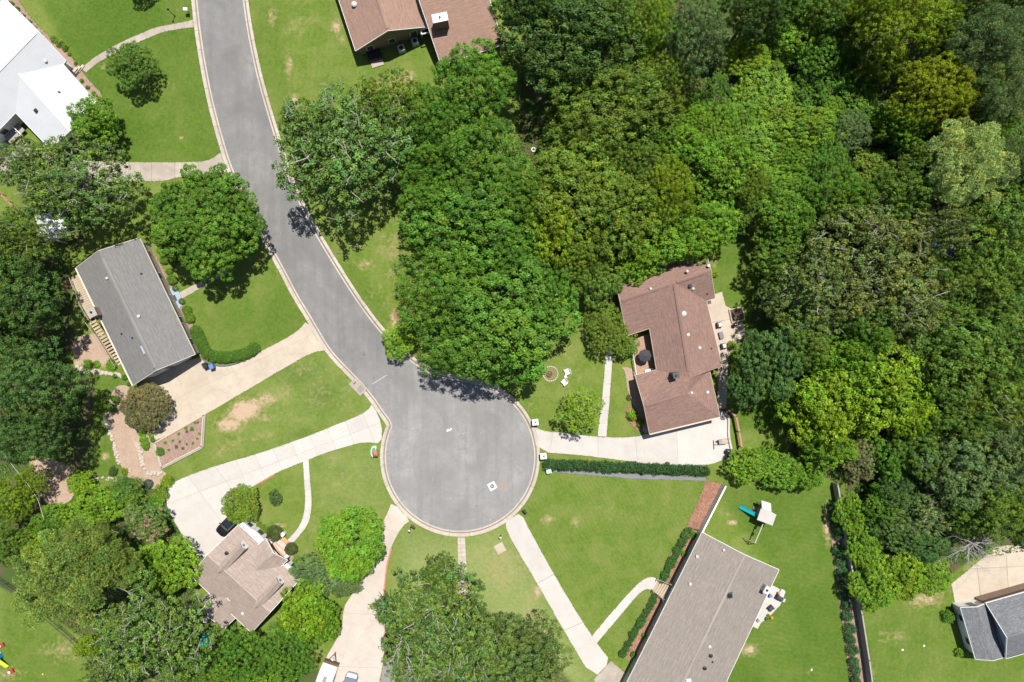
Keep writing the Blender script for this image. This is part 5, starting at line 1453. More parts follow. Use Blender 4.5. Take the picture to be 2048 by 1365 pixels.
dk.wpart('handrail', MB().tube([s0 - sn + Vector((0, 0, 0.9)), s1 - sn + Vector((0, 0, 0.9))], 0.05, 4), M('wood_grey'))

# --- white metal-roofed house
h = House('house', 'white metal roofed house with cross gable above the curved walk', (60, 150))
e_, r_ = 3.2, 5.8
V = [P(8, -4, e_), P(76, 62, r_), P(-120, 264, r_), P(-188, 198, e_), P(132, 122, e_), P(-64, 324, e_)]
h.roof(V, [(0, 1, 2, 3), (1, 4, 5, 2)], 'metal_white', 'white')
w_, wp = h.walls([V[0], V[4], V[5], V[3]], e_ - 0.1, 'siding_white', 0.5); h.wall_obj = w_; h.row_windows(wp)
d_ = (V[2] - V[1]).normalized() * 0.5; ed = (V[4] - V[0]).normalized() * 0.5
q = [V[0] + d_ + ed, V[4] + d_ - ed, V[1] + d_]; q[0].z = q[1].z = e_ - 0.1; q[2].z = r_ - 0.4
h.wpart('gable_wall', MB().add([*q, *[x + d_ * 0.4 for x in q]], [(0, 1, 2), (5, 4, 3), (0, 3, 4, 1), (1, 4, 5, 2), (2, 5, 3, 0)]), M('siding_white'), w_)
W = [P(38, 148, 4.72), P(140, 262, 4.72), P(124, 127, e_), P(203, 218, e_), P(21, 215, e_), P(100, 298, e_)]
h.roof(W, [(0, 2, 3, 1), (0, 1, 5, 4)], 'metal_white', 'white', 'wing_roof')
w2, wp = h.walls([W[2], W[3], W[5], W[4]], e_ - 0.1, 'siding_white', 0.5); h.wall_obj = w2; h.row_windows(wp)
h.ridge_cap(V[1] + d_, V[2], 'white', 0.15, 'ridge_cap'); h.ridge_cap(W[0], W[1], 'white', 0.15, 'ridge_cap')
for x, y, k in ((92, 123, 'white'), (119, 185, 'pipe'), (73, 222, 'dark')): h.vent(x, y, k)
st = Thing('entry_steps', 'grey stone entry steps where the curved walk meets the white house', 'steps', tuple(P(157, 142)))
for i in range(3):
    c_ = P(163 - i * 5, 138 + i * 4, 0); st.wpart('step', MB().bbox((c_.x, c_.y, 0.1 + i * 0.12), (0.42, 1.3, 0.2 + i * 0.24), 0.02, math.radians(-38)), M('stone_rock'))
dk = Thing('deck', 'brown deck with white rails behind the white metal roofed house', 'deck', tuple(P(18, 262)))
c_ = P(16, 255, 0.8); dk.wpart('floor', MB().box((c_.x, c_.y, 0.72), (4.2, 3.0, 0.12), math.radians(-45)), M('wood_grey'))
for i in range(6):
    p = P(6 + i * 8, 234 + i * 8, 0.8); dk.wpart('baluster', MB().box((p.x, p.y, 1.1), (0.1, 0.1, 0.8)), M('white'))
dk.wpart('rail', MB().tube([P(4, 232, 1.5), P(50, 278, 1.5)], 0.06, 4), M('white'))
for i in range(6):
    c_ = P(20 + i * 5, 268 + i * 5, 0.5); dk.wpart('step', MB().box((c_.x, c_.y, 0.6 - i * 0.1), (0.3, 1.2, 0.06), math.radians(-45)), M('wood_tan'))
for x, y in ((2, 250), (14, 240), (30, 258), (16, 272)):
    p = P(x, y, 0.4); dk.wpart('post', MB().box((p.x, p.y, 0.33), (0.14, 0.14, 0.7)), M('wood_grey'))

# --- brown gabled house at the top
h = House('house', 'pink brown shingled house with brick gable and white chimney cap', (830, 20))
rf, wp, (m1, m2) = h.gable((711, 102), (853, 54), (795, -118), (648, -70 - 20), 3.0, 5.7, 'shingle_pinkbrown', 'brick_brown', 'white')
h.row_windows(wp)
d_ = (m2 - m1).normalized(); h.ridge_cap(m1 + d_ * 0.3, m2, 'cap_brown', 0.22)
V = [P(882, 131, 2.7), P(1007, 89, 2.7), P(966, -42, 5.2), P(838, 0, 5.2), P(795, -135, 2.7), P(925, -180, 2.7)]
h.roof(V, [(0, 1, 2, 3), (3, 2, 5, 4)], 'shingle_pinkbrown', 'white', 'wing_roof')
w_, wp = h.walls([V[0], V[1], V[5], V[4]], 2.55, 'brick_brown', 0.4); h.wall_obj = w_; h.row_windows(wp)
h.chimney(880, 36, 6.3, 2.1, 1.1, math.radians(12), 'brick_brown', 'white')
h.vent(709, 10, 'turbine'); h.gutter(P(711, 102, 3), P(648, -90, 3)); 
for x, y, lab in ((804, 101, 'pale air conditioner unit beside the dark cellar hatch'), (831, 87, 'pale air conditioner unit nearest the brown wing roof')):
    t = Thing('air_conditioner', lab, 'air conditioner', tuple(P(x, y)), 0.3, 'air conditioners at the brick gable')
    t.part('pad', MB().box((0, 0, 0.04), (1.2, 1.2, 0.1)), M('concrete_old'))
    t.part('casing', MB().bbox((0, 0, 0.52), (0.95, 0.95, 0.86), 0.05), M('galv'))
    t.part('fan_grille', MB().lathe((0, 0, 0.95), [(0.36, 0), (0.36, 0.03), (0.1, 0.06)], 16), M('dark'))
    t.part('fan_ring', MB().lathe((0, 0, 0.948), [(0.42, 0), (0.42, 0.02), (0.37, 0.03)], 16), M('white'))
hb = Thing('cellar_hatch', 'dark sloping cellar hatch against the brick gable', 'hatch', tuple(P(750, 112)), 0.3)
hb.part('frame', MB().box((0, 0, 0.3), (2.0, 1.6, 0.6)), M('wood_dark')); hb.part('lid', MB().box((0, -0.1, 0.64), (2.1, 1.5, 0.07)), M('dark')); hb.part('landing', MB().box((0, -1.3, 0.06), (1.9, 0.9, 0.14)), M('concrete_old'))
lg = Thing('porch_frame', 'white framed porch corner between the two brown roofs', 'porch', tuple(P(848, 60)))
for x, y in ((842, 60), (860, 57), (843, 68), (860, 64)):
    p = P(x, y, 1.2); lg.wpart('post', MB().box((p.x, p.y, 1.2), (0.14, 0.14, 2.5)), M('white'))
a_, b_, c_, e2 = (P(x, y, 2.5) for x, y in ((842, 59), (862, 55), (861, 64), (843, 69)))
for q in ((a_, b_), (c_, e2), (e2, a_)): lg.wpart('beam', MB().tube([q[0], q[1]], 0.1, 4), M('white'))

# --- red-brown hip roof house
h = House('house', 'red brown shingled house with crossing ridges and wide white driveway', (1340, 690))
e_, r_ = 3.0, 5.3
pts = dict(A=(1229, 557, e_), B=(1409, 494, e_), C=(1430, 597, e_), D=(1413, 602, e_), R0=(1240, 603, r_), R1=(1422, 541, r_), J=(1349, 566, r_),
           V1=(1299, 657, e_), F=(1254, 672, e_), K=(1380, 757, r_), V2=(1313, 740, e_), G=(1444, 733, e_), G2=(1419, 741, e_), Hh=(1440, 834, e_),
           S0=(1288, 813, 4.9), K2=(1374, 787, 4.9), M_=(1270, 751, e_), SW=(1299, 868, e_))
pn = list(pts); V = [P(*pts[k]) for k in pn]; ix = lambda s_: [pn.index(k) for k in s_.split()]
h.roof(V, [ix('A B R1 J R0'), ix('R0 J V1 F'), ix('J R1 C D'), ix('J K V2 V1'), ix('J D G K'), ix('K G G2 K2'), ix('V2 K K2 S0 M_'), ix('S0 K2 Hh SW'), ix('K2 G2 Hh')], 'shingle_redbrown', 'trim_tan')
o_ = [V[pn.index(k)] for k in 'A F V1 V2 M_ SW Hh G2 G D C B'.split()]
w_, wp = h.walls(o_, e_ - 0.12, 'brick_red', 0.4); h.wall_obj = w_; h.row_windows(wp, (4,))
for a_, b_, m_, o2 in (('A', 'F', 'R0', 'R1'), ('B', 'C', 'R1', 'R0'), ('M_', 'SW', 'S0', 'K2')):
    a_, b_, m_, o2 = (V[pn.index(k)].copy() for k in (a_, b_, m_, o2))
    d_ = (o2 - m_).normalized() * 0.4; ed = (b_ - a_).normalized() * 0.4
    q = [a_ + d_ + ed, b_ + d_ - ed, m_ + d_]; q[0].z = q[1].z = e_ - 0.12; q[2].z = m_.z - 0.42
    h.wpart('gable_wall', MB().add([*q, *[x + d_ * 0.4 for x in q]], [(0, 1, 2), (5, 4, 3), (0, 3, 4, 1), (1, 4, 5, 2), (2, 5, 3, 0)]), M('brick_red'), w_)
for a_, b_ in (('R0', 'J'), ('J', 'K'), ('S0', 'K2'), ('J', 'R1')):
    a_, b_ = V[pn.index(a_)], V[pn.index(b_)]; d_ = (b_ - a_).normalized(); h.ridge_cap(a_ + d_ * 0.3, b_ - d_ * 1.0, 'cap_red', 0.26)
sl = [V[pn.index('SW')], V[pn.index('Hh')]]; h.gutter(sl[0], sl[1], 'trim_tan', 0.16)
i6 = min(range(len(wp)), key=lambda i: ((Vector(wp[i]) + Vector(wp[(i + 1) % len(wp)])) / 2 - P(1370, 848).xy).length)
garage(h, wp[i6], wp[(i6 + 1) % len(wp)], 0.3, 4.6); garage(h, wp[i6], wp[(i6 + 1) % len(wp)], 0.8, 2.6)
for x, y, k in ((1374, 543, 'box'), (1301, 578, 'box'), (1386, 578, 'box'), (1367, 628, 'turbine'), (1376, 670, 'white'), (1399, 696, 'white'), (1383, 786, 'box'), (1415, 785, 'white'),
                (1379, 573, 'dark'), (1362, 597, 'pipe'), (1415, 587, 'pipe'), (1423, 697, 'pipe'), (1417, 532, 'white')): h.vent(x, y, k)
h.chimney(1352, 751, 6.2, 0.75, 0.75, 0.2, 'iron', 'iron', 4.0)
h.dish(1421, 567, 3.7)
# entrance court with umbrella
ct = Thing('deck', 'small reddish court deck in the notch of the red brown house', 'deck', tuple(P(1290, 712)))
cp = [P(x, y, 0.5) for x, y in ((1267, 680), (1298, 668), (1312, 738), (1273, 752))]
fl = ct.wpart('floor', MB().prism([(p.x, p.y) for p in cp], -0.05, 0.36), M('deck'))
for i in range(12):
    a_ = cp[0].lerp(cp[3], (i + 0.5) / 12); b_ = cp[1].lerp(cp[2], (i + 0.5) / 12); c_ = (a_ + b_) / 2
    ct.wpart('board', MB().box((c_.x, c_.y, 0.39), ((b_ - a_).length - 0.05, 0.40, 0.05), math.atan2((b_ - a_).y, (b_ - a_).x)), M('deck'), fl)
ra = [P(1266, 704, 1.3), P(1273, 751, 1.3)]
ct.wpart('rail', MB().tube(ra, 0.07, 4), M('white'))
for i in range(9):
    p = ra[0].lerp(ra[1], i / 8); ct.wpart('baluster', MB().box((p.x, p.y, 0.8), (0.07, 0.07, 0.95)), M('white'))
um = Thing('patio_umbrella', 'dark grey octagonal patio umbrella on the court deck', 'umbrella', (P(1290, 712, 2.3).x, P(1290, 712, 2.3).y, 0.4))
um.part('pole', MB().cyl((0, 0, 0), 0.03, 2.3, 8), M('iron')); um.part('base', MB().lathe((0, 0, 0.02), [(0.28, 0), (0.28, 0.06), (0.05, 0.14)], 14), M('dark'))
cn = um.part('canopy', MB().add([(1.0 * math.cos(a * math.pi / 4), 1.0 * math.sin(a * math.pi / 4), 1.85) for a in range(8)] + [(0, 0, 2.35)] + [(1.0 * math.cos(a * math.pi / 4), 1.0 * math.sin(a * math.pi / 4), 1.70) for a in range(8)],
                              [(a, (a + 1) % 8, 8) for a in range(8)] + [(9 + a, 9 + (a + 1) % 8, (a + 1) % 8, a) for a in range(8)]), M('fabric_dark'))
for a in range(8): um.part('rib', MB().tube([(0, 0, 2.30), (1.0 * math.cos(a * math.pi / 4), 1.0 * math.sin(a * math.pi / 4), 1.83)], 0.015, 4), M('iron'), cn)
be = Thing('bench', 'white bench on the court deck below the umbrella', 'bench', (P(1296, 741).x, P(1296, 741).y, 0.41), 0.26)
be.part('seat', MB().box((0, 0, 0.42), (1.3, 0.42, 0.06)), M('white')); be.part('backrest', MB().box((0, -0.2, 0.7), (1.3, 0.05, 0.4)), M('white'))
for x in (-0.58, 0.58):
    for y in (-0.16, 0.16): be.part('leg', MB().box((x, y, 0.2), (0.06, 0.06, 0.4)), M('white'))

# --- tan-roofed dormered house
h = House('house', 'tan shingled house with two white dormers and a porch gable', (490, 1160))
rf, wp, (m1, m2) = h.gable((380, 1151), (477, 1050), (599, 1160), (503, 1266), 3.0, 5.3, 'shingle_tan', 'brick_red', 'white')
h.row_windows(wp); d_ = (m2 - m1).normalized(); h.ridge_cap(m1 + d_ * 0.2, m2 - d_ * 0.2, 'cap_tan', 0.10, 'ridge_cap', 0.0)
main = h.planes[1] if h.planes[1][0].x > -60 else h.planes[0]
def plane_of(pt):
    best = None
    for pl in h.planes:
        n = (pl[1] - pl[0]).cross(pl[2] - pl[0]).normalized()
        if best is None or abs(n.dot(pt - pl[0])) < best[0]: best = (abs(n.dot(pt - pl[0])), pl[0], n if n.z > 0 else -n)
    return best[1], best[2]
def dormer(p0, p1, hw, hr):
    a, b = h.on(*p0), h.on(*p1); o, n = plane_of((a + b) / 2)
    z0 = min(a.z, b.z); a.z = b.z = z0
    back = -Vector((n.x, n.y, 0)).normalized(); m = (a + b) / 2
    def hit(p):
        t = n.dot(o - p) / n.dot(back)
        return p + back * max(t, 0.05)
    ca, cb, ap = a + Vector((0, 0, hw)), b + Vector((0, 0, hw)), m + Vector((0, 0, hr))
    f = -back * 0.15
    dm = h.roof([ca + f, ap + f, hit(ap), hit(ca), cb + f, hit(cb)], [(0, 1, 2, 3), (1, 4, 5, 2)], 'shingle_tan', 'cap_tan', 'dormer_roof', 0.08, None, (2, 3, 5))
    dn = Vector((0, 0, 0.12))
    h.wpart('dormer_wall', MB().add([a - dn * 3, b - dn * 3, cb - dn, ap - dn, ca - dn] + [q + back * 0.5 for q in (a, b, cb - dn, ap - dn, ca - dn)], [(0, 1, 2, 3, 4), (9, 8, 7, 6, 5), (0, 5, 6, 1), (1, 6, 7, 2), (4, 9, 5, 0), (2, 7, 8, 3), (3, 8, 9, 4)]), M('white'), dm)
    c = m + Vector((0, 0, hw * 0.55)); ed = (b - a).normalized()
    h.wpart('window_pane', MB().box((c.x - back.x * 0.03, c.y - back.y * 0.03, c.z), (0.34, 0.06, 0.62), math.atan2(ed.y, ed.x)), M('grey'), dm)
    for q in (a, b):
        qb = hit(q + Vector((0, 0, hw)))
        h.wpart('dormer_cheek', MB().add([q - dn * 3, q + Vector((0, 0, hw)) - dn, qb - dn, q - dn * 3 + ed * 0.02, q + Vector((0, 0, hw)) - dn + ed * 0.02, qb - dn + ed * 0.02], [(0, 1, 2), (5, 4, 3), (0, 3, 4, 1), (1, 4, 5, 2), (2, 5, 3, 0)]), M('siding_taupe'), dm)
pl_main = list(h.planes)
dormer((486, 1081), (497.5, 1094), 1.7, 2.2); h.planes_save = h.planes; h.planes = pl_main
dormer((558.5, 1150), (569.5, 1163.5), 1.7, 2.2); h.planes = pl_main
rb = h.on(511, 1141); zf = 4.4
h.roof([P(531, 1077, 3.05), P(547, 1107, zf), Vector((rb.x, rb.y, max(zf, rb.z + 0.02))), P(515, 1091, 3.1), P(575, 1121, 3.05), P(559, 1136, 3.1)], [(0, 1, 2, 3), (1, 4, 5, 2)], 'shingle_tan', 'white', 'porch_roof', 0.15, None, (2,))
a_, b_, c_ = P(531, 1077, 2.9), P(575, 1121, 2.9), P(547, 1107, zf - 0.25); bk = Vector((-0.7, -0.7, 0)) * 0.35
h.wpart('porch_gable', MB().add([a_ + bk, b_ + bk, c_ + bk, a_ + bk * 1.6, b_ + bk * 1.6, c_ + bk * 1.6], [(0, 1, 2), (5, 4, 3), (0, 3, 4, 1), (1, 4, 5, 2), (2, 5, 3, 0)]), M('white'))
for x, y in ((538, 1082), (574, 1116)):
    p = P(x, y, 1.4); cl = h.wpart('column', MB().lathe((p.x, p.y, 0), [(0.2, 0), (0.2, 0.15), (0.14, 0.25), (0.12, 2.6), (0.2, 2.75), (0.2, 2.9)], 12), M('white'))
for q in (((479, 1050), (486, 1046), (503.5, 1061), (497, 1067)), ((498, 1068), (506, 1060), (526, 1078.5), (517.5, 1087)), ((565, 1135), (574, 1128), (592, 1147), (584, 1155)), ((586, 1156), (591, 1150), (602, 1161), (597, 1166))):
    pq = [P(x, y, 2.5).xy for x, y in q]
    by = h.wpart('bay', MB().prism([tuple(v) for v in pq], -0.05, 2.4), M('siding_white'))
    c0 = sum(pq, Vector((0, 0))) / 4; big = [c0 + (v - c0) * 1.08 for v in pq]
    h.wpart('bay_roof', MB().prism([tuple(v) for v in big], 2.40, 2.52), M('white'), by)
    a_, b_ = pq[0].lerp(pq[1], 0.28), pq[3].lerp(pq[2], 0.28); d_ = (b_ - a_); c_ = (a_ + b_) / 2
    h.wpart('bay_skylight', MB().box((c_.x, c_.y, 2.56), (d_.length * 0.74, 0.13, 0.06), math.atan2(d_.y, d_.x)), M('porch_blue'), by)
    for z in (1.4,):
        a_, b_ = pq[1], pq[2]; d_ = (b_ - a_); c_ = (a_ + b_) / 2
        h.wpart('window_pane', MB().box((c_.x, c_.y, z), (d_.length * 0.45, 0.06, 1.1), math.atan2(d_.y, d_.x)), M('window_glass'), by)
# rear wing
rf2, wp2, mm = h.gable((448, 1258), (404, 1199), (440, 1165), (486, 1222), 2.6, 3.9, 'shingle_tan', 'brick_red', 'white', name='wing_roof')
for x, y, k in ((430, 1198, 'white'), (418, 1197, 'pipe'), (486, 1227, 'white'), (454, 1106, 'dark'), (470, 1121, 'pipe')): h.vent(x, y, k)
h.dish(382, 1173, 3.2)
# terracotta entrance steps
st = Thing('entry_steps', 'terracotta tiled entrance steps between two clipped balls', 'steps', tuple(P(560, 1090)))
ang = math.radians(-45)
for i, (x, y, w, dpt, z) in enumerate(((552, 1096, 3.6, 1.5, 0.42), (563, 1086, 2.2, 0.9, 0.28), (570, 1081, 2.0, 0.7, 0.14))):
    c_ = P(x, y); b_ = st.wpart('step', MB().box((c_.x, c_.y, z / 2 - 0.05), (w, dpt, z + 0.1), ang), M('terracotta_red'))
    nx = int(w / 0.5); ny = max(int(dpt / 0.5), 1)
    for u in range(nx):
        for v in range(ny):
            lx, ly = (u + .5 - nx / 2) * w / nx, (v + .5 - ny / 2) * dpt / ny
            st.wpart('tile', MB().box((c_.x + lx * math.cos(ang) - ly * math.sin(ang), c_.y + lx * math.sin(ang) + ly * math.cos(ang), z + 0.012), (w / nx - 0.03, dpt / ny - 0.03, 0.025), ang), M(('terracotta', 'concrete_pink', 'terracotta')[(u * 3 + v * 5 + i) % 3]), b_)
for x, y, lab in ((526, 1068, 'white square garden pillar left of the large clipped ball'), (567, 1068, 'cream pillar at the top of the terracotta steps'), (575, 1112, 'white pillar by the porch gable corner'), (542, 1084, 'black and white lantern pillar beside the porch steps')):
    p = P(x, y, 0.5); t = Thing('pillar', lab, 'pillar', (p.x, p.y, 0), 0.75)
    t.part('shaft', MB().box((0, 0, 0.45), (0.45, 0.45, 0.95)), M('siding_white')); t.part('cap', MB().bbox((0, 0, 0.98), (0.58, 0.58, 0.12), 0.04), M('white'))

# --- long taupe-roofed house
h = House('house', 'long taupe shingled gable house beside the playset lawn', (1420, 1230))
rf, wp, (m1, m2) = h.gable((1404, 1065), (1558, 1140), (1417, 1440), (1226, 1421), 3.0, 4.9, 'shingle_taupe', 'siding_green', 'white')
h.row_windows(wp); d_ = (m2 - m1).normalized(); h.ridge_cap(m1 + d_ * 0.2, m2, 'cap_taupe', 0.18, 'ridge_cap')
h.gutter(P(1226, 1421, 3), P(1404, 1065, 3), 'galv', 0.14)
for x, y, k in ((1447, 1100, 'box'), (1394, 1113, 'white'), (1380, 1168, 'white'), (1419, 1293, 'white'), (1421, 1311, 'dark'), (1425, 1324, 'pipe'), (1409, 1336, 'dark')): h.vent(x, y, k)
p_ = h.on(1459, 1191); h.wpart('skylight', MB().bbox((p_.x, p_.y, p_.z + 0.05), (0.85, 0.85, 0.25), 0.05, 0.1), M('iron')); h.wpart('skylight_dome', MB().lathe((p_.x, p_.y, p_.z + 0.17), [(0.34, 0), (0.32, 0.06), (0.15, 0.12)], 14), M('car_glass'))
p_ = h.on(1377, 1361); h.wpart('skylight', MB().bbox((p_.x, p_.y, p_.z + 0.05), (0.8, 0.6, 0.25), 0.05, 0.1), M('galv'))
h.chimney(1533, 1180, 4.6, 1.0, 0.55, math.radians(63), 'siding_grey', 'galv')
wt = Thing('wooden_steps', 'wooden entrance steps with landing at the long taupe house', 'steps', tuple(P(1326, 1178)))
for i in range(6):
    t_ = (i + 0.5) / 6; a_ = P(1317 + 25 * t_, 1159 + 13 * t_, 0); b_ = P(1306 + 19 * t_, 1181 + 16 * t_, 0); c_ = (a_ + b_) / 2
    wt.wpart('step', MB().box((c_.x, c_.y, 0.08 + 0.12 * i), ((b_ - a_).length, 0.32, 0.07), math.atan2((b_ - a_).y, (b_ - a_).x)), M('wood_tan'))
    wt.wpart('riser', MB().box((c_.x - 0.13, c_.y + 0.07, 0.02 + 0.12 * i), ((b_ - a_).length - 0.04, 0.05, 0.14), math.atan2((b_ - a_).y, (b_ - a_).x)), M('wood_dark'))
lp = [P(x, y, 0.8) for x, y in ((1342, 1171), (1358, 1178), (1340, 1204), (1326, 1197))]
wt.wpart('landing', MB().prism([(p.x, p.y) for p in lp], 0.68, 0.80), M('wood_grey'))
for x, y in ((1316, 1160), (1341, 1168), (1306, 1183), (1325, 1200), (1330, 1203), (1346, 1166)):
    p = P(x, y, 0.9); wt.wpart('post', MB().box((p.x, p.y, 0.75), (0.1, 0.1, 1.6)), M('wood_grey'))
for a_, b_ in (((1316, 1160), (1344, 1171)), ((1306, 1182), (1330, 1201))):
    wt.wpart('rail', MB().tube([P(*a_, 1.0), P(*b_, 1.6)], 0.05, 4), M('wood_grey'))
paving('patio', 'small white patio with furniture behind the long taupe house', [(1541, 1169), (1571, 1184), (1560, 1211), (1536, 1236), (1522, 1246), (1515, 1258), (1505, 1253), (1508, 1240), (1520, 1212)], [((1525, 1205), (1575, 1225))], 'concrete_bright', 0, 0.06, 'joint_light')

# --- slate-roofed house, corner
h = House('house', 'slate grey shingled house with stepped gable beside the cracked patio', (1990, 1270))
h.gable((1921, 1216), (1976, 1206), (2010, 1315), (1951, 1319), 2.8, 3.5, 'shingle_slate', 'siding_white', 'white', name='wing_roof', wall=False)
w_, wp = h.walls([P(x, y, 2.8) for x, y in ((1921, 1216), (1980, 1206), (2014, 1315), (1951, 1319))], 2.7, 'siding_white', 0.4); h.wall_obj = w_; h.row_windows(wp)
h.gable((1972, 1207), (2012, 1318), (2160, 1276), (2120, 1165), 3.3, 5.6, 'shingle_slate', 'brick_brown', 'white', gmat='porch_blue')  # dark brown walls: shade of the north side put into the wall colour
tb = Thing('swing_bench', 'rusty red covered bench at the cracked patio edge', 'bench', tuple(P(1978, 1199)), math.radians(14))
tb.part('seat', MB().box((0, 0, 0.45), (1.9, 0.55, 0.08)), M('rust')); tb.part('backrest', MB().box((0, -0.3, 0.8), (1.9, 0.06, 0.6)), M('rust'))
for x in (-0.9, 0.9):
    tb.part('leg', MB().box((x, 0.2, 0.22), (0.08, 0.08, 0.44)), M('white')); tb.part('leg', MB().box((x, -0.3, 0.55), (0.08, 0.08, 1.1)), M('white'))
# ------------------------------------------------------------------ street furniture
def at(px, py, z=0.0): return tuple(P(px, py, z))
def single(name, label, cat, mb, mat, loc=(0, 0, 0), rz=0.0, group=None, smooth=False):
    o = obj(name, mb.mesh(name, smooth=smooth), M(mat), None, loc, rz)
    return props(o, label, cat, group)

# manhole, paint, valve lids
rz_ = -0.118
t = Thing('manhole', 'round iron manhole in a white square collar on the turning circle', 'manhole', (P(984.5, 973).x, P(984.5, 973).y, rz_))
t.part('collar', MB().box((0, 0, 0.004), (1.15, 1.15, 0.03), 0.5), M('paint')); t.part('lid', MB().lathe((0, 0, 0.01), [(0.36, 0), (0.36, 0.022), (0.30, 0.028)], 20), M('iron_lid'))
for a in (0.2, -0.2): t.part('lid_rib', MB().box((a * 0.6, 0, 0.036), (0.05, 0.36, 0.02)), M('paint'))
sp_ = chaikin([(892, 862), (896, 858), (899, 860), (902, 856), (904, 860), (898, 863), (894, 864)], 2, True)
struct('road_paint', MB().sheet([tuple(P(p.x, p.y).xy) for p in sp_], rz_ + 0.005), M('paint'), label='small white paint splash on the turning circle')
for x, y, r, lab in ((953, 1012, 0.11, 'small dark valve lid near the turning circle kerb'), (728, 710, 0.22, 'round grey valve lid where the street meets the turning circle'), (738, 658, 0.10, 'tiny dark valve lid in the narrow street')):
    single('valve_cover', lab, 'cover', MB().lathe((0, 0, 0.0), [(r, 0), (r, 0.015), (r * 0.8, 0.02)], 14), 'iron_lid', (P(x, y).x, P(x, y).y, rz_))
# repaired asphalt strip and patch
pa = struct('road_patch', MB().sheet(px2([(743, 768), (772, 750), (773, 752), (745, 770)]), rz_ + 0.006), mk('pale_patch', (0.29, 0.28, 0.265), 0.9, 0.1), label='pale repair strip across the street mouth')
struct('road_patch', MB().sheet(px2([(988, 970), (1004, 958), (1024, 976), (1008, 986)]), rz_ + 0.005), mk('brown_patch', (0.235, 0.205, 0.185), 0.9, 0.08), label='brownish square asphalt patch beside the manhole')
# storm drain
t = Thing('storm_drain', 'concrete storm drain inlet built into the kerb beside the driveways', 'drain', at(716, 774), math.radians(-46))
t.part('top_slab', MB().bbox((0, 0, 0.06), (2.6, 1.5, 0.14), 0.03), M('concrete_old')); t.part('opening', MB().box((-0.75, 0.05, 0.135), (0.12, 0.5, 0.02)), M('black')); t.part('lid', MB().bbox((0.55, 0.05, 0.14), (0.9, 0.9, 0.03), 0.01), M('concrete_grey'))
# lamp posts
def lamp_post(px, py, h, label, globe='white'):
    t = Thing('lamp_post', label, 'lamp', at(px, py), 0, 'garden lamp posts')
    t.part('pole', MB().tube([(0, 0, -0.05), (0, 0, h)], [0.06, 0.04], 8), M('black'))
    t.part('base', MB().lathe((0, 0, 0), [(0.12, 0), (0.12, 0.1), (0.06, 0.2)], 10), M('black'))
    t.part('globe', MB().ball((0, 0, h + 0.14), 0.17, 12, 8), M(globe))
    t.part('finial', MB().lathe((0, 0, h + 0.29), [(0.08, 0), (0.02, 0.1)], 8), M('black'))
lamp_post(350, 33, 2.0, 'black garden lamp post on the lawn above the curved walk', 'black')
lamp_post(822, 1055, 1.9, 'lamp post with white globe beside the pink driveway mouth')
lamp_post(1001, 1072, 1.0, 'short white globe lamp beside the square stone slab')
single('stone_slab', 'square cream stone slab set in the dry lawn', 'slab', MB().bbox((0, 0, 0.03), (1.45, 1.45, 0.1), 0.03).bbox((0, 0, 0.09), (1.0, 1.0, 0.04), 0.02), 'concrete_cream', at(1000, 1097), 0.5)
# mailboxes
t = Thing('mailbox', 'white rounded mailbox on a post above the curved walk', 'mailbox', at(378, 26))
t.part('post', MB().box((0, 0, 0.5), (0.1, 0.1, 1.1)), M('wood_grey')); t.part('box', MB().loft([[(x, 0.28 * math.cos(a) , 1.1 + 0.22 * max(math.sin(a), -0.4)) for a in [k * math.pi / 5 for k in range(10)]] for x in (-0.3, 0.3)]), M('white')); t.part('flag', MB().box((0.05, 0.3, 1.3), (0.05, 0.02, 0.2)), M('red'))
def pillar_box(px, py, label):
    t = Thing('mailbox_pillar', label, 'mailbox', at(px, py), 0.1, 'white mailbox pillars at the wide driveway')
    t.part('pillar', MB().box((0, 0, 0.6), (0.78, 0.78, 1.25)), M('brick_red')); t.part('cap', MB().bbox((0, 0, 1.3), (0.95, 0.95, 0.16), 0.05), M('white'))
    t.part('lantern', MB().lathe((0.1, 0.05, 1.38), [(0.08, 0), (0.13, 0.1), (0.11, 0.28), (0.02, 0.36)], 8), M('dark')); t.part('letter_door', MB().box((0.0, 0.42, 0.95), (0.34, 0.06, 0.3)), M('iron'))
pillar_box(1070, 843, 'white capped mailbox pillar above the wide driveway mouth'); pillar_box(1086, 910, 'white capped mailbox pillar below the wide driveway mouth')
t = Thing('mailbox', 'brick mailbox pillar with pyramid top by the long white driveway', 'mailbox', at(753, 905))
t.part('pillar', MB().box((0, 0, 0.55), (0.6, 0.75, 1.2)), M('brick_red')); t.part('top', MB().box((0, 0, 1.3), (0.75, 0.9, 0.35), 0, 0.25), M('terracotta_red')); t.part('door', MB().box((0.33, 0, 0.9), (0.06, 0.34, 0.3)), M('galv'))
t = Thing('garden_edging', 'teal green scalloped plant border beside the brick mailbox', 'edging', at(747, 904))
ep = chaikin([(743, 894), (750, 891), (754, 893), (752, 900), (749, 904), (751, 910), (751, 914), (744, 915), (741, 905)], 2, True)
t.wpart('border', MB().prism([tuple(P(p.x, p.y).xy) for p in ep], 0, 0.14), M('box_green')); t.wpart('plants', MB().prism([tuple(P(746.5 + (p.x - 746.5) * 0.6, 904 + (p.y - 904) * 0.7).xy) for p in ep], 0.1, 0.2), M('turf'))
for x, y, rz, lab in ((1050, 1020, 0.7, 'dark mailbox on a post at the large lawn corner'), (828, 1050, 1.0, 'black mailbox on a post at the pink driveway mouth')):
    t = Thing('mailbox', lab, 'mailbox', at(x, y), rz)
    t.part('post', MB().box((0, 0, 0.5), (0.12, 0.12, 1.05)), M('wood_dark')); t.part('box', MB().bbox((0, 0, 1.2), (0.3, 0.75, 0.32), 0.1), M('iron')); t.part('flag', MB().box((0.17, 0.1, 1.4), (0.02, 0.06, 0.2)), M('red'))
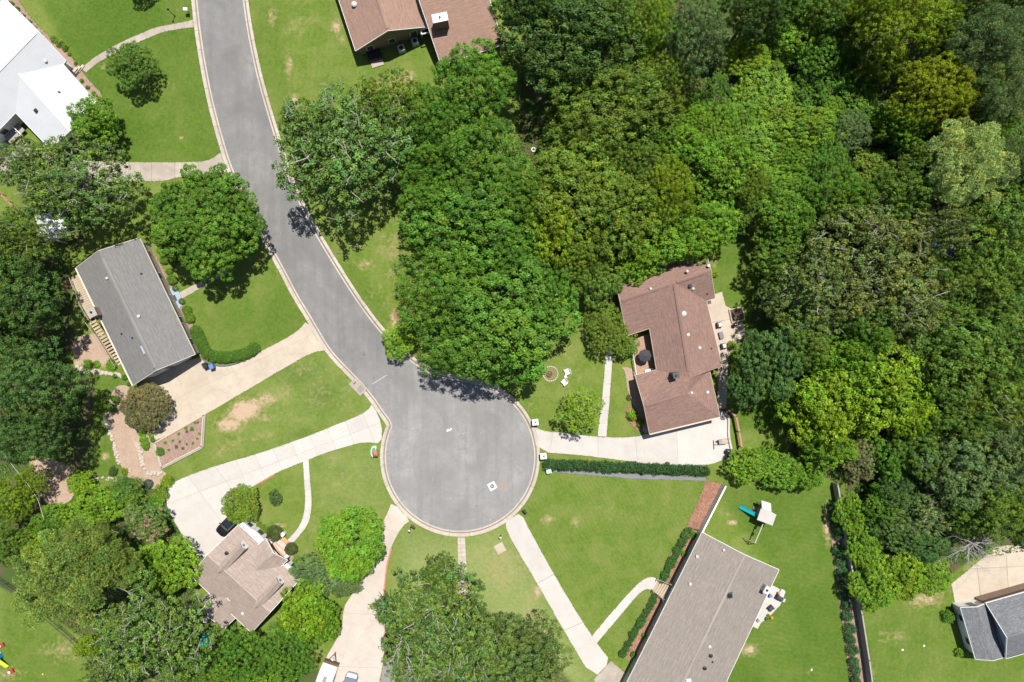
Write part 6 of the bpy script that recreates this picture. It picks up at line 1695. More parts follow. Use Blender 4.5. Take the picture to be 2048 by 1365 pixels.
# utility boxes
t = Thing('utility_box', 'pale green utility box at the end of the long dark hedge', 'utility box', at(1097, 940), 0.2)
t.part('cabinet', MB().bbox((0, 0, 0.35), (0.75, 0.85, 0.72), 0.06), M('box_green')); t.part('lid', MB().bbox((0, 0, 0.75), (0.8, 0.9, 0.1), 0.03), M('box_green')); t.part('pad', MB().box((0, 0, 0.01), (0.95, 1.05, 0.08)), M('concrete_old'))
# rubbish bins
def wheelie(px, py, rz, mat, label, group=None):
    t = Thing('wheelie_bin', label, 'bin', (P(px, py).x, P(px, py).y, 0.03), rz, group)
    t.part('body', MB().box((0, 0, 0.5), (0.60, 0.66, 0.95), 0, 1.0).box((0, 0, 0.93), (0.66, 0.74, 0.08)), M(mat)) if False else t.part('body', MB().box((0, 0, 0.50), (0.5, 0.56, 0.96), 0, 1.28), M(mat))
    t.part('lid', MB().bbox((0, -0.02, 1.03), (0.70, 0.82, 0.12), 0.05), M(mat)); t.part('handle', MB().tube([(-0.26, 0.42, 1.0), (0.26, 0.42, 1.0)], 0.025, 6), M('iron'))
    for x in (-0.27, 0.27): t.part('wheel', MB().tube([(x - 0.03, 0.30, 0.1), (x + 0.03, 0.30, 0.1)], 0.11, 10), M('rubber'))
wheelie(415, 731, 0.5, 'dark', 'dark wheelie bin against the curved hedge'); wheelie(428, 733, 0.35, 'bin_blue', 'blue wheelie bin against the curved hedge')
wheelie(769, 1284, 0.2, 'fabric_grey', 'blue grey wheelie bin beside the pink driveway')
for x, y, lab in ((1453, 901, 'round dark trash can nearest the wheelbarrow'), (1454, 909, 'round dark trash can with white mark beside the bright bush')):
    t = Thing('trash_can', lab, 'bin', (P(x, y).x, P(x, y).y, 0.03), 0, 'round trash cans at the driveway end')
    t.part('can', MB().lathe((0, 0, 0), [(0.26, 0), (0.30, 0.5), (0.33, 0.8), (0.35, 0.82), (0.35, 0.86)], 16), M('iron')); t.part('lid', MB().lathe((0, 0, 0.86), [(0.37, 0), (0.37, 0.04), (0.25, 0.13), (0.06, 0.16)], 16), M('dark')); t.part('handle', MB().box((0, 0, 1.05), (0.18, 0.05, 0.06)), M('galv'))
# basketball stand base, wheelbarrow
t = Thing('sawhorse', 'thin dark T shaped stand lying on the wide driveway', 'stand', (P(1427, 890).x, P(1427, 890).y, 0.03), math.radians(4))
t.part('beam', MB().box((0, 0, 0.06), (0.13, 1.35, 0.1)), M('wood_dark')); t.part('arm', MB().box((0.26, 0.0, 0.055), (0.42, 0.12, 0.08)), M('wood_dark'))
t = Thing('wheelbarrow', 'rusty wheelbarrow with grey tray on the wide driveway', 'wheelbarrow', (P(1444, 882).x, P(1444, 882).y, 0.03), math.radians(6))
t.part('tray', MB().loft([[(-0.5, -0.3, 0.35), (0.45, -0.34, 0.35), (0.45, 0.34, 0.35), (-0.5, 0.3, 0.35)], [(-0.68, -0.4, 0.66), (0.6, -0.44, 0.62), (0.6, 0.44, 0.62), (-0.68, 0.4, 0.66)]]), M('grey')); t.part('load', MB().box((0.15, 0, 0.63), (0.75, 0.72, 0.06)), M('wood_tan'))
t.part('wheel', MB().tube([(-0.85, -0.05, 0.2), (-0.85, 0.05, 0.2)], 0.2, 12), M('rubber'))
for y in (-0.28, 0.28): t.part('handle', MB().tube([(-0.8, y * 0.4, 0.25), (0.2, y, 0.4), (1.1, y, 0.55)], 0.03, 5), M('wood')); t.part('leg', MB().box((0.45, y, 0.18), (0.05, 0.05, 0.38)), M('iron'))

# ------------------------------------------------------------------ fences and walls
def fence(name, label, pts, h, panel_mat, post_mat, step=2.4, th=0.06, rails=False, top_w=0.12, group=None):
    w = [P(x, y) for x, y in pts]
    t = Thing(name, label, 'fence', tuple(w[0]), 0, group)
    for a, b in zip(w[:-1], w[1:]):
        L = (b - a).length; k = max(1, round(L / step)); rz = math.atan2((b - a).y, (b - a).x)
        for i in range(k + 1):
            p = a.lerp(b, i / k); t.wpart('post', MB().box((p.x, p.y, h / 2), (0.13, 0.13, h + 0.1), rz), M(post_mat))
        for i in range(k):
            c = a.lerp(b, (i + 0.5) / k)
            if rails:
                for z in rails: t.wpart('rail', MB().box((c.x, c.y, z), (L / k - 0.14, 0.07, 0.13), rz), M(panel_mat))
            else:
                t.wpart('panel', MB().box((c.x, c.y, h / 2 + 0.02), (L / k - 0.14, th, h - 0.1), rz), M(panel_mat))
            t.wpart('cap_rail', MB().box((c.x, c.y, h + 0.02), (L / k - 0.14, top_w, 0.05), rz), M(panel_mat))
    return t
fence('fence', 'white panel fence beside the reddish mulch strip', [(1444, 968), (1396, 1062)], 1.9, 'white', 'white', top_w=0.22)
fence('fence', 'long grey board fence behind the round shrub row', [(1664, 965), (1677, 1040), (1692, 1130), (1712, 1220), (1726, 1310), (1738, 1400)], 1.9, 'wood_grey', 'wood_grey', top_w=0.2)
fence('fence', 'brown timber fence bending round the wide driveway end', [(1448, 823), (1453, 819), (1467, 832), (1473, 862), (1478, 893)], 1.3, 'wood', 'wood_dark', 1.8, rails=(0.35, 0.75, 1.1), top_w=0.30)
fence('fence', 'weathered split rail fence at the back lawn top', [(1413, 484), (1450, 474), (1500, 460), (1545, 448)], 1.1, 'wood_grey', 'wood_dark', 2.2, rails=(0.4, 0.8), top_w=0.12)
fence('fence', 'brown rail fence left of the old driveway', [(-10, 372), (12, 392), (40, 420)], 1.1, 'wood', 'wood_dark', 1.8, rails=(0.4, 0.8), top_w=0.2)
# chain-link fence
cl = Thing('chain_link_fence', 'dark chain link fence along the south west lawn', 'fence', at(0, 1150))
cw_ = [P(-10, 1146), P(45, 1185), P(150, 1275), P(215, 1345), P(250, 1385)]
for a, b in zip(cw_[:-1], cw_[1:]):
    L = (b - a).length; k = max(1, round(L / 2.6))
    for i in range(k):
        p = a.lerp(b, i / k); q = a.lerp(b, (i + 1) / k)
        cl.wpart('post', MB().cyl((p.x, p.y, -0.05), 0.045, 1.35, 6), M('iron'))
        mb = MB()
        for z in (0.08, 0.3, 0.52, 0.74, 0.96, 1.15): mb.tube([(p.x, p.y, z), (q.x, q.y, z)], 0.012, 3)
        nv = int((q - p).length / 0.25)
        for j in range(nv):
            u, v = p.lerp(q, j / nv), p.lerp(q, (j + 1) / nv)
            mb.tube([(u.x, u.y, 0.08), (v.x, v.y, 0.62), (u.x, u.y, 1.15)], 0.008, 3)
        cl.wpart('mesh', mb, M('iron')); cl.wpart('rail', MB().tube([(p.x, p.y, 1.22), (q.x, q.y, 1.22)], 0.035, 6), M('iron'))
# low retaining kerb at the wide driveway end
mb = MB(); wl = [P(x, y).xy for x, y in ((1448, 824), (1455, 832), (1457, 842), (1456, 862), (1458, 882), (1462, 898))]
wl = chaikin(wl, 2)
def ribbon(path, w, z0, z1):
    L, R = offset_path(path, w / 2), offset_path(path, -w / 2)
    return MB().prism([tuple(p) for p in L] + [tuple(p) for p in reversed(R)], z0, z1)
single('retaining_wall', 'low white curved retaining wall at the wide driveway end', 'wall', ribbon(wl, 0.3, -0.05, 0.35), 'concrete_bright')
wl = chaikin([P(x, y).xy for x, y in ((403, 716), (418, 727), (440, 732), (463, 730), (486, 722), (511, 710))], 2)
single('retaining_wall', 'dark low retaining wall below the curved hedge', 'wall', ribbon(wl, 0.2, -0.05, 0.30), 'iron_lid')
wl = chaikin([P(x, y).xy for x, y in ((783, 1097), (775, 1124), (770, 1164), (768, 1199), (767, 1235), (772, 1264), (770, 1285))], 2)
single('brick_edging', 'orange brick edging along the pink driveway', 'edging', ribbon(wl, 0.22, -0.05, 0.12), 'terracotta_red')
wl = chaikin([P(x, y).xy for x, y in ((549, 950), (530, 961), (512, 970))], 2)
single('brick_edging', 'short orange brick edging where the lawn meets the parking court', 'edging', ribbon(wl, 0.16, -0.05, 0.10), 'terracotta_red')
wl = chaikin([P(x, y).xy for x, y in ((1290, 928), (1325, 933), (1375, 934), (1412, 932))], 1)
single('timber_edging', 'brown timber edging between the wide driveway and the dark hedge', 'edging', ribbon(wl, 0.16, -0.05, 0.2), 'wood')
# timber-edged planting bed
bp = [(311, 886), (408, 831), (404, 893), (325, 934)]
tb = Thing('planter', 'timber edged mulch bed with young plants at the driveway corner', 'planter', at(360, 885))
pp = [P(x, y) for x, y in bp]
tb.wpart('soil', MB().prism([(p.x, p.y) for p in pp], -0.04, 0.20), M('mulch_brown'))
for i in range(4):
    a, b = pp[i], pp[(i + 1) % 4]; c = (a + b) / 2
    for k in range(1 if i == 0 else 2):
        n = Vector((-(b - a).y, (b - a).x, 0)).normalized() * (0.22 * k)
        n = n if (c + n - (sum(pp, Vector()) / 4)).length > (c - (sum(pp, Vector()) / 4)).length else -n
        tb.wpart('timber', MB().box((c.x + n.x, c.y + n.y, 0.14 - k * 0.06), ((b - a).length + 0.1, 0.2, 0.36 - k * 0.1), math.atan2((b - a).y, (b - a).x)), M('timber' if k == 0 else 'wood_grey'))
# rock edgings (rocks too small to pick apart)
def rocks(label, pts, n, r=(0.10, 0.26), seed=1):
    rr = random.Random(seed); path = resample([P(x, y).xy for x, y in pts], 0.3); mb = MB()
    for i in range(n):
        p = rr.choice(path); s_ = rr.uniform(*r); a = rr.uniform(0, 6.28)
        ring = lambda k, z: [(p.x + jx + s_ * k * math.cos(a + q * 1.047) * rr.uniform(.75, 1.2), p.y + jy + s_ * k * math.sin(a + q * 1.047) * rr.uniform(.75, 1.2), z) for q in range(6)]
        jx, jy = rr.uniform(-.25, .25), rr.uniform(-.25, .25)
        mb.loft([ring(1.0, -0.03), ring(1.0, s_ * 0.5), ring(0.5, s_ * 0.95)])
    o = struct('rock_edging', mb, M('stone_rock'), 'stuff', label, 'rocks')
rocks('line of pale rocks down the left of the pine straw bed', [(214, 830), (217, 855), (226, 880), (233, 905), (238, 928)], 60, (0.12, 0.3), 1)
rocks('line of pale rocks beside the timber edged bed', [(273, 885), (281, 905), (287, 930), (296, 945), (320, 948)], 70, (0.12, 0.32), 2)
rocks('pale rock wall along the top of the narrow lawn', [(150, 735), (180, 742), (215, 747), (240, 752)], 80, (0.12, 0.34), 3)
rocks('rubble at the foot of the narrow lawn', [(190, 955), (230, 960), (262, 945), (262, 935)], 30, (0.1, 0.24), 4)
# fire pit and garden chairs
t = Thing('fire_pit', 'round brick fire pit ring on the lawn beneath the broad oak', 'fire pit', at(1101, 748))
fpm = MB()
t.part('gravel', MB().lathe((0, 0, -0.02), [(1.0, 0), (1.0, 0.03), (0.3, 0.035)], 24), mk('trodden_grass', (0.155, 0.15, 0.06), 0.95, 0.3, 6))
for k in range(22):
    a = k * 2 * math.pi / 22; t.part('stone', MB().bbox((1.12 * math.cos(a), 1.12 * math.sin(a), 0.05), (0.2, 0.28, 0.12), 0.03, a), M('stone_rock'))
b_ = t.part('bowl', MB().lathe((-0.15, 0, 0.03), [(0.30, 0), (0.42, 0.3), (0.45, 0.34), (0.36, 0.34), (0.28, 0.18), (0.05, 0.15)], 18), M('rust')); t.part('ash', MB().lathe((-0.15, 0, 0.2), [(0.28, 0), (0.05, 0.05)], 12), M('iron'), b_)
def adirondack(px, py, rz, label, mat='white', group='white lawn chairs by the fire pit'):
    t = Thing('garden_chair', label, 'chair', at(px, py), rz, group)
    t.part('seat', MB().add([(-0.3, -0.3, 0.26), (0.3, -0.3, 0.26), (0.3, 0.3, 0.40), (-0.3, 0.3, 0.40), (-0.3, -0.3, 0.30), (0.3, -0.3, 0.30), (0.3, 0.3, 0.44), (-0.3, 0.3, 0.44)], [(3, 2, 1, 0), (4, 5, 6, 7), (0, 1, 5, 4), (1, 2, 6, 5), (2, 3, 7, 6), (3, 0, 4, 7)]), M(mat))
    bk = [(math.sin(a) * 0.36, -0.34 - 0.02 * math.cos(a), 0.3) for a in (-1.3, 1.3)]
    for i in range(5):
        x = (i - 2) * 0.14; hh = 1.02 - abs(i - 2) * 0.07
        t.part('back_slat', MB().add([(x - 0.065, -0.28, 0.3), (x + 0.065, -0.28, 0.3), (x + 0.065, -0.56, hh), (x - 0.065, -0.56, hh), (x - 0.065, -0.31, 0.3), (x + 0.065, -0.31, 0.3), (x + 0.065, -0.59, hh), (x - 0.065, -0.59, hh)], [(0, 1, 2, 3), (7, 6, 5, 4), (0, 4, 5, 1), (1, 5, 6, 2), (2, 6, 7, 3), (3, 7, 4, 0)]), M(mat))
    for x in (-0.36, 0.36):
        t.part('armrest', MB().box((x, 0.0, 0.56), (0.14, 0.75, 0.04)), M(mat)); t.part('leg', MB().box((x, 0.3, 0.27), (0.06, 0.08, 0.55)), M(mat)); t.part('leg', MB().box((x, -0.3, 0.27), (0.06, 0.08, 0.55)), M(mat))
adirondack(1133, 744, 1.9, 'white lawn chair with a round back, upper of the fire pit pair'); adirondack(1128, 765, 2.3, 'white lawn chair, lower of the fire pit pair')
single('side_table', 'tiny white table between the two lawn chairs', 'table', MB().box((0, 0, 0.38), (0.4, 0.4, 0.04)).box((-.15, -.15, .18), (.04, .04, .38)).box((.15, -.15, .18), (.04, .04, .38)).box((.15, .15, .18), (.04, .04, .38)).box((-.15, .15, .18), (.04, .04, .38)), 'white', at(1131, 754), 0.2)
# patio furniture behind the red-brown house
def armchair(px, py, rz, frame, cush, label, group, z=0.03):
    t = Thing('armchair', label, 'chair', (P(px, py).x, P(px, py).y, z), rz, group)
    t.part('seat_frame', MB().box((0, 0, 0.24), (0.78, 0.78, 0.12)), M(frame)); t.part('cushion', MB().bbox((0.03, 0, 0.38), (0.62, 0.6, 0.16), 0.05), M(cush)); t.part('backrest', MB().bbox((-0.33, 0, 0.6), (0.14, 0.74, 0.5), 0.04), M(frame))
    for y in (-0.36, 0.36): t.part('armrest', MB().bbox((0, y, 0.5), (0.78, 0.1, 0.12), 0.03), M(frame))
    for x in (-0.33, 0.33):
        for y in (-0.33, 0.33): t.part('leg', MB().box((x, y, 0.09), (0.07, 0.07, 0.2)), M('iron'))
    pc = t.part('pillow', MB().bbox((-0.18, 0, 0.52), (0.16, 0.42, 0.3), 0.06), M('bin_blue'))
G = 'white patio armchairs behind the red brown house'
armchair(1437, 650, 0.15, 'iron', 'white', 'white cushioned armchair on the patio, nearer the planter box', G); armchair(1446, 692, 0.2, 'iron', 'white', 'white cushioned armchair on the patio, nearer the yellow green shrub', G)
t = Thing('coffee_table', 'grey rectangular coffee table between the two white armchairs', 'table', (P(1441, 671).x, P(1441, 671).y, 0.03), 0.25)
t.part('top', MB().bbox((0, 0, 0.42), (0.62, 1.05, 0.1), 0.02), M('fabric_grey'))
for x in (-0.25, 0.25):
    for y in (-0.45, 0.45): t.part('leg', MB().box((x, y, 0.19), (0.06, 0.06, 0.38)), M('iron'))
t = Thing('planter_box', 'dark soil planter box with cream frame beside the shaded patio', 'planter', at(1473, 630), 0.22)
t.part('soil', MB().box((0, 0, 0.12), (1.9, 1.9, 0.3)), M('soil_dark'))
for x, y, w_, d_ in ((0, 1.0, 2.1, 0.14), (0, -1.0, 2.1, 0.14), (1.0, 0, 0.14, 1.86), (-1.0, 0, 0.14, 1.86)): t.part('frame_board', MB().box((x, y, 0.16), (w_, d_, 0.4)), M('timber'))
for x, y, lab in ((1467, 650, 'dark kettle grill in the patio shade'), (1485, 678, 'dark covered grill at the patio corner')):
    t = Thing('grill', lab, 'grill', (P(x, y).x, P(x, y).y, 0.03)); t.part('bowl', MB().ball((0, 0, 0.75), 0.34, 14, 8, 0.85), M('black')); t.part('handle', MB().box((0, 0, 1.06), (0.2, 0.05, 0.05)), M('galv'))
    for k in range(3): t.part('leg', MB().tube([(0.2 * math.cos(k * 2.1), 0.2 * math.sin(k * 2.1), 0.6), (0.34 * math.cos(k * 2.1), 0.34 * math.sin(k * 2.1), 0)], 0.02, 5), M('iron'))
single('doormat', 'dark green doormat at the back patio door', 'mat', MB().bbox((0, 0, 0.015), (0.6, 0.55, 0.03), 0.008), 'iron', (P(1418, 605).x, P(1418, 605).y, 0.034), 0.2)
# back patio of the long taupe house
armchair(1540, 1215, -0.9, 'iron', 'fabric_dark', 'black padded armchair on the small white patio', None, 0.06)
t = Thing('grill', 'black barrel grill with side shelf on the small white patio', 'grill', (P(1555, 1192).x, P(1555, 1192).y, 0.06), -0.5)
t.part('hood', MB().loft([[(x, 0.28 * math.cos(a), 0.95 + 0.26 * math.sin(a)) for a in [k * math.pi / 5 for k in range(10)]] for x in (-0.45, 0.45)]), M('iron')); t.part('shelf', MB().box((0.68, 0, 0.92), (0.42, 0.5, 0.05)), M('galv')); t.part('cart', MB().box((0, 0, 0.4), (0.8, 0.45, 0.7)), M('dark'))
single('storage_box', 'white storage box on the small white patio', 'box', MB().bbox((0, 0, 0.28), (0.6, 1.0, 0.56), 0.04), 'white', (P(1561, 1184).x, P(1561, 1184).y, 0.06), -0.5)
t = Thing('flower_pot', 'clay pot with red flowers on the small white patio', 'pot', (P(1556, 1185).x, P(1556, 1185).y, 0.06)); t.part('pot', MB().lathe((0, 0, 0), [(0.16, 0), (0.24, 0.34), (0.27, 0.36)], 12), M('terracotta')); t.part('flowers', MB().ball((0, 0, 0.48), 0.26, 8, 5), M('pink'))
t = Thing('flower_pot', 'pot of orange flowers at the lawn edge of the small white patio', 'pot', at(1541.5, 1234)); t.part('pot', MB().lathe((0, 0, 0), [(0.15, 0), (0.2, 0.28)], 10), M('terracotta')); t.part('flowers', MB().ball((0, 0, 0.38), 0.24, 7, 5), M('orange'))
t = Thing('patio_heater', 'small dark round table on the small white patio', 'table', (P(1539, 1190).x, P(1539, 1190).y, 0.06)); t.e.name = 'round_table'
t.part('top', MB().cyl((0, 0, 0.5), 0.26, 0.04, 14), M('bin_blue')); t.part('stem', MB().cyl((0, 0, 0.04), 0.04, 0.46, 8), M('iron')); t.part('foot', MB().lathe((0, 0, 0), [(0.22, 0), (0.05, 0.05)], 12), M('iron'))
single('stone_stool', 'grey diamond shaped stool at the lower end of the small white patio', 'stool', MB().bbox((0, 0, 0.2), (0.4, 0.4, 0.4), 0.04), 'grey', (P(1515, 1240).x, P(1515, 1240).y, 0.06), 0.78)
# playset
ps = Thing('playset', 'timber playset with teal slide, canopy roof and swing beam', 'playset', at(1520, 1022))
def bar(name, a, b, r, mat): ps.wpart(name, MB().tube([a, b], r, 4), M(mat))
c0 = P(1520, 1018); ux = Vector((math.cos(math.radians(-24)), math.sin(math.radians(-24)), 0)); uy = Vector((-ux.y, ux.x, 0))
K = lambda x, y, z: c0 + ux * x + uy * y + Vector((0, 0, z))
for x in (-0.75, 0.75):
    for y in (-0.8, 0.8): bar('post', K(x, y, -0.05), K(x, y, 2.6), 0.07, 'wood_grey')
ps.wpart('platform', MB().add([K(-.85, -.9, 1.35), K(.85, -.9, 1.35), K(.85, .9, 1.35), K(-.85, .9, 1.35), K(-.85, -.9, 1.43), K(.85, -.9, 1.43), K(.85, .9, 1.43), K(-.85, .9, 1.43)], [(3, 2, 1, 0), (4, 5, 6, 7), (0, 1, 5, 4), (1, 2, 6, 5), (2, 3, 7, 6), (3, 0, 4, 7)]), M('wood_tan'))
def slabp(name, q, th, mat):
    ps.wpart(name, MB().add([*q, *[v - Vector((0, 0, th)) for v in q]], [(0, 1, 2, 3), (7, 6, 5, 4), (0, 4, 5, 1), (1, 5, 6, 2), (2, 6, 7, 3), (3, 7, 4, 0)]), M(mat))
slabp('roof_panel', [P(1514, 1040, 2.6), P(1522, 1017, 2.6), P(1541, 1023, 3.25), P(1535, 1048, 3.25)], 0.06, 'paleplay')
slabp('roof_panel', [P(1535, 1048, 3.25), P(1541, 1023, 3.25), P(1553, 1030, 2.6), P(1545, 1052, 2.6)], 0.06, 'paleplay')
slabp('roof_panel', [P(1523, 1001, 2.5), P(1542, 1007, 2.6), P(1543, 1025, 2.9), P(1524, 1018, 2.8)], 0.06, 'paleplay')
sl0, sl1 = P(1514, 1031, 1.4), P(1479, 1013, 0.12); sn = Vector((-(sl1 - sl0).y, (sl1 - sl0).x, 0)).normalized()
slabp('slide', [sl0 + sn * 0.27, sl0 - sn * 0.27, sl1 - sn * 0.27, sl1 + sn * 0.27], 0.05, 'teal')
for q in (1, -1): slabp('slide_side', [sl0 + sn * 0.31 * q + Vector((0, 0, 0.16)), sl0 + sn * 0.25 * q + Vector((0, 0, 0.16)), sl1 + sn * 0.25 * q + Vector((0, 0, 0.14)), sl1 + sn * 0.31 * q + Vector((0, 0, 0.14))], 0.22, 'teal')
for i in range(6):
    a = P(1507 + i * 2.2, 1012 + i * 1.1, 0.2 + 0.22 * i); b = P(1506 + i * 2.2, 1018 + i * 1.1, 0.2 + 0.22 * i); bar('ladder_rung', a, b, 0.05, 'wood_tan')
bar('ladder_rail', P(1505, 1012, 0), P(1520, 1018, 1.4), 0.04, 'wood'); bar('ladder_rail', P(1504, 1018, 0), P(1519, 1024, 1.4), 0.04, 'wood')
s_a, s_b = P(1526, 1049, 2.25), P(1510, 1087, 2.25)
bar('swing_beam', s_a, s_b, 0.08, 'paleplay')
f1_, f2_ = P(1487, 1078), P(1523, 1090)
mid_ = Vector((s_b.x, s_b.y, 2.25)); px_ = Vector((-(s_b - s_a).y, (s_b - s_a).x, 0)).normalized()
foot = Vector((s_b.x, s_b.y, 0)) + (s_b - s_a).normalized() * 0.2
for q in (1.25, -1.25): bar('frame_leg', mid_, foot + px_ * q, 0.07, 'wood_grey')
bar('cross_brace', (mid_ + foot + px_ * 1.25) / 2, (mid_ + foot - px_ * 1.25) / 2, 0.05, 'wood_grey')
for t_ in (0.35, 0.7):
    h_ = s_a.lerp(s_b, t_)
    for q in (0.2, -0.2): bar('chain', h_ + px_ * q * 0.0 + (s_b - s_a).normalized() * q, Vector((h_.x, h_.y, 0.5)) + (s_b - s_a).normalized() * q, 0.015, 'galv')
    c = Vector((h_.x, h_.y, 0.48)); ps.wpart('swing_seat', MB().box(tuple(c), (0.5, 0.2, 0.04), math.atan2((s_b - s_a).y, (s_b - s_a).x)), M('dark'))
# toys on the south west lawn
t = Thing('toy_slide', 'blue and yellow toddler slide on the south west lawn', 'toy', at(8, 1322), math.radians(-55))
t.part('tower', MB().box((-0.9, 0, 0.45), (0.7, 0.75, 0.9), 0, 0.85), M('blue')); t.part('step', MB().box((-1.35, 0, 0.2), (0.3, 0.6, 0.4)), M('white'))
t.part('chute', MB().add([(-0.6, -0.25, 0.85), (1.1, -0.25, 0.1), (1.1, 0.25, 0.1), (-0.6, 0.25, 0.85), (-0.6, -0.25, 0.75), (1.1, -0.25, 0.0), (1.1, 0.25, 0.0), (-0.6, 0.25, 0.75)], [(0, 1, 2, 3), (7, 6, 5, 4), (0, 4, 5, 1), (1, 5, 6, 2), (2, 6, 7, 3), (3, 7, 4, 0)]), M('yellow'))
for y in (-0.28, 0.28): t.part('chute_side', MB().tube([(-0.6, y, 0.9), (1.1, y, 0.15)], 0.06, 5), M('lime'))
for x, y, lab in ((5, 1290, 'red and white toy car above the toddler slide'), (24, 1342, 'red toy car at the foot of the toddler slide')):
    t = Thing('toy_car', lab, 'toy', at(x, y), 0.4); t.part('body', MB().bbox((0, 0, 0.28), (0.8, 0.5, 0.3), 0.1), M('red')); t.part('seat', MB().box((-0.1, 0, 0.46), (0.3, 0.34, 0.14)), M('white'))
    for xx in (-0.27, 0.27):
        for yy in (-0.25, 0.25): t.part('wheel', MB().tube([(xx, yy - 0.04, 0.13), (xx, yy + 0.04, 0.13)], 0.13, 10), M('black'))
single('ball', 'pale yellow ball on the south west lawn', 'ball', MB().ball((0, 0, 0.13), 0.13, 10, 8), 'yellow', at(87, 1348), smooth=True)
for i, (x, y) in enumerate(((1805, 1300), (1848, 1292), (1623, 1340))): single('paper_scrap', ('pale scrap on the lawn left of the slate roof', 'pale scrap nearest the slate roof', 'pale scrap on the striped back lawn')[i], 'litter', MB().bbox((0, 0, 0.03), (0.34, 0.24, 0.06), 0.02), 'cream', at(x, y), i * 0.7)
# tarp table and barrel behind the tan house
t = Thing('tarp_table', 'teal tarp covered table behind the tan roofed house', 'table', at(416, 1281), math.radians(-40))
t.part('cover', MB().box((0, 0, 0.8), (1.9, 1.5, 0.06)).box((0, 0.76, 0.55), (1.9, 0.04, 0.5)).box((0.96, 0, 0.55), (0.04, 1.5, 0.5)), M('teal'))
for x in (-0.85, 0.85):
    for y in (-0.65, 0.65): t.part('leg', MB().box((x, y, 0.38), (0.07, 0.07, 0.78)), M('iron'))
t = Thing('barrel', 'grey metal barrel beside the tan roofed house', 'barrel', at(416, 1236), 0.4); t.part('drum', MB().lathe((0, 0, 0), [(0.38, 0), (0.40, 0.3), (0.38, 0.32), (0.40, 0.6), (0.38, 0.62), (0.39, 0.95)], 16), M('galv')); t.part('lid', MB().lathe((0, 0, 0.95), [(0.40, 0), (0.40, 0.03), (0.34, 0.04)], 16), M('white'))
# shed below the trees, hidden pool
h = House('shed', 'small shed with pale corrugated roof under the western trees', (100, 455)); h.e['category'] = 'shed'
h.gable((70, 432), (118, 418), (136, 470), (88, 486), 2.2, 2.9, 'metal_white', 'siding_grey', 'white')
t = Thing('swimming_pool', 'small blue pool hidden between the east wood trees', 'pool', at(1883, 505)); t.part('wall', MB().lathe((0, 0, 0), [(2.2, 0), (2.2, 0.8), (2.05, 0.8), (2.05, 0.3)], 28, cap=False), M('white')); t.part('water', MB().lathe((0, 0, 0.4), [(2.1, 0), (2.1, 0.28)], 28), M('water'))
t = Thing('tire_planter', 'white ringed old tyre lying in the wood gap', 'tyre', at(1067, 300)); t.part('tyre', MB().lathe((0, 0, 0), [(0.22, 0.02), (0.36, 0.0), (0.38, 0.1), (0.34, 0.2), (0.22, 0.18), (0.22, 0.02)], 16, cap=False), M('white')); t.part('soil', MB().cyl((0, 0, 0.0), 0.23, 0.12, 14), M('soil_dark'))
# white cable sagging between the western trees
ca = [P(-12, 890, 5), P(5, 905, 4.6), P(30, 938, 4.4), P(60, 975, 4.6), P(76, 1000, 4.7), P(88, 1040, 5.0)]
single('cable', 'thin pale cable strung through the western trees', 'cable', MB().tube(ca, 0.028, 5), 'galv')

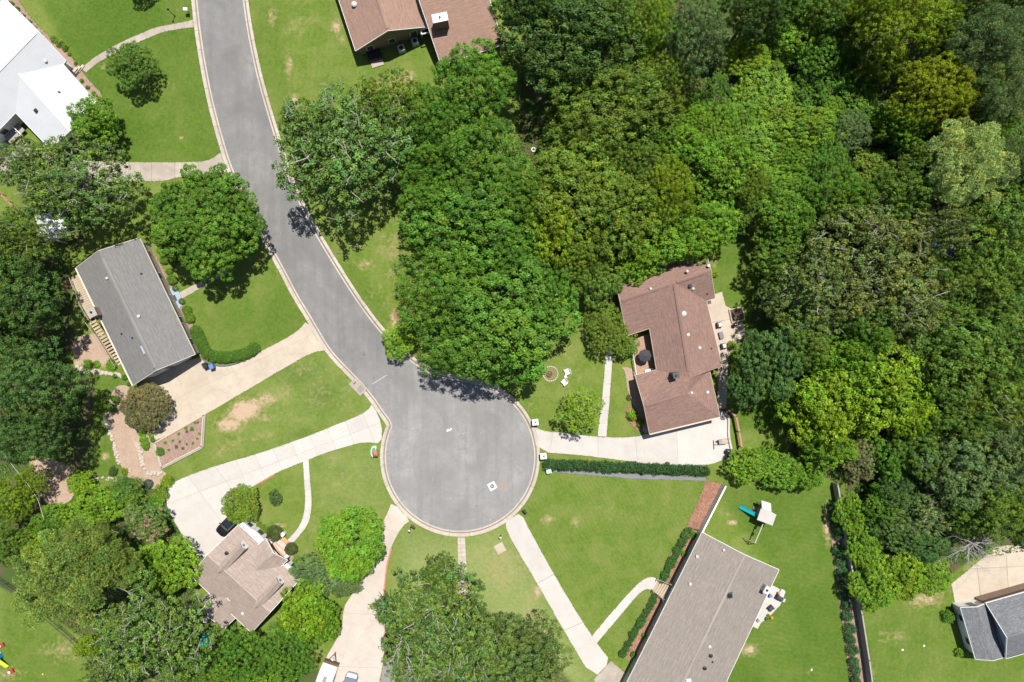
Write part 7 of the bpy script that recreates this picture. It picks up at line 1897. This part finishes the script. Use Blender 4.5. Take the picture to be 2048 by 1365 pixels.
# ------------------------------------------------------------------ vehicles (x = forward)
def suv(px, py, rz, paint, label, L=4.4, W=1.84, roofpaint=None, z=0.03):
    t = Thing('parked_car', label, 'car', (P(px, py).x, P(px, py).y, z), rz)
    h = L / 2; w = W / 2
    def sec(x, wb, z0, z1, k=0.85): return [(x, -wb, z0), (x, wb, z0), (x, wb, z1 - 0.12), (x, wb * k, z1), (x, -wb * k, z1), (x, -wb, z1 - 0.12)]
    secs = [sec(-h, w * 0.78, 0.35, 0.80), sec(-h + 0.12, w * 0.92, 0.26, 0.98), sec(-h + 0.6, w, 0.22, 1.02), sec(-0.2, w, 0.22, 1.0), sec(0.75, w, 0.22, 0.98), sec(h - 0.55, w * 0.97, 0.24, 0.90), sec(h - 0.15, w * 0.86, 0.30, 0.76), sec(h, w * 0.66, 0.38, 0.66)]
    b = t.part('body', MB().loft(secs), M(paint), smooth=False)
    cab = lambda x, k, z: [(x, -w * k, z), (x, w * k, z)]
    lo = [(-h + 0.12, 0.84), (0.98, 0.86)]; hi = [(-h + 0.62, 0.70), (0.22, 0.70)]
    base = [(lo[0][0], -w * lo[0][1], 0.97), (lo[1][0], -w * lo[1][1], 0.97), (lo[1][0], w * lo[1][1], 0.97), (lo[0][0], w * lo[0][1], 0.97)]
    top = [(hi[0][0], -w * hi[0][1], 1.60), (hi[1][0], -w * hi[1][1], 1.60), (hi[1][0], w * hi[1][1], 1.60), (hi[0][0], w * hi[0][1], 1.60)]
    t.part('cabin', MB().add(base + top, [(4, 5, 6, 7), (0, 1, 5, 4), (1, 2, 6, 5), (2, 3, 7, 6), (3, 0, 4, 7)]), M(paint), b)
    def pane(name, i, j, m0=0.10, out=0.012):
        A, B, Cc, D = (Vector(v) for v in (base[i], base[j], top[j], top[i]))
        n = (B - A).cross(D - A).normalized() * out
        cen = (A + B + Cc + D) / 4
        q = [cen + (v - cen) * (1 - m0 * 1.4) + n for v in (A, B, Cc, D)]; q2 = [v - n * 0.5 for v in q]
        t.part(name, MB().add([*q, *q2], [(0, 1, 2, 3), (7, 6, 5, 4), (0, 4, 5, 1), (1, 5, 6, 2), (2, 6, 7, 3), (3, 7, 4, 0)]), M('car_glass'), b)
    pane('windscreen', 1, 2); pane('rear_window', 3, 0); pane('side_window', 0, 1); pane('side_window', 2, 3)
    t.part('sunroof', MB().bbox((-0.35, 0, 1.605), (0.75, 0.85, 0.02), 0.005), M('car_glass'), b)
    for y in (-w * 0.62, w * 0.62): t.part('roof_rail', MB().tube([(-h + 0.75, y, 1.63), (0.1, y, 1.63)], 0.02, 5), M('iron'), b)
    for x in (-h + 0.85, h - 0.9):
        for s_ in (-1, 1):
            wl_ = t.part('wheel', MB().tube([(x, s_ * (w - 0.22), 0.33), (x, s_ * (w + 0.01), 0.33)], 0.33, 18), M('rubber'))
            t.part('rim', MB().tube([(x, s_ * (w + 0.0), 0.33), (x, s_ * (w + 0.02), 0.33)], 0.21, 12), M('galv'), wl_)
    for s_ in (-1, 1):
        t.part('mirror', MB().bbox((0.72, s_ * (w + 0.09), 1.0), (0.14, 0.2, 0.14), 0.03), M(paint)); t.part('headlight', MB().bbox((h - 0.20, s_ * w * 0.66, 0.66), (0.22, 0.22, 0.12), 0.03), M('lamp_clear')); t.part('taillight', MB().bbox((-h + 0.06, s_ * w * 0.72, 0.82), (0.14, 0.26, 0.2), 0.03), M('lamp_red'))
    return t
suv(461, 1046, math.radians(180 + 45), 'paint_black', 'black car parked on the white court under the olive shrub tree', 4.3, 1.8)
suv(700, 1371, math.radians(76), 'paint_silver', 'silver grey car parked beside the white trailer', 4.5, 1.9)
# camping trailer
tr = Thing('camping_trailer', 'white camping trailer with dark front and drawbar on the pink driveway', 'trailer', (P(656, 1350).x, P(656, 1350).y, 0.03), math.radians(71))
Lh, Wh = 2.6, 1.17
ring = lambda x, z0, z1, k=1.0: [(x, -Wh * k, z0), (x, Wh * k, z0), (x, Wh * k, z1 - 0.08), (x, Wh * k * 0.95, z1), (x, -Wh * k * 0.95, z1), (x, -Wh * k, z1 - 0.08)]
bd = tr.part('body', MB().loft([ring(-Lh, 0.5, 2.5), ring(0.5, 0.5, 2.55), ring(1.5, 0.5, 2.45), ring(2.15, 0.5, 2.0), ring(2.45, 0.5, 1.5)]), M('trailer_white'))
tr.part('front_panel', MB().add([(2.46, -Wh, 0.5), (2.62, -Wh, 0.6), (2.62, -Wh, 1.25), (2.40, -Wh, 1.58), (2.46, Wh, 0.5), (2.62, Wh, 0.6), (2.62, Wh, 1.25), (2.40, Wh, 1.58)], [(0, 1, 2, 3), (7, 6, 5, 4), (1, 5, 6, 2), (2, 6, 7, 3), (0, 4, 5, 1), (3, 7, 4, 0)]), M('wood_dark'))
tr.part('roof_hatch', MB().bbox((0.45, 0, 2.6), (1.0, 0.55, 0.14), 0.04), M('grey'), bd); tr.part('roof_seam', MB().box((1.0, 0, 2.535), (0.04, 2.2, 0.03)), M('grey'), bd); tr.part('roof_seam', MB().box((-0.3, 0, 2.555), (0.04, 2.2, 0.02)), M('grey'), bd)
tr.part('air_conditioner', MB().bbox((-1.4, 0, 2.68), (0.9, 0.75, 0.3), 0.08), M('white'), bd)
for y in (-0.62, 0.62): tr.part('drawbar', MB().tube([(2.45, y, 0.55), (3.75, 0, 0.5)], 0.06, 4), M('iron'))
tr.part('coupling', MB().bbox((3.8, 0, 0.52), (0.22, 0.16, 0.16), 0.03), M('rust')); tr.part('gas_bottle', MB().lathe((2.85, 0, 0.5), [(0.15, 0), (0.16, 0.4), (0.1, 0.5)], 12), M('white')); tr.part('jack_wheel', MB().cyl((3.35, 0, 0), 0.05, 0.7, 8), M('galv'))
for x in (-0.6, 0.15):
    for s_ in (-1, 1): tr.part('wheel', MB().tube([(x, s_ * (Wh - 0.15), 0.33), (x, s_ * (Wh + 0.03), 0.33)], 0.33, 16), M('rubber'))
for s_ in (-1, 1): tr.part('awning_rail', MB().tube([(-2.2, s_ * (Wh + 0.04), 2.35), (1.2, s_ * (Wh + 0.04), 2.35)], 0.04, 6), M('grey'))

# ------------------------------------------------------------------ grass blades over the lawns and creeping over the paving edges
def lawn_blades():
    rs = np.random.default_rng(8)
    n = 150000
    x = rs.uniform(-80, 80, n); y = rs.uniform(-54, 54, n)
    bad = in_poly(x, y, [(p.x, p.y) for p in offset_path(road_path, 0.95)])
    for q in PAVE + BEDS:
        x0, x1 = min(p[0] for p in q), max(p[0] for p in q); y0, y1 = min(p[1] for p in q), max(p[1] for p in q)
        m = (x > x0) & (x < x1) & (y > y0) & (y < y1)
        if m.any(): bad[m] |= in_poly(x[m], y[m], q)
    ix_ = np.clip(((x + 92) / 0.46).astype(int) + 5, 0, nxg - 1); iy_ = np.clip(((y + 64) / 0.46).astype(int) + 5, 0, nyg - 1)
    fl = iy_ * nxg + ix_
    bad |= (att['litter'][fl] > 0.4) | (att['dry'][fl] > 0.45)
    x, y = x[~bad], y[~bad]
    lu = att['lush'][fl[~bad]]; pa_ = att['pale'][fl[~bad]]
    ex, ey = [], []
    for q in PAVE + BEDS:
        for (ax, ay), (bx, by) in zip(q, q[1:] + q[:1]):
            L = math.hypot(bx - ax, by - ay); k = int(L * 16)
            t_ = rs.random(k); ex.append(ax + (bx - ax) * t_ + rs.normal(size=k) * 0.055); ey.append(ay + (by - ay) * t_ + rs.normal(size=k) * 0.055)
    kp = offset_path(road_path, 0.93)
    for a_, b_ in zip(kp[:-1], kp[1:]):
        k = 7; t_ = rs.random(k); ex.append(a_.x + (b_.x - a_.x) * t_ + rs.normal(size=k) * 0.05); ey.append(a_.y + (b_.y - a_.y) * t_ + rs.normal(size=k) * 0.05)
    ex, ey = np.concatenate(ex), np.concatenate(ey)
    ok = (np.sin(ex * 1.7 + 2 * np.sin(ey * 0.9)) + np.sin(ey * 2.1)) > -0.6
    b2 = in_poly(ex, ey, [(p.x, p.y) for p in offset_path(road_path, 0.8)]); ok &= ~b2
    ex, ey = ex[ok], ey[ok]
    X = np.concatenate([x, ex]); Y = np.concatenate([y, ey]); pa_ = np.concatenate([pa_, np.zeros(len(ex))]); lu = np.concatenate([lu, np.full(len(ex), 0.6)]); n = len(X)
    z = np.concatenate([np.full(len(x), 0.02), np.full(len(ex), 0.045)]) + rs.uniform(0, 0.03, n)
    nr = rs.normal(size=(n, 3)) * 0.55 + np.array([0, 0, 0.9]); nr /= np.linalg.norm(nr, axis=1, keepdims=True)
    tn = np.clip(1 + rs.normal(size=n) * 0.28, 0.35, 1.8); yel = rs.normal(size=n) * 0.12
    col = np.stack([tn * (0.128 + 0.12 * pa_ - 0.055 * lu) * (1 + yel), tn * (0.190 + 0.09 * pa_ - 0.045 * lu), tn * (0.028 + 0.08 * pa_ - 0.013 * lu)], 1)
    me = leaf_mesh('grass_blades', np.stack([X, Y, z], 1), nr, rs.uniform(0.07, 0.17, n), 0.35, np.clip(col, 0.003, 0.6), rs)
    me.materials.append(M('leaf'))
    o = bpy.data.objects.new('grass_blades', me); COL.objects.link(o); o.color = (1, 1, 1, 1)
    props(o, 'short grass blades standing up from the lawns', 'grass', None, 'stuff')
lawn_blades()
